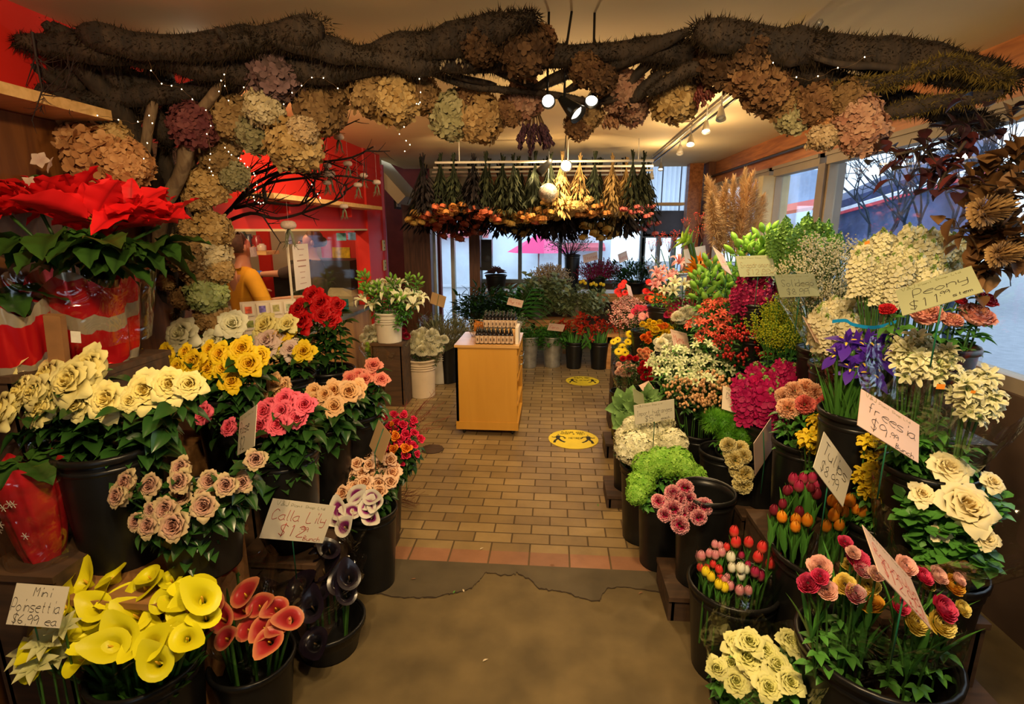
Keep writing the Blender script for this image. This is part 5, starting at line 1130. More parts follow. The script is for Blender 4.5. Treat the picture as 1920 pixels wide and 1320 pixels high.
# dried sprigs that hang from the canopy
LAV = petal((0, (.03, .012, .02)), (1, (.09, .035, .05)), rough=.9)
def sprig(x, y0, y1, wpx, Y, m, label, n=16, name='dried_bunch'):
    a = P(x, y0, Y); e = P(x, y1, Y); L = (a - e).length; w = wpx * Y / 1000
    o = thing(name, label, 'dried flowers', a); st = MB(); fl = MB()
    for i in range(n):
        an = rnd.uniform(0, 6.28); q = w * math.sqrt(rnd.random()) * .5; t = V((q * math.cos(an), q * math.sin(an), -L * rnd.uniform(.7, 1))); mid = V((t.x * .6, t.y * .6, t.z * .5))
        st.tube([(0, 0, .03), mid, t], .0022, 3, False)
        for k in range(16):
            p = mid.lerp(t, k / 15) + V((rnd.gauss(0, .004), rnd.gauss(0, .004), 0)); fl.ct = rnd.random(); fl.blob(p, .0065, 4, 2, sz=1.5)
    obj('stems', st.mesh('stems', DST), o); obj('flowers', fl.mesh('flowers', m), o)
sprig(1002, 205, 288, 80, 2.3, LAV, 'dark dried lavender bunch hanging head down from the branches', 26)
sprig(1325, 135, 200, 34, 2.1, petal((0, (.1, .02, .015)), (1, (.25, .06, .04))), 'thin dark red dried spray hanging near the window', 10)
sprig(855, 60, 130, 60, 2.1, petal((0, (.3, .22, .12)), (1, (.5, .4, .25))), 'pale feathery dried spray hanging at the top middle', 18)
sprig(1150, 195, 240, 46, 2.3, petal((0, (.25, .1, .05)), (1, (.4, .22, .1))), 'small brown dried spray below the pink tan hydrangeas', 10)
sprig(1540, 235, 278, 40, 2.1, petal((0, (.4, .25, .1)), (1, (.6, .42, .2))), 'tiny seeded cream dried spray above the window post', 14)
# dark leafy branch hanging in front of the near window
def dry_leaves(name, label, pts, Y, n, sz, m, seed, spread=22, cat='branch'):
    r = random.Random(seed); o = thing(name, label, cat, (0, 0, 0)); c = smooth([P(a, b, Y) for a, b in pts]); br = MB().tube(c, .005, 5); lf = MB()
    for i in range(n):
        p = r.choice(c) + V((r.gauss(0, 1), r.gauss(0, 1), r.gauss(0, 1))) * spread * Y / 1000; q = min(c, key=lambda z: (z - p).length)
        br.tube([q, p], .0015, 3, False)
        leaf(lf, p, V((r.gauss(0, 1), r.gauss(0, 1), r.gauss(0, 1))), sz * r.uniform(.6, 1.2), sz * .8 * r.uniform(.7, 1), r.uniform(-.4, .5), .3, 3, 4, t0=r.random() * .9 + .05, pt=1.)
    obj('twig', br.mesh('twig', BARKM), o); obj('leaves', lf.mesh('leaves', m), o)
PURP = petal((0, (.02, .012, .02)), (.7, (.06, .02, .025)), (1, (.16, .03, .025)), rough=.4, trans=.25)
DRYL = petal((0, (.06, .025, .008)), (.6, (.15, .07, .022)), (1, (.30, .16, .06)), rough=.6, trans=.2)
dry_leaves('smoke_bush_branch', 'dark purple leafy branch hanging in front of the near window', [(1840, 220), (1800, 250), (1740, 275), (1680, 290)], 1.75, 60, .055, PURP, 3)
dry_leaves('smoke_bush_branch', 'dark red leafy branch drooping at the window, below the purple one', [(1810, 265), (1780, 310), (1760, 345)], 1.7, 26, .06, PURP, 5, 16)
dry_leaves('magnolia_branch', 'large curled brown dried leaves massed right of the window', [(1900, 290), (1880, 350), (1880, 420), (1890, 480)], 1.7, 150, .07, DRYL, 7, 27)
dry_leaves('magnolia_branch', 'brown dried leaves spreading above the peonies at the window edge', [(1900, 430), (1850, 435), (1800, 430)], 1.72, 50, .06, DRYL, 8, 11)
dry_leaves('magnolia_branch', 'brown dried leaves at the edge beside the red peonies', [(1890, 480), (1860, 500), (1850, 520)], 1.7, 44, .065, DRYL, 9, 18)
PRO = me('protea', lambda: mum(5, 8, 7, .9), (petal((0, (.2, .1, .03)), (1, (.4, .25, .1)), rough=.8), DST))
T(obj('dried_protea', PRO, None, P(1838, 400, 1.62), (1.2, .2, .3), .085), 'brown dried protea head among the curled magnolia leaves', 'dried flower')
T(obj('dried_protea', PRO, None, P(1868, 480, 1.62), (1.2, .2, .3), .07), 'orange brown dried protea head below the magnolia leaves', 'dried flower')
# fairy lights
def fairy(px, label, Y, nb):
    o = thing('fairy_lights', label, 'fairy lights', (0, 0, 0)); c = smooth([P(a, b, Y) for a, b in px], 6); c = [p + noise.noise_vector(p * 30) * .012 for p in c]
    obj('wire', MB().tube(c, .0007, 3, False).mesh('wire', WIRE), o); bm = me('bulb', lambda: MB().blob((0, 0, 0), 1, 6, 4, sz=1.3), (emit((1, .82, .5), 12),))
    for i in range(nb): obj('bulb', bm, o, c[int((i + .5) / nb * (len(c) - 1))] + V((0, -.004, 0)), None, .0017)
for k, (px, w, Y, nb) in enumerate([
    ([(270, 90), (300, 150), (335, 165), (370, 195)], 'thin wire of warm fairy lights in front of the upper trunk', 1.95, 6),
    ([(150, 205), (195, 218), (255, 230), (285, 215), (280, 270), (270, 310)], 'wire of fairy lights draped down the trunk past the orange tan heads', 1.9, 8),
    ([(430, 125), (408, 170), (420, 150), (430, 190), (468, 155)], 'wire of fairy lights beside the purple tinged heads', 2.0, 6),
    ([(425, 278), (450, 300), (480, 330), (478, 375), (500, 380)], 'sparkling string of fairy lights over the red wall', 2.1, 16),
    ([(530, 200), (560, 165), (600, 145), (650, 175)], 'wire of fairy lights in the branches over the counter', 2.05, 6),
    ([(730, 100), (770, 110), (785, 130), (786, 190), (780, 195)], 'sparkling string of fairy lights dropping through the middle branches', 2.1, 11),
    ([(760, 235), (752, 255), (770, 275), (757, 288)], 'loose end of fairy lights hanging against the ceiling', 2.2, 5),
    ([(1400, 60), (1480, 145), (1560, 135), (1640, 100)], 'copper wire of fairy lights through the moss by the window', 1.95, 6),
    ([(560, 290), (572, 320), (600, 370), (602, 372)], 'fine fairy light strand among the bare black twigs', 2.4, 7),
    ([(390, 210), (395, 300), (398, 330)], 'short strand of fairy lights beside the maroon head', 2.05, 8)]):
    fairy(px, w, Y, nb)
# black bare twigs over the counter
tw = MB(); r = random.Random(4)
def tgrow(pl, r0, Y, k=0):
    c = smooth([P(a, b, Y) for a, b in pl], 4); tw.tube(c, [r0 * (1 - .7 * i / len(c)) for i in range(len(c))], 5, False)
    if k > 1: return
    for i in range(7 if k == 0 else 4):
        j = r.randrange(1, len(pl)); a, b = pl[j - 1], pl[j]; f = r.random(); x = a[0] + (b[0] - a[0]) * f; y_ = a[1] + (b[1] - a[1]) * f; dx = (b[0] - a[0]); dy = (b[1] - a[1]); l = math.hypot(dx, dy); sg = r.choice((-1, 1)); an = math.atan2(dy, dx) + sg * r.uniform(.4, 1)
        L = r.uniform(30, 75) / (k + 1); tgrow([(x, y_), (x + math.cos(an) * L * .5, y_ + math.sin(an) * L * .5 - 3), (x + math.cos(an) * L, y_ + math.sin(an) * L - 8)], r0 * .45, Y + r.uniform(-.15, .15), k + 1)
for pl in ([(415, 410), (450, 375), (500, 345), (560, 335), (640, 330), (700, 340)], [(430, 395), (470, 350), (530, 320), (600, 305), (660, 295), (700, 275)], [(410, 330), (480, 325), (540, 300), (590, 280), (620, 245)],
           [(415, 420), (470, 400), (520, 410), (580, 395), (640, 370), (650, 345)], [(440, 390), (500, 380), (560, 385), (600, 360)], [(500, 380), (495, 350), (520, 330), (560, 325), (590, 345)]):
    tgrow(pl, .011, 2.75)
T(obj('bare_branch', tw.mesh('bare_branch', mat((.022, .012, .01), .7, 0))), 'black bare branch spreading fine twigs in front of the red wall', 'branch')
tw = MB(); r = random.Random(9)
tgrow([(60, 60), (70, 120), (85, 200)], .006, 1.8); tgrow([(62, 180), (90, 175), (125, 165)], .005, 1.8)
T(obj('bare_branch', tw.mesh('bare_branch', mat((.022, .012, .01), .7, 0))), 'black twigs against the red wall at the far left', 'branch')
# urchin air plants
URC = MB().lathe([(.001, .32), (.25, .34), (.42, .26), (.5, .08), (.46, -.08), (.3, -.18), (.12, -.2)], 14)
ub = URC.mesh('urchin_shell', mat((.62, .46, .36), .6, .15, 12)); tb = MB(); r = random.Random(2)
for i in range(16):
    a = r.uniform(0, 6.28); tb.tube([(0, 0, -.1), (.22 * math.cos(a), .22 * math.sin(a), -.5), (.3 * math.cos(a + .5), .3 * math.sin(a + .5), -.9 - .4 * r.random()), (.5 * math.cos(a + 1), .5 * math.sin(a + 1), -1.2 - .4 * r.random())], [.05, .04, .025, .01], 3, False)
tb = tb.mesh('air_plant', mat((.24, .24, .14), .8)); wm = MB().tube([(0, 0, 0), (0, 0, 1)], 1, 3).mesh('thread', mat((.5, .4, .35), .6, 0))
UO = []
for x, y_, s, Y, h in ((635, 258, 20, 2.7, 60), (592, 298, 22, 2.7, 30), (652, 308, 17, 2.75, 40), (614, 312, 16, 2.72, 50), (617, 328, 24, 2.74, 50), (613, 344, 15, 2.7, 20), (682, 330, 15, 2.8, 45), (671, 348, 16, 2.75, 45), (706, 343, 16, 2.8, 60), (645, 388, 16, 2.7, 40), (541, 424, 29, 2.5, 60)):
    p = P(x, y_, Y); S_ = s * dist(p) / 1000; o = obj('urchin_air_plant', None, None, p); obj('urchin_shell', ub, o, None, None, S_); obj('air_plant', tb, o, None, None, S_); obj('thread', wm, o, (0, 0, .3 * S_), None, (.0006, .0006, h * Y / 1000)); UO.append(o)
label_row(UO, 'pale urchin shell with trailing air plant hung over the counter', 'air plant', 'hanging urchin air plants')
# ================================================================ things in the middle, the back and the counter
# cabinet on casters
ca = P(857, 812, 3.95); cb_ = P(972, 815, 3.95); CX0, CX1 = ca.x, cb_.x; CT = .735; CY0, CY1 = 3.95, 4.47
YW = wood((.50, .24, .025), (.56, .28, .035), 1.2, .4, (8, 1, 1), bump=.03)
c = thing('display_cabinet', 'honey coloured wooden cabinet on casters in the aisle', 'cabinet', (0, 0, 0))
obj('body', MB().box(CX0, CY0, .06, CX0 + .02, CY1, CT - .02).box(CX0, CY0, .06, CX1 - .012, CY0 + .02, CT - .02).box(CX0, CY1 - .02, .06, CX1, CY1, CT - .02).box(CX0, CY0, .06, CX1, CY1, .08).mesh('body', YW, False), c)
obj('plinth', MB().box(CX0 - .004, CY0 - .006, .05, CX1, CY1, .115).mesh('plinth', YW, False), c)
obj('top_board', MB().box(CX0 - .005, CY0 - .01, CT - .02, CX1 + .005, CY1 + .01, CT).mesh('top_board', wood((.52, .28, .08), (.62, .36, .12), 1.5, .25, (1, 8, 1)), False), c)
for z in (.25, .45): obj('shelf', MB().box(CX0 + .02, CY0 + .02, z, CX1 - .002, CY1 - .02, z + .015).mesh('shelf', YW, False), c)
hm = mat((.45, .42, .35), .25, 0, metal=1)
for z in (.63, .56):
    d = obj('drawer', MB().box(CX0 + .02, CY0 + .03, z - .05, CX1 - .004, CY1 - .03, z + .02).mesh('drawer', YW, False), c)
    obj('handle', MB().tube([(CX1, CY0 + .15, z - .01), (CX1 + .025, CY0 + .17, z - .01), (CX1 + .025, CY0 + .3, z - .01), (CX1, CY0 + .32, z - .01)], .005, 6).mesh('handle', hm), d, label='shiny metal handle')
for x in (CX0 + .05, CX1 - .05):
    for y_ in (CY0 + .05, CY1 - .05): obj('caster', MB().blob((x, y_, .026), .026, 10, 8, sx=.6).mesh('caster', BLACK), c)
# bottles on a stepped stand
bs = thing('bottle_stand', 'small stepped wooden stand under the amber bottles', 'stand', (0, 0, 0))
bx0, bx1 = P(897, 640, 4.05).x, P(967, 640, 4.05).x
obj('step', MB().box(bx0 + .03, CY0 + .16, CT, bx1, CY0 + .24, CT + .1).mesh('step', PINE, False), bs); obj('side', MB().box(bx1 - .0, CY0 + .05, CT, bx1 + .025, CY0 + .24, CT + .13).mesh('side', mat((.7, .62, .5), .5, .05), False), bs)
glass_b = mat((.012, .008, .006), .15, 0, spec=.7); lab = mat((.5, .36, .24), .7, .1, 40); ink = mat((.06, .03, .02), .8, 0)
BTB = MB().lathe([(.001, 0), (.0135, .0), (.014, .002), (.014, .052), (.011, .062), (.006, .068), (.006, .072), (.001, .072)], 12).mesh('body', glass_b)
BTL = MB().lathe([(.0141, .006), (.0145, .008), (.0145, .048), (.0141, .05)], 12).mesh('paper_label', lab)
BTM = MB().blob((0, -.0147, .027), .005, 6, 4, sx=.8, sy=.15, sz=2).mesh('printed_mark', ink)
BTC = MB().lathe([(.008, .066), (.0085, .068), (.0085, .082), (.004, .084), (.0035, .098), (.001, .099)], 10).mesh('dropper_cap', BLACK)
BO = []
for row, (yy, zz, n, xa, xb) in enumerate(((CY0 + .05, CT, 9, bx0, bx1 - .03), (CY0 + .095, CT, 8, bx0 + .012, bx1 - .04), (CY0 + .18, CT + .1, 9, bx0 + .045, bx1 - .015), (CY0 + .215, CT + .1, 9, bx0 + .05, bx1 - .012))):
    L = []
    for i in range(n):
        o = obj('dropper_bottle', None, None, (xa + (xb - xa) * i / (n - 1), yy, zz), (0, 0, rnd.uniform(-.3, .3)), (1.15, 1.15, 1.32))
        obj('body', BTB, o); obj('paper_label', BTL, o); obj('printed_mark', BTM, o); obj('dropper_cap', BTC, o); L.append(o)
    label_row(L, 'tan labelled dropper bottle, %s row on the cabinet' % ('front lower', 'back lower', 'front raised', 'back raised')[row], 'bottle', 'dropper bottles, %s row' % ('front lower', 'back lower', 'front raised', 'back raised')[row])
wbk = thing('wire_basket', 'wire basket of amber film packets behind the bottles', 'basket', (bx0 + .0, CY0 + .34, CT))
wm2 = MB()
for k in range(4): z = .0 + .04 * k; rr = .09 + .02 * k; wm2.tube([(rr * math.cos(a / 16 * 6.283), rr * .7 * math.sin(a / 16 * 6.283), z + .003) for a in range(17)], .002, 4, False)
for k in range(14): a = k / 14 * 6.283; wm2.tube([(.09 * math.cos(a), .063 * math.sin(a), .003), (.15 * math.cos(a), .105 * math.sin(a), .125)], .0015, 3, False)
obj('frame', wm2.mesh('frame', hm), wbk)
amb = mat((.45, .17, .03), .25, .4, 40)
PK = []
for i in range(9):
    a = i * 2.4; b = MB(); b.grid(lambda u, v: ((u - .5) * .07, .012 * math.sin(PI * u) * math.sin(PI * v), v * .09), 6, 6); b.grid(lambda u, v: ((u - .5) * .07, -.012 * math.sin(PI * u) * math.sin(PI * v), v * .09), 6, 6)
    PK.append(obj('potpourri_packet', b.mesh('potpourri_packet', amb if i % 3 else film('silver_film', .6, (.7, .8, 1), .1, .5)), None, (bx0 + .07 * math.cos(a) * (i % 3) / 2, CY0 + .34 + .045 * math.sin(a), CT + .03 + .012 * (i % 3)), (rnd.uniform(-.5, .3), 0, a)))
label_row(PK, 'shiny film packet in the wire basket on the cabinet', 'packet', 'film packets in the basket')
T(obj('silver_packet', MB().box(-.045, -.008, 0, .045, .008, .09).mesh('silver_packet', mat((.5, .55, .65), .2, .4, 60, metal=.7), False), None, (bx1 - .03, CY0 + .33, CT + .05), (.3, .2, .4)), 'silver film packet standing behind the raised bottles', 'packet')
# floor stickers
YST = mat((.72, .56, .03), .5, .06, 10); KST = mat((.02, .018, .012), .6, 0)
GLY = {'a': '45 25 04 03 22 43|45 43 52', 'b': '08 02|04 25 44 43 22 02', 'c': '45 25 04 03 22 42', 'd': '45 25 04 03 22 43|48 42', 'e': '04 44 45 25 04 03 22 42', 'f': '48 38 27 22|15 35', 'g': '45 25 04 03 23 43|45 41 30 10', 'h': '08 02|04 25 44 42', 'i': '25 22|27 28', 'k': '08 02|45 04 42', 'l': '18 13 22', 'm': '05 02|04 15 24 22|24 35 44 42',
       'n': '05 02|04 25 44 42', 'o': '25 04 03 22 43 44 25', 'p': '05 00|04 25 44 43 22 02', 'r': '05 02|04 15 35', 's': '45 15 04 43 32 02', 't': '27 23 32|15 35', 'u': '05 03 22 43|45 42', 'w': '05 12 24 32 45', 'y': '05 03 23 43|45 41 30 10', 'C': '47 28 06 04 12 43', 'D': '08 02 33 45 37 08', 'F': '48 08 02|05 35', 'I': '18 38|28 22|12 32', 'L': '08 02 42', 'T': '08 48|28 22', 'P': '02 08 38 46 34 04', 'S': '47 28 07 15 34 33 22 03', 'M': '02 08 25 48 42',
       'R': '02 08 38 46 35 05 42', 'B': '02 08 37 36 05 44 33 02', 'V': '08 22 48', 'J': '38 33 12 03', 'A': '02 28 42|14 34', 'E': '48 08 02 42|05 35', 'N': '02 08 42 48', 'O': '28 06 04 22 44 46 28', 'K': '08 02|48 05 42', 'Y': '08 25 48|25 22', '&': '42 17 28 36 03 12 44', '$': '47 28 07 15 34 33 22 03|29 21', '.': '21 22', '1': '17 28 22', '2': '07 28 46 02 42', '5': '48 08 05 35 44 32 02', '6': '38 05 03 22 43 24 04', '7': '08 48 22', '8': '28 06 25 44 32 03 14 36 28', '9': '46 28 07 05 25 46 42', '0': '28 06 04 22 44 46 28', '3': '07 28 46 25 44 22 03'}
def write(mb, txt, x, y, h, r, slant=.12, w=.62, jit=.012, seed=0):
    """hand lettering in the xz plane facing -y"""
    rr = random.Random(seed or len(txt) * 7); u = h / 6
    for ch in txt:
        if ch in GLY:
            for stt in GLY[ch].split('|'):
                p = [(x + (int(q[0]) + (int(q[1]) - 2) * slant) * u * w * 1.35 + rr.uniform(-jit, jit) * h, 0, y + (int(q[1]) - 2) * u + rr.uniform(-jit, jit) * h) for q in stt.split()]
                if len(p) > 2:
                    p = [tuple(q) for q in smooth([V(q) for q in p], 3)]
                mb.tube(p, r, 4)
        x += h * (.88 if ch not in 'il.' else .46) * w * 1.35
    return x
def sticker(px, py, w, label):
    p = PZ(px, py, .003); r_ = w * dist(p) / 2000; o = thing('floor_sticker', label, 'floor sticker', p)
    obj('disc', MB().lathe([(.001, .001), (r_, .001), (r_, -.002)], 40).mesh('disc', YST, False), o)
    for s in (-1, 1):
        b = MB(); X = s * r_ * .6; z = .0028
        def fl(pts, rad):
            b.tube([(X + a * r_ * s, c * r_, z) for a, c in pts], rad * r_, 5)
        b.blob((X, r_ * .42, z), r_ * .085, 10, 3, sz=.1)
        fl([(0, .28), (.02, .0)], .09); fl([(0, .25), (-.2, .2), (-.28, .05)], .04); fl([(0, .25), (.18, .1), (.26, .16)], .04); fl([(.0, -.02), (-.12, -.25), (-.26, -.38)], .055); fl([(.02, -.02), (.13, -.22), (.16, -.44)], .055)
        ob = obj('walking_figure', b.mesh('walking_figure', KST), o); ob.scale = (1, 1, .25)
    t = MB(); M = Matrix.Rotation(-PI / 2, 4, 'X')
    for txt, y_, h in (('PLEASE KEEP', .62, .12), ('APART 6 FEET', .45, .12), ('2 METRES', -.02, .13)):
        tt = MB(); xe = write(tt, txt.replace('G', 'C'), 0, 0, h * r_, .007 * r_, 0, .6, 0); 
        t.add(tt, Matrix.Translation((-xe / 2, y_ * r_, .003)) @ M)
    obj('lettering', t.mesh('lettering', mat((.2, .16, .03), .6, 0)), o)
sticker(1075, 823, 93, 'round yellow distancing sticker on the bricks nearer the camera'); sticker(1092, 714, 62, 'round yellow distancing sticker on the bricks further back')
p = PZ(810, 842, .002); o = thing('floor_drain', 'round dark iron drain cover in the brick floor', 'drain', p)
obj('plate', MB().lathe([(.001, .002), (.085, .002), (.085, -.002)], 28).mesh('plate', mat((.05, .03, .02), .6), False), o)
b = MB()
for k in range(-4, 5): b.tube([(-math.sqrt(.007 - (k * .018) ** 2), k * .018, .003), (math.sqrt(.007 - (k * .018) ** 2), k * .018, .003)], .003, 4)
obj('grate', b.mesh('grate', mat((.11, .06, .035), .6)), o)
# fallen twigs beside the left buckets
def twigs(px, py, wpx, n, label, col, Z=.0, seed=1, up=.1):
    r = random.Random(seed); p = PZ(px, py, Z); o = thing('dry_twigs', label, 'twigs', p); b = MB()
    for i in range(n):
        a = r.uniform(-.5, .7); L = wpx * dist(p) / 1000 * r.uniform(.5, 1); q = V((0, r.uniform(-.05, .05), .005)); e = q + V((L * math.cos(a), L * math.sin(a) * .8, r.uniform(0, up))); m_ = q.lerp(e, .5) + V((0, .02, .01)); b.tube([q, m_, e], [.003, .002, .001], 4, False)
        for k in range(5): s_ = m_.lerp(e, r.random()); b.tube([s_, s_ + V((r.uniform(.01, .05), r.uniform(-.04, .04), r.uniform(0, .03)))], .001, 3, False)
    obj('stems', b.mesh('stems', col), o)
TWM = mat((.16, .06, .03), .7)
twigs(722, 945, 75, 10, 'thin dry brown twigs lying on the bricks by the bucket', TWM); 
p0 = P(745, 800, 2.75); o = thing('red_twigs', 'fine reddish twigs sticking out beyond the hot pink spray roses', 'twigs', (p0.x, p0.y, .42)); b = MB(); r = random.Random(3)
for i in range(22):
    e = V((r.uniform(.0, .28), r.uniform(-.02, .2), r.uniform(.05, .3))); b.tube([(-.02, 0, -.12), e * .5 + V((0, 0, .03)), e], [.002, .0015, .0008], 3, False)
    for k in range(9): s_ = e * (.45 + .06 * k); b.tube([s_, s_ + V((r.uniform(-.02, .03), r.uniform(-.02, .02), .02))], .0008, 3, False)
obj('stems', b.mesh('stems', mat((.28, .06, .04), .7)), o)
# ------------------------------------------------ track and lamps
def lamp_head(name, label, p, aim, r_, m, on=8, L=None):
    o = thing(name, label, 'lamp', p); q = (V(aim) - V(p)).to_track_quat('Z', 'Y'); L = L or r_ * 2.2
    o.rotation_mode = 'QUATERNION'; o.rotation_quaternion = q
    obj('shade', MB().lathe([(.001, -L * .5), (r_ * .35, -L * .5), (r_ * .5, -L * .3), (r_ * .9, L * .35), (r_, L * .5), (r_ * .93, L * .5), (r_ * .45, -L * .2)], 20).mesh('shade', m), o)
    obj('bulb', MB().lathe([(.001, L * .42), (r_ * .55, L * .4), (r_ * .85, L * .3), (r_ * .5, L * 0.05)], 18).mesh('bulb', emit((1, .9, .7), on)), o)
    top = q.inverted() @ V((0, 0, 1)); obj('bracket', MB().tube([(0, 0, -L * .3), top * (H - p[2]) * .5 + V((0, 0, -L * .3)), top * (H - p[2])], .0045, 6).mesh('bracket', m), o)
    return o
lamp_head('spot_lamp', 'black cone spot lamp hung in the branches, seen from outside its shade', P(1068, 200, 2.12), P(1068, 200, 2.12) + V((.6, -.35, -.6)), .036, BLACK, 9, .1)
lamp_head('spot_lamp', 'bright spot lamp between the branches left of the black cone', P(1027, 186, 2.12), P(1027, 186, 2.12) + V((.1, -1, -.5)), .026, BLACK, 14, .07)
lamp_head('spot_lamp', 'bright spot lamp in the branches right of the black cone', P(1110, 182, 2.14), P(1110, 182, 2.14) + V((-.1, -.8, -.7)), .026, BLACK, 12, .07)
lamp_head('spot_lamp', 'black spot lamp facing the aisle in front of the hanging flowers', P(1060, 309, 4.7), P(1060, 309, 4.7) + V((.1, -1, -.25)), .05, BLACK, 14, .15)
lamp_head('spot_lamp', 'black spot lamp turned away in front of the hanging flowers', P(1023, 312, 4.7), P(1023, 312, 4.7) + V((-.6, .5, -.6)), .045, BLACK, 8, .15)
lamp_head('spot_lamp', 'bright small ceiling spot above the trunk', P(373, 100, 2.35), P(373, 100, 2.35) + V((.25, -1, -.5)), .022, BLACK, 40, .06)
ta, tb_ = PZ(1385, 160, H - .04), PZ(1215, 312, H - .06)
tk = thing('lighting_track', 'thin metal lighting track running down the ceiling', 'lamp', (0, 0, 0))
obj('rail', MB().tube([(.93, 2.2, H - .03), (1.02, 6.3, H - .03)], .012, 6).mesh('rail', ALU), tk)
obj('rail', MB().tube([(.955, 2.2, H - .05), (1.045, 6.3, H - .05)], .008, 6).mesh('rail', BLACK), tk)
for i, (x, y_, on) in enumerate(((1324, 237, 9), (1295, 262, 9), (1275, 280, 0), (1239, 312, 12), (1222, 328, 0), (1352, 212, 0))):
    Yt = 0.70 * 1000 / max(60, (430 - y_)) * 1.0
    Yt = min(6.0, max(2.2, Yt)); p = P(x, y_, Yt); lamp_head('track_lamp', '%s track lamp hanging from the ceiling track%s' % (('small glowing' if on else 'small unlit white'), (', nearest of the lit ones', ', middle of the lit ones', ', nearer of the unlit pair', ', furthest of the lit ones', ', furthest of all', ', nearest to the branches')[i]), p, p + V((-.1, -.5, -1)), .028, ALU if on else WPLAS, on, .08)
# pipe under the beam
T(obj('curtain_rod', MB().tube([(XR - .06, 2.0, 2.19), (XR - .06, 6.6, 2.19)], .013, 8).mesh('curtain_rod', mat((.05, .045, .04), .3, 0, metal=.8))), 'dark metal rod fixed along the wooden beam over the windows', 'rod')
# ------------------------------------------------ hanging dried flowers
hz = 2.17
rk = thing('drying_rack', 'white rods hung from the ceiling carrying the drying flowers', 'rack', (0, 0, 0))
RODS = [4.9, 5.3, 5.7, 6.1]
for y_ in RODS: obj('rod', MB().tube([(-1.45 * y_ / 5.6 + .2, y_, hz), (.95 * y_ / 5.6, y_, hz)], .011, 8).mesh('rod', WPLAS), rk)
for x in (-.85, .1, .7):
    obj('hanger', MB().tube([(x, 4.9, hz), (x, 4.9, H)], .005, 5).mesh('hanger', WPLAS), rk); obj('hanger', MB().tube([(x, 6.1, hz), (x, 6.1, H)], .005, 5).mesh('hanger', WPLAS), rk)
hr = rose(5, 10, .3); hb = hydr(5, 30, .3); hl = MB().blob((0, 0, 0), .5, 5, 3)
DK = {}; 
DGR = petal((0, (.018, .024, .01)), (1, (.055, .06, .025)), rough=.9, var=.4); DTAN = petal((0, (.3, .18, .06)), (1, (.5, .33, .12)), rough=.9, var=.3); DDK = petal((0, (.01, .008, .01)), (1, (.03, .022, .02)), rough=.9)
def dk(name, seed, head, stm, hm_, **k):
    s, h = hangbunch(seed, head=head, L=.45, **k); DK[name] = (s.mesh('stems', stm), h.mesh('flowers', [hm_, stm, stm]))
dk('red rose', 1, hr, DGR, petal((0, (.4, .05, .02)), (1, (.6, .15, .06))), n=13, hd=.095, leafy=50)
dk('orange rose', 2, hr, DGR, petal((0, (.4, .12, .02)), (1, (.62, .28, .07))), n=13, hd=.095, leafy=50)
dk('yellow rose', 3, hr, DGR, petal((0, (.5, .25, .03)), (1, (.68, .45, .12))), n=13, hd=.095, leafy=46)
dk('dark hydrangea', 4, hb, DGR, petal((0, (.02, .015, .015)), (1, (.06, .04, .035))), n=4, hd=.14, leafy=60)
dk('golden grass', 5, hb, DTAN, petal((0, (.5, .32, .1)), (1, (.7, .5, .2))), n=10, hd=.12, leafy=60)
dk('seed head', 6, None, DTAN, DTAN, n=12, leafy=200)
dk('green leaf', 7, None, DGR, DGR, n=9, leafy=160)
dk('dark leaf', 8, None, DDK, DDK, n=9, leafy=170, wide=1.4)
dk('pink rose', 9, hr, DGR, petal((0, (.5, .05, .06)), (1, (.65, .18, .15))), n=11, hd=.08, leafy=60)
DO = {}; r = random.Random(12)
def hang(kind, x, Y, L, sc=1.):
    s, h = DK[kind]; o = obj('dried_bouquet', None, None, (x, Y, hz - .015 + .0), (r.uniform(-.06, .06), r.uniform(-.06, .06), r.uniform(0, 6))); o.scale = (L / .45,) * 3
    obj('stems', s, o); 
    if len(h.vertices): obj('flowers', h, o)
    row = RODS.index(min(RODS, key=lambda q: abs(q - Y))); DO.setdefault((kind, row), []).append(o)
for Y in RODS:
    x0, x1 = (788 - 1041) * Y / 1000, (1212 - 1041) * Y / 1000; n = 15
    for i in range(n):
        f = (i + r.uniform(.2, .8)) / n; x = x0 + (x1 - x0) * f; px = 790 + 425 * f
        if px < 1010: k = r.choice(['red rose', 'orange rose', 'yellow rose', 'red rose', 'green leaf', 'dark leaf', 'orange rose'])
        elif px < 1130: k = r.choice(['yellow rose', 'golden grass', 'orange rose', 'seed head', 'golden grass', 'dark leaf'])
        elif px < 1170: k = r.choice(['golden grass', 'seed head'])
        else: k = r.choice(['green leaf', 'pink rose', 'pink rose', 'seed head', 'golden grass'])
        L = (.42 + .0 * Y) * Y / 5. * r.uniform(.9, 1.1)
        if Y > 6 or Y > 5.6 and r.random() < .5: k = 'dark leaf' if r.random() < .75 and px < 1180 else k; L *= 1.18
        hang(k, x, Y + r.uniform(-.04, .04), L, 1.05)
rn = ('front rod', 'second rod', 'third rod', 'back rod')
for (k, row), L in DO.items(): label_row(L, 'dried %s bouquet hung head down on the %s' % (k, rn[row]), 'dried flowers', 'dried %s bouquets on the %s' % (k, rn[row]))
p = P(1028, 362, 4.78)
o = thing('mirror_ball', 'small mirrored disco ball hanging in front of the dried bouquets', 'disco ball', p)
obj('ball', MB().blob((0, 0, 0), .083, 24, 16).mesh('ball', mat((.4, .37, .3), .22, .6, 90, metal=.6), False), o); obj('thread', MB().tube([(0, 0, .08), (0, 0, H - p.z)], .002, 4).mesh('thread', WPLAS), o)
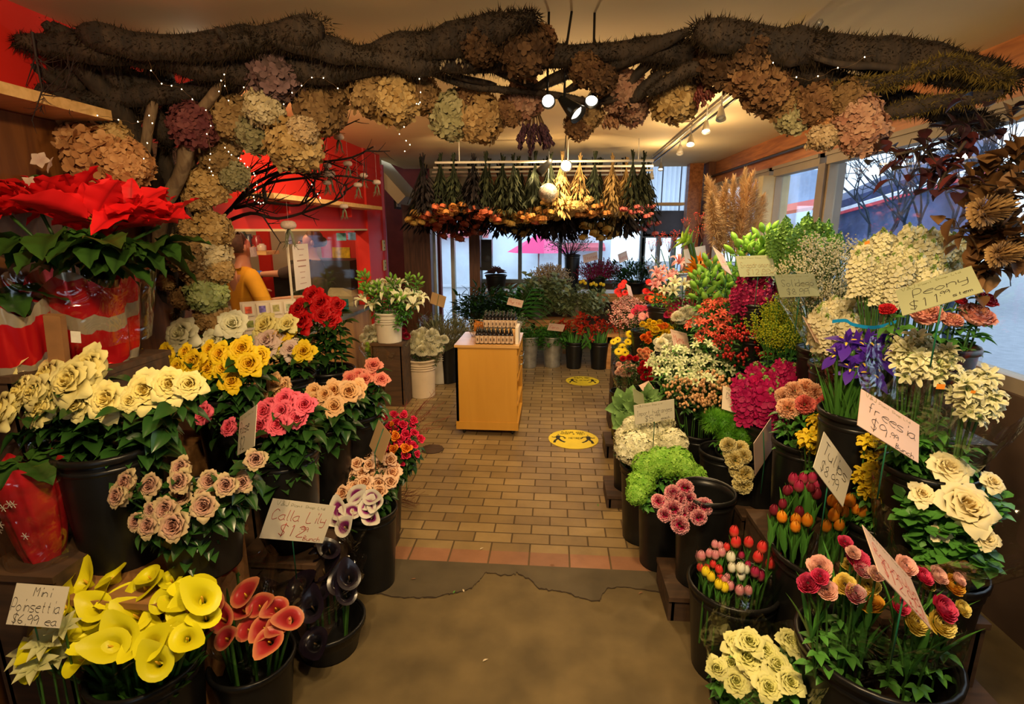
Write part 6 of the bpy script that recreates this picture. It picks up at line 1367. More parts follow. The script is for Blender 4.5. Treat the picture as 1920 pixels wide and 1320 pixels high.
# ================================================================ cards with handwriting
CARD = mat((.66, .60, .46), .35, .04, 6); CARDG = mat((.30, .32, .19), .35, .05, 6); CARDP = mat((.66, .46, .36), .4, .05, 6); KRAFT = mat((.5, .32, .15), .7, .05, 6)
INKB = mat((.02, .015, .015), .6, 0); INKR = mat((.5, .02, .015), .6, 0); INKG = mat((.22, .22, .08), .6, 0)
def card(label, corners, Y, lines, m=CARD, ink=INKB, k=1.45, stick=.16, back=False, name='price_card', sgn=0, head=True, thick=.07):
    c = V((sum(q[0] for q in corners) / 4, sum(q[1] for q in corners) / 4)); tl, tr_, br, bl = [V(q) for q in corners]
    ctr = P(c.x, c.y, Y); z = dist(ctr); rl = V(((c.x - 960) / 1000, (660 - c.y) / 1000, -1)).normalized()
    f = lambda d: V((d.x * z / 1000, -d.y * z / 1000, 0))
    A = f(((tr_ - tl) + (br - bl)) / 2); B = f(((tl - bl) + (tr_ - br)) / 2); best = None
    for i in range(-900, 901):
        al = i * .0006; den = A.dot(rl) + al
        if abs(den) < 1e-5: continue
        be = -(A.dot(B) + al * B.dot(rl)) / den; a = A + rl * al; b = B + rl * be; e = abs(a.length - k * b.length) / b.length + .15 * (abs(al) + abs(be)) / z * 4 + (.3 if sgn and al * sgn < 0 else 0)
        if best is None or e < best[0]: best = (e, a, b)
    _, a, b = best; a = CM @ a; b = CM @ b; w, h = a.length, b.length
    X = a.normalized(); Zv = (b - X * b.dot(X)).normalized(); Yv = Zv.cross(X)
    M = Matrix((X, Yv, Zv)).transposed()
    o = thing(name, label, 'sign', ctr, M.to_euler())
    obj('card', MB().box(-w / 2, 0, -h / 2, w / 2, .0018, h / 2).mesh('card', m, False), o)
    if not back:
        for txt, x, y_, hh, col in lines:
            t = MB(); t2 = MB(); xe = write(t2, txt, 0, 0, hh * h, max(.0007, hh * h * thick * .36), .12, .62)
            mx_ = .94 * w - x * w; sx = min(1, mx_ / xe) if xe > 0 else 1
            for v in t2.v: t.v.append((v[0] * sx - w / 2 + x * w, v[1] * .2 - .0012, v[2] - h / 2 + y_ * h))
            t.f = t2.f; t.t = t2.t; t.m = t2.m
            obj('handwriting', t.mesh('handwriting', col or ink), o)
        if head:
            t2 = MB(); xe = write(t2, 'V&J', 0, 0, .12 * h, .0006, 0, .7, .01); x2 = write(t2, 'Plant Shop Ltd', xe + .02 * w, 0, .07 * h, .0004, 0, .7, .01)
            t = MB(); t.f = t2.f; t.t = t2.t; t.m = t2.m; t.v = [(v[0] - w / 2 + .08 * w, v[1] * .2 - .001, v[2] + h * .36) for v in t2.v]
            obj('printed_heading', t.mesh('printed_heading', INKG), o)
    if stick:
        d = M.inverted() @ V((0, 0, -1)); y0 = .004 if not back else -.003
        obj('stake', MB().tube([(0, y0, 0 if not back else h * .45), (0, y0, -h * .45), V((0, y0, -h * .45)) + d * stick], .0022, 5).mesh('stake', GREENSTICK), o)
    return o
card('cream price card reading Calla Lily in red'.replace('Calla Lily', 'calla lily'), [(517, 936), (628, 948), (610, 1020), (484, 1008)], 1.6, [('Calla Lily', .07, .5, .27, None), ('$12', .25, .12, .28, None), ('.99', .55, .26, .12, None), ('Bunch', .66, .04, .12, None)], ink=INKR)
card('narrow angled rose price card among the pink roses', [(443, 783), (487, 757), (470, 838), (450, 853)], 1.68, [('Rose', .1, .5, .28, None), ('$2', .15, .1, .3, None)], CARD, stick=.2)
card('blank back of a card with green stake among the spray roses', [(710, 787), (732, 815), (715, 868), (691, 835)], 2.12, [], KRAFT, back=True, stick=.1)
card('slanting price card reading freesia', [(1612, 727), (1727, 797), (1719, 866), (1611, 797)], 1.4, [('freesia', .12, .5, .28, None), ('$9', .2, .12, .28, None), ('.99', .5, .22, .13, None), ('Bunch', .62, .02, .12, None)], CARDP)
card('tilted price card reading tulips', [(1545, 811), (1600, 882), (1580, 952), (1527, 875)], 1.5, [('Tulips', .1, .54, .32, None), ('$8.99', .15, .14, .26, None)], head=False)
card('green toned price card reading peony', [(1672, 545), (1822, 498), (1837, 547), (1693, 592)], 1.42, [('Peony', .2, .5, .28, None), ('$11', .12, .1, .28, None), ('.99', .5, .3, .12, None), ('stem', .66, .12, .12, None)], CARDG)
card('translucent red lettered card leaning over the ranunculus', [(1610, 978), (1715, 1088), (1740, 1175), (1655, 1075)], 1.08, [('Ranunculus', .08, .45, .26, None), ('$12.99', .15, .14, .28, None), ('Bunch', .6, .02, .12, None)], CARDP, INKR)
card('price card reading dianthus behind the green balls', [(1355, 721), (1422, 745), (1420, 785), (1354, 768)], 2.62, [('Dianthus', .1, .48, .28, None), ('$7.99', .25, .12, .28, None), ('ea', .7, .02, .14, None)])
card('price card reading import hydrangea', [(1188, 760), (1264, 749), (1265, 784), (1191, 797)], 2.5, [('Import hydrangea', .06, .42, .26, None), ('$5', .25, .08, .28, None), ('.99', .5, .24, .14, None), ('each', .66, .06, .14, None)], k=1.8)
card('pale card reading snapdragons below the lily buds', [(1379, 480), (1447, 478), (1457, 517), (1387, 519)], 2.85, [('Snapdragons', .08, .42, .28, None), ('$12.99', .2, .1, .24, None), ('bunch', .6, .06, .18, None)], CARDG, mat((.3, .2, .08), .6, 0))
card('pale yellow card reading solidego above the feathery yellow stems', [(1451, 516), (1526, 511), (1537, 556), (1463, 556)], 2.35, [('Solidego', .12, .45, .3, None), ('$8.99', .2, .1, .25, None)], CARDG)
card('small cream card standing in the kale', [(1186, 724), (1207, 742), (1209, 762), (1190, 757)], 2.9, [], CARDG, head=True)
card('blank curved card with dark stake beside the yellow carnations', [(1413, 832), (1447, 783), (1447, 845), (1417, 892)], 2.3, [], CARDP, back=True, k=.9)
card('pinkish card with faint writing in front of the white mums', [(1255, 615), (1290, 627), (1293, 657), (1266, 653)], 3.5, [('Mums', .1, .42, .3, None), ('$8.99', .2, .1, .3, None)], CARDP, INKR)
card('pinkish card half hidden behind the irises', [(1555, 665), (1592, 662), (1606, 703), (1572, 713)], 2.1, [('Iris', .2, .35, .3, None)], CARDP)
card('narrow slanting card with red writing between stocks and irises', [(1506, 593), (1530, 610), (1557, 660), (1530, 640)], 2.2, [('Stocks', .1, .45, .28, None), ('$9.99', .15, .1, .28, None)], CARDP, INKR, sgn=1)
card('narrow slanting card in front of the pampas', [(1338, 462), (1355, 478), (1375, 517), (1355, 505)], 3.3, [('Lily', .2, .4, .3, None)], CARDP, INKR)
card('white blank card beside the amaryllis stem', [(1282, 467), (1322, 461), (1326, 490), (1285, 500)], 4.2, [], CARD, head=False)
card('small pinkish card among the red gerberas', [(1174, 532), (1182, 537), (1188, 558), (1179, 553)], 4.7, [], CARDP, head=False)
card('small tan card lying by the carnations at the aisle', [(1198, 722), (1216, 714), (1232, 735), (1214, 745)], 3.2, [('Iris $9', .1, .4, .2, None)], CARDP, head=False, stick=.05)
card('pinkish card above the magenta flowers at the back', [(1092, 478), (1120, 472), (1121, 486), (1095, 494)], 6.3, [('Statice', .1, .3, .4, None)], CARDP, INKR, k=2, thick=.1)
card('pinkish card tilted over the back green plant', [(1157, 476), (1176, 471), (1177, 485), (1163, 495)], 6.3, [('Ruscus', .1, .3, .4, None)], CARDP, INKR, k=1.4, thick=.1)
card('pinkish card behind the cabinet beside the greens', [(953, 558), (983, 563), (977, 578), (951, 570)], 5.8, [('Myrtle', .1, .3, .4, None)], CARDP, INKR, k=2, thick=.1)
card('pinkish card with red writing above the low back pots', [(1030, 605), (1060, 610), (1055, 621), (1026, 620)], 5.95, [('Fern', .1, .3, .4, None)], CARDP, INKR, k=2, thick=.1)
card('blank brown card standing by the glass door', [(810, 548), (837, 556), (832, 578), (806, 568)], 5.3, [], KRAFT, back=True, k=1.2)
card('cut off price card at the left edge with looping black writing', [(28, 1093), (133, 1100), (108, 1178), (14, 1170)], 1.1, [('Mini', .38, .72, .22, None), ('Poinsettia', .02, .34, .3, None), ('$6.99 ea', .1, .05, .22, None)], CARD, head=False, stick=.05)
# ================================================================ clear film around the bunches
FILM = film('clear_film', .06, (.94, .94, .92), .14, .8, 9)
def sleeve(label, px, py, Y, r0, r1, h, up=.0, seed=1, tilt=(0, 0), al=None):
    """open cone of film; (px, py) is the middle of its mouth"""
    c = P(px, py, Y); r = random.Random(seed); b = MB(); ph = r.uniform(0, 6)
    def fn(u, v):
        a = 2 * PI * u; rr = r0 + (r1 - r0) * v; rr *= 1 + .05 * math.sin(a * 7 + ph) * v + .035 * math.sin(a * 13 + ph * 2) * v
        return (rr * math.cos(a), rr * math.sin(a), -h + h * v + .05 * v * math.sin(a * 3 + ph) + .02 * v * math.sin(a * 8 + ph))
    b.grid(fn, 64, 6, None, True)
    T(obj('film_sleeve', b.mesh('film_sleeve', al or FILM), None, c, (tilt[0], tilt[1], 0)), label, 'wrapping')
sleeve('clear film cone around the ranunculus bunch', 1655, 1105, 1.3, .05, .19, .34, seed=1, tilt=(.25, 0))
sleeve('clear film cone around the leafy rose bouquet', 1785, 960, 1.4, .06, .2, .34, seed=2, tilt=(.3, .1))
sleeve('clear film cone around the near yellow freesias', 1640, 850, 1.9, .06, .17, .34, seed=3, tilt=(.2, .15))
sleeve('clear film cone around the far yellow freesias', 1560, 810, 2.0, .06, .13, .3, seed=8, tilt=(.2, -.1))
sleeve('clear film cone around the white freesias', 1725, 690, 1.58, .05, .14, .3, seed=4, tilt=(.15, 0))
sleeve('clear film cone around the white freesias at the right edge', 1830, 760, 1.5, .05, .12, .26, seed=5, tilt=(.15, .1))
sleeve('clear film around the mixed tulips', 1385, 1060, 1.72, .09, .145, .16, seed=6)
sleeve('clear film around the pale green cream roses', 1435, 1215, 1.32, .06, .16, .24, seed=7, tilt=(.2, 0))
sleeve('crumpled clear film around the black callas', 590, 1070, 1.75, .08, .19, .26, seed=9, tilt=(.25, .1), al=film('clear_film', .10, (.92, .92, .92), .16, 1.2, 16))
sleeve('upright film cone behind the black callas', 560, 1020, 1.9, .05, .13, .22, seed=10, tilt=(.1, 0), al=film('clear_film', .10, (.92, .92, .92), .16, 1.2, 16))
sleeve('clear film cone around the red callas', 460, 1125, 1.45, .07, .18, .28, seed=11, tilt=(.2, 0))
sleeve('clear film cone around the yellow callas', 250, 1120, 1.3, .08, .24, .3, seed=12, tilt=(.2, 0))
sleeve('clear film cone around the purple callas', 665, 960, 1.95, .03, .09, .2, seed=13, tilt=(.2, .2))
sleeve('clear film around the spray carnations by the aisle', 1180, 690, 3.65, .06, .13, .2, seed=14)
sleeve('clear film around the white stock', 1600, 620, 2.15, .06, .17, .3, seed=15, tilt=(.1, 0))
sleeve('clear film around the airy white sprays', 1560, 540, 2.45, .05, .2, .3, seed=16)
sleeve('clear film around the hot pink chrysanthemums', 1280, 570, 4.0, .06, .14, .18, seed=17, tilt=(.2, 0))
sleeve('clear film cone with red berries at the back', 1235, 475, 4.7, .03, .12, .3, seed=18)
stk = mat((.85, .28, .02), .6, 0)
for i, (x, y_, Y, w) in enumerate(((1764, 725, 1.42, 16), (1618, 835, 1.72, 9), (1688, 885, 1.72, 8), (1825, 735, 1.38, 9), (1626, 455, 1.95, 9), (1619, 523, 2.05, 7))):
    p = P(x, y_, Y); s = w * Y / 1000
    T(obj('price_sticker', MB().box(-s / 2, 0, -s * .3, s / 2, .0006, s * .3).mesh('price_sticker', stk, False), None, p, (0, rnd.uniform(-.3, .3), .1)), ('orange price sticker on the film of the white freesias', 'small orange sticker on the film by the freesia card', 'small orange sticker on film below the freesia card', 'small orange sticker by the right hand white freesias', 'tiny orange sticker above the tall cream stocks', 'tiny orange sticker on film beside the cream stocks')[i], 'sticker')
rb = MB(); c = smooth([P(x, y_, 1.98) for x, y_ in ((1560, 606), (1585, 604), (1600, 612), (1640, 617), (1680, 606))], 4)
for p, q in zip(c, c[1:]): k_ = len(rb.v); [rb.vert(z_) for z_ in (p, q, q + V((0, 0, .012)), p + V((0, 0, .012)))]; rb.face(k_, k_ + 1, k_ + 2, k_ + 3)
T(obj('ribbon', rb.mesh('ribbon', mat((.01, .28, .6), .4, 0))), 'bright blue ribbon edge below the creamy white stocks', 'ribbon')
# ================================================================ poinsettia in foil
fm_, ft, fb = nt('striped_foil'); wv = ft.nodes.new('ShaderNodeTexWave'); wv.inputs['Scale'].default_value = 2.3; wv.inputs['Distortion'].default_value = 1.2; wv.inputs['Detail'].default_value = 0
tc = ft.nodes.new('ShaderNodeTexCoord'); mp = ft.nodes.new('ShaderNodeMapping'); mp.inputs['Rotation'].default_value = (0, .9, .3); ft.links.new(tc.outputs['Object'], mp.inputs[0]); ft.links.new(mp.outputs[0], wv.inputs[0])
cr_ = ft.nodes.new('ShaderNodeValToRGB'); cr_.color_ramp.interpolation = 'CONSTANT'; cr_.color_ramp.elements[0].color = (.55, .01, .015, 1); cr_.color_ramp.elements[1].position = .8; cr_.color_ramp.elements[1].color = (.42, .36, .26, 1)
ft.links.new(wv.outputs['Fac'], cr_.inputs[0]); ft.links.new(cr_.outputs[0], fb.inputs['Base Color']); fb.inputs['Metallic'].default_value = .45; fb.inputs['Roughness'].default_value = .25
FOIL = fm_
def foil_pot(p, r0, r1, h, parent, m=FOIL):
    b = MB(); r = random.Random(int(r1 * 1000)); ph = r.uniform(0, 6)
    def fn(u, v):
        a = 2 * PI * u; rr = r0 + (r1 - r0) * v ** .7; rr *= 1 + .05 * math.sin(a * 9 + ph + v * 2) + .03 * math.sin(a * 17 + v * 5)
        return (rr * math.cos(a), rr * math.sin(a), h * v + (.03 * math.sin(a * 5) * v ** 4))
    b.grid(fn, 60, 8, None, True); b.grid(lambda u, v: (r0 * v * math.cos(6.283 * u), r0 * v * math.sin(6.283 * u), .002), 20, 1)
    return obj('foil_wrap', b.mesh('foil_wrap', m), parent, p)
RB = petal((0, (.30, .004, .006)), (.35, (.62, .008, .012)), (1, (.80, .012, .015)), rough=.6, trans=.2, var=.08); GB = petal((0, (.016, .045, .008)), (1, (.035, .095, .014)), rough=.45, var=.3)
pc = P(172, 675, 1.7); PT = thing('poinsettia', 'large red poinsettia in a red and silver foil wrapped pot', 'plant', pc); PT['category'] = 'potted plant'
zt = P(172, 520, 1.7).z - pc.z
foil_pot((0, 0, 0), .13, .175, zt, PT)
def bractm(seed, n, L, W, el0, m, nm='bract', big=1):
    r = random.Random(seed); b = MB()
    for i in range(n):
        th = i * 2.4 + r.uniform(-.3, .3); a = i / n; el = R(el0 * (1 - a)) + r.uniform(-.1, .2); l = L * (.5 + .5 * a) * r.uniform(.85, 1.15); d = V((math.cos(th) * math.cos(el), math.sin(th) * math.cos(el), math.sin(el))); s = d.cross(V((0, 0, 1))).normalized(); nn = s.cross(d); dr = r.uniform(.1, .5)
        def fn(u, v):
            w = W * (l / L) * .5 * (math.sin(PI * min(1, v ** .8)) ** .75 * (1 + .12 * math.sin(v * 14)) + .01); uu = 2 * u - 1
            return d * (.015 + l * v) + s * w * uu - nn * (dr * l * v * v) + nn * abs(uu) * w * .35 + nn * .006 * math.sin(v * 22) * abs(uu)
        b.grid(fn, 6, 10, lambda u, v: .35 + .65 * abs(2 * u - 1) ** .5 if abs(2 * u - 1) > .1 else .1)
    return b.mesh(nm, m)
BRM = [bractm(s, 13, .17, .105, 60, RB) for s in (1, 2)]; GLM = [bractm(s, 9, .19, .115, -25, GB, 'leaf_cluster') for s in (5, 6)]
bead = me('flower_buds', lambda: (lambda b: ([b.blob((.012 * math.cos(k), .012 * math.sin(k), .01), .006, 6, 4) for k in range(7)], b)[1])(MB()), (mat((.6, .4, .03), .6, 0),))
for i, (x, y_, Y) in enumerate([(75, 395, 1.4), (150, 378, 1.5), (175, 415, 1.33), (245, 400, 1.42), (300, 425, 1.48), (20, 405, 1.35), (110, 380, 1.6), (225, 385, 1.6)]):
    p = P(x, y_, Y + .22); q = p - pc; obj('stem', MB().tube([(q.x * .15, q.y * .15, zt * .6), (q.x * .5, q.y * .5, zt + .1), q], .005, 6).mesh('stem', GREEN), PT)
    br_ = obj('bract', BRM[i % 2], PT, q, (rnd.uniform(.1, .5), rnd.uniform(-.2, .2) + q.x * 1.2, rnd.uniform(0, 6))); obj('flower_buds', bead, br_, (0, 0, .01))
for i, (x, y_, Y) in enumerate([(110, 440, 1.3), (180, 455, 1.3), (240, 460, 1.35), (290, 460, 1.45), (60, 450, 1.35), (150, 470, 1.5), (230, 480, 1.5), (190, 485, 1.35)]):
    obj('leaf_cluster', GLM[i % 2], PT, P(x, y_, Y + .22) - pc, (rnd.uniform(0, .3), rnd.uniform(-.2, .2), rnd.uniform(0, 6)))
fl_ = MB(); 
def fn(u, v):
    a = 2 * PI * u; rr = .185 + .05 * v; rr *= 1 + .06 * math.sin(a * 6) + .04 * math.sin(a * 11 + 1); return (rr * math.cos(a), rr * math.sin(a), zt * (.25 + .85 * v) + .03 * math.sin(a * 4) * v)
fl_.grid(fn, 60, 5, None, True); obj('film_sleeve', fl_.mesh('film_sleeve', FILM), PT, label='loose clear film')
tg = P(142, 632, 1.5) - pc; obj('price_tag', MB().box(-.014, 0, -.018, .014, .001, .018).mesh('price_tag', mat((.7, .66, .55), .6, .1, 60), False), PT, tg, (0, .1, .2), label='small white price tag')
crate(pc.x + .01, 1.72, pc.z, .3, .32, 'dark stand under the large poinsettia')
p2 = P(22, 690, 1.5); o = thing('wrapped_pot', 'second red and silver foil wrapped pot at the left edge', 'potted plant', p2); foil_pot((0, 0, 0), .1, .13, .2, o); obj('leaf_cluster', GLM[0], o, (0, 0, .24)); crate(p2.x, 1.5, p2.z, .2, .2, 'dark stand under the left edge pot')
T(obj('paper_bag', MB().box(-.022, -.015, 0, .022, .015, .15).mesh('paper_bag', mat((.26, .12, .04), .7, .2, 12), False), None, P(112, 678, 1.49), (.1, .12, .3)), 'folded brown paper sleeve in front of the foil pots', 'bag')
# orchid at the left edge
op = P(40, 500, 1.75); o = thing('orchid', 'pale pink orchid stem rising behind the poinsettia', 'flower', op); c = smooth([V((0, 0, 0)), P(30, 400, 1.75) - op, P(60, 330, 1.75) - op, P(100, 350, 1.75) - op], 5); obj('stem', MB().tube(c, .003, 5).mesh('stem', GREEN), o)
om = me(('orc',), lambda: (lambda b: ([leaf(b, (0, 0, 0), (math.cos(k * 1.257), math.sin(k * 1.257), .15), .5, .42, .1, .1, 4, 5, pt=.8) for k in range(5)], b)[1])(MB()), (petal((0, (.6, .35, .3)), (1, (.78, .62, .5))),))
for x, y_ in ((75, 300), (90, 345), (60, 345), (70, 350), (95, 310)): obj('bloom', om, o, P(x, y_, 1.72) - op, (1.2, .1, rnd.uniform(0, 6)), .06)
# block under the mauve roses and lower left things
q0, q1 = P(112, 1052, 1.3), P(345, 1078, 1.3); zc = .58
T(crate((q0.x + q1.x) / 2, 1.42, .577, abs(q1.x - q0.x), .42, 'x', CRATEW), 'warm brown wooden block stand under the mauve rose bucket', 'stand')
T(boxo('wooden_block', (P(180, 960, 1.75).x + .02, 1.78 + .35, .33), (.3, .3, .66), CRATEW), 'worn wooden block behind the mauve rose bucket', 'block')
bg = P(85, 1040, 1.3); o = thing('wrapped_plant', 'small plant in a red snowflake wrap with film at the left edge', 'potted plant', bg); foil_pot((0, 0, 0), .045, .085, .28, o, mat((.4, .01, .015), .3, .5, 12)); obj('leaf_cluster', GLM[1], o, (0, 0, .3), None, .8)
for k in range(9):
    f = MB(); cx_, cz_ = rnd.uniform(-.05, .05), rnd.uniform(.06, .24); yy = -math.sqrt(max(.0001, (.06 + .03 * cz_ / .28) ** 2 - cx_ ** 2)) - .012
    for j in range(3): a = j * PI / 3; f.tube([(cx_ - .012 * math.cos(a), yy, cz_ - .012 * math.sin(a)), (cx_ + .012 * math.cos(a), yy, cz_ + .012 * math.sin(a))], .0012, 3, False)
    obj('snowflake', f.mesh('snowflake', mat((.7, .66, .55), .6, 0)), o)
sb_ = MB(); sb_.grid(lambda u, v: ((.09 + .03 * v) * math.cos(6.283 * u), (.09 + .03 * v) * math.sin(6.283 * u), .32 * v), 40, 4, None, True); obj('film_sleeve', sb_.mesh('film_sleeve', FILM), o)
crate(bg.x, 1.3, bg.z, .24, .2, 'dark stand under the small snowflake wrapped plant')
bunch('poinsettia_leaf_spray', 'pale cream green poinsettia leaf spray at the lower left corner', 'leaves', 'pale poinsettia sprays', [me(('pl', 1), lambda: (lambda b: ([leaf(b, (0, 0, 0), (math.cos(k * 2.4), math.sin(k * 2.4), .5), .5, .26, .3, .2, 4, 5) for k in range(8)], b)[1])(MB()), (petal((0, (.35, .4, .12)), (1, (.62, .6, .3))),))],
      [(80, 1195, 80), (45, 1215, 80), (115, 1170, 60), (60, 1240, 80), (105, 1225, 60)], 1.12, .5, None, bk=None, fwd=.5, up=1)
# ================================================================ back display
BENCH = wood((.34, .14, .035), (.6, .3, .09), 3, .5, (1, 8, 8))
def bench(label, x0, x1, y0, y1, z, n=3):
    o = thing('display_bench', label, 'bench', (0, 0, 0))
    obj('top_board', MB().box(x0, y0, z - .035, x1, y1, z).mesh('top_board', BENCH, False), o)
    obj('rail', MB().box(x0, y0 + .01, z - .11, x1, y0 + .03, z - .04).mesh('rail', BENCH, False), o)
    for k in range(n):
        x = x0 + .03 + (x1 - x0 - .06) * k / (n - 1)
        for yy in (y0 + .03, y1 - .03): obj('leg', MB().box(x - .025, yy - .02, 0, x + .025, yy + .02, z - .035).mesh('leg', BENCH, False), o)
bench('low wooden bench behind the metal vases at the back', -.85, .35, 6.42, 6.68, .52)
bench('higher wooden bench against the back window', -.95, 1.25, 6.85, 7.3, .80)
bench('small wooden shelf beside the black pots at the back', .62, .86, 6.1, 6.4, .42, 2)
def vase(kind, px, py_top, Y, wpx, h, label, z=None):
    p = P(px, py_top, Y); r_ = wpx * dist(p) / 2000; zz = p.z - h if z is None else z
    return bucket((p.x, Y, zz), r_, p.z - zz, kind, label), p
def plant(name, label, cat, m, px, py, Y, wpx, n, size, grp=None, drop=.3, spread=.06, tilt=.5, seed=1):
    """n sprays fanning from one point; each its own thing"""
    r = random.Random(seed); c = P(px, py, Y); w = wpx * dist(c) / 1000; out = []
    base = c - V((0, 0, drop))
    for i in range(n):
        f = (i + .5) / n * 2 - 1 if n > 1 else 0; t = V((f * w / 2 * .75, r.uniform(-.06, .06), drop * r.uniform(.75, 1.05) * (1 - .25 * f * f)))
        d = t.normalized(); o = thing(name, label, cat, base + V((f * spread * .4, 0, 0)), d.to_track_quat('Z', 'Y').to_euler(), grp); obj('spray', m[i % len(m)], o, None, (0, 0, r.uniform(0, 6)), size * r.uniform(.85, 1.1)); out.append(o)
    if n > 1: label_row(out, label, cat, grp or label)
    return out
FERN = [bush(21, 130, .16, .05, .34, 1.0, .8).mesh('spray', LEAFM), bush(22, 130, .16, .05, .34, 1., .8).mesh('spray', LEAFM)]
DARKB = [bush(23, 110, .2, .06, .4, 1.0, .6).mesh('spray', LEAFD)]
EUC = [roundleaf(s, 70, .11, .42).mesh('spray', petal((0, (.20, .27, .11)), (1, (.46, .52, .28)), rough=.5)) for s in (31, 32)]
vase('galv', 992, 630, 6.15, 36, .4, 'metal vase of fine greens on the floor behind the cabinet', 0); plant('fern_spray', 'fine green spray in the metal vase behind the cabinet', 'greenery', FERN, 992, 612, 6.15, 70, 4, .32, None, .3)
vase('galv', 1036, 630, 6.2, 38, .4, 'metal vase of fresh greens left of the black pots', 0); plant('leafy_spray', 'fresh green leafy spray in the metal vase beside the black pots', 'greenery', [bush(24, 90, .2, .09, .36, 1, .6).mesh('spray', LEAFM)], 1040, 612, 6.2, 80, 5, .34, None, .3)
vase('black', 1077, 640, 6.15, 34, .4, 'slim black pot of red flowers next to the metal vases', 0); vase('black', 1124, 640, 6.15, 36, .4, 'slim black pot of red flowers nearest the wooden shelf', 0)
GLA = [me(('gla', s), lambda s=s: (lambda b, r: ([b.add(lily(3, 5, rec=-.1, w=.3), Matrix.Translation((r.uniform(-.06, .06), r.uniform(-.06, .06), .62 + .1 * k)) @ Matrix.Rotation(r.uniform(-.6, .6), 4, 'X') @ Matrix.Scale(.22, 4)) for k in range(4)], setattr(b, 'cm', 1), [leaf(b, (0, 0, -.1), (.15 * math.cos(k), .15 * math.sin(k), 1), .9, .06, .1, .3, 2, 5) for k in range(5)], b)[-1])(MB(), random.Random(s)), (petal((0, (.5, .05, .02)), (1, (.72, .03, .015))), LEAFM)) for s in (1, 2)]
plant('red_gladiolus', 'red flowered stem in the slim pot next to the metal vases', 'flower', GLA, 1077, 600, 6.15, 90, 6, .46, None, .42, seed=2)
plant('red_gladiolus', 'red flowered stem in the slim pot nearest the shelf', 'flower', GLA, 1122, 600, 6.15, 90, 6, .46, None, .42, seed=3)
vase('galv', 1003, 558, 6.55, 34, .3, 'tall metal vase on the low bench holding pale eucalyptus', .52); plant('eucalyptus_spray', 'pale round leaved eucalyptus spray above the tall metal vase', 'greenery', EUC, 1015, 545, 6.5, 110, 7, .52, None, .32, seed=4)
vase('galv', 1085, 562, 6.6, 32, .3, 'metal vase on the low bench with drooping eucalyptus', .52); plant('eucalyptus_spray', 'drooping eucalyptus spray on the low bench, under the yellow buttons', 'greenery', EUC, 1085, 560, 6.5, 120, 6, .42, None, .24, seed=5)
DRC = [me(('drc',), lambda: plumes(7, 16, 40), (petal((0, (.7, .5, .3)), (1, (.88, .76, .55))), DST))]
plant('dried_cream_spray', 'cream dried spray fanning above the eucalyptus', 'dried flowers', DRC, 1032, 502, 6.8, 70, 5, .44, None, .36, seed=6)
vase('black', 1073, 477, 7.0, 30, .42, 'tall dark cylinder vase on the high bench at the window', .8)
plant('snowy_branch', 'white flecked dark twig spray in the tall dark vase', 'branch', [me(('snow',), lambda: cloud(9, 160, .022, .36, .45), (mat((.7, .72, .8), .6, .1), mat((.06, .02, .02), .6)))], 1068, 452, 7.0, 70, 4, .42, None, .2, seed=7)
MON = me('palm', lambda: (lambda b: ([leaf(b, V((.02 * k * math.cos(1.57), 0, .1 * k)), (s * 1., .1, .75), .62 - .05 * k, .1, .35, .15, 2, 5) for k in range(7) for s in (-1, 1)], b.tube([(0, 0, -.4), (0, 0, .7)], .01, 4), b)[-1])(MB()), (petal((0, (.04, .15, .025)), (1, (.1, .34, .06)), rough=.35),))
plant('palm_leaf', 'broad split green palm leaf on the low bench', 'leaf', [MON], 965, 530, 6.3, 150, 6, .58, None, .42, seed=8)
vase('black', 950, 560, 6.6, 34, .3, 'black pot of split palm leaves on the low bench', .52)
STA = [me(('sta', s), lambda s=s: plumes(s, 14, 46), (petal((0, (.2, .004, .05)), (1, (.5, .02, .16))), GREEN)) for s in (3,)]
vase('black', 1118, 520, 7.0, 36, .22, 'black pot of magenta flowers on the high bench', .8); plant('magenta_statice', 'magenta spray on the high bench below a pinkish card', 'flower', STA, 1122, 500, 6.95, 78, 6, .34, None, .2, seed=9)
vase('black', 1190, 528, 6.9, 40, .2, 'dark pot of glossy greens on the high bench', .8); plant('ruscus_spray', 'glossy dark green spray at the right end of the high bench', 'greenery', DARKB, 1195, 515, 6.85, 110, 8, .38, None, .16, seed=10)
CRA = me('craspedia', lambda: MB().blob((0, 0, 0), .5, 8, 6), (mat((.8, .55, .02), .7, .1),))
bunch('billy_button', 'round yellow billy button flower above the low bench', 'flower', 'yellow billy buttons', [CRA], [(1088, 528, 7), (1093, 526, 7), (1097, 530, 7), (1108, 532, 7), (1113, 530, 7), (1118, 533, 7), (1127, 531, 7), (1132, 533, 7)], 6.5, .5, None, bk=None, sr=.002)
plant('purple_artichoke', 'dusky purple leafy head by the back window', 'plant', [me(('kale', 3), lambda: kale(3), (petal((0, (.06, .04, .05)), (1, (.22, .12, .13))),))], 930, 490, 6.95, 50, 2, .24, None, .18, seed=11); vase('black', 930, 515, 6.95, 40, .25, 'black pot of dusky purple heads at the back', .8)
plant('dark_evergreen', 'dark leafy evergreen spray beside the glass door', 'greenery', DARKB, 905, 560, 6.2, 120, 7, .5, None, .36, seed=12); vase('black', 905, 600, 6.2, 50, .4, 'big black bucket of dark evergreens beside the glass door', 0)
plant('seeded_greens', 'thin seeded green spray behind the cabinet', 'greenery', [me(('gre',), lambda: plumes(12, 9, 30), (GREY, GREEN))], 945, 590, 5.9, 70, 5, .4, None, .3, seed=13); vase('galv', 945, 625, 5.9, 40, .4, 'metal vase of seeded greens hidden behind the cabinet', 0)
sp = P(913, 475, 7.1); o = thing('loudspeaker', 'small black loudspeaker standing by the glass door post', 'loudspeaker', sp)
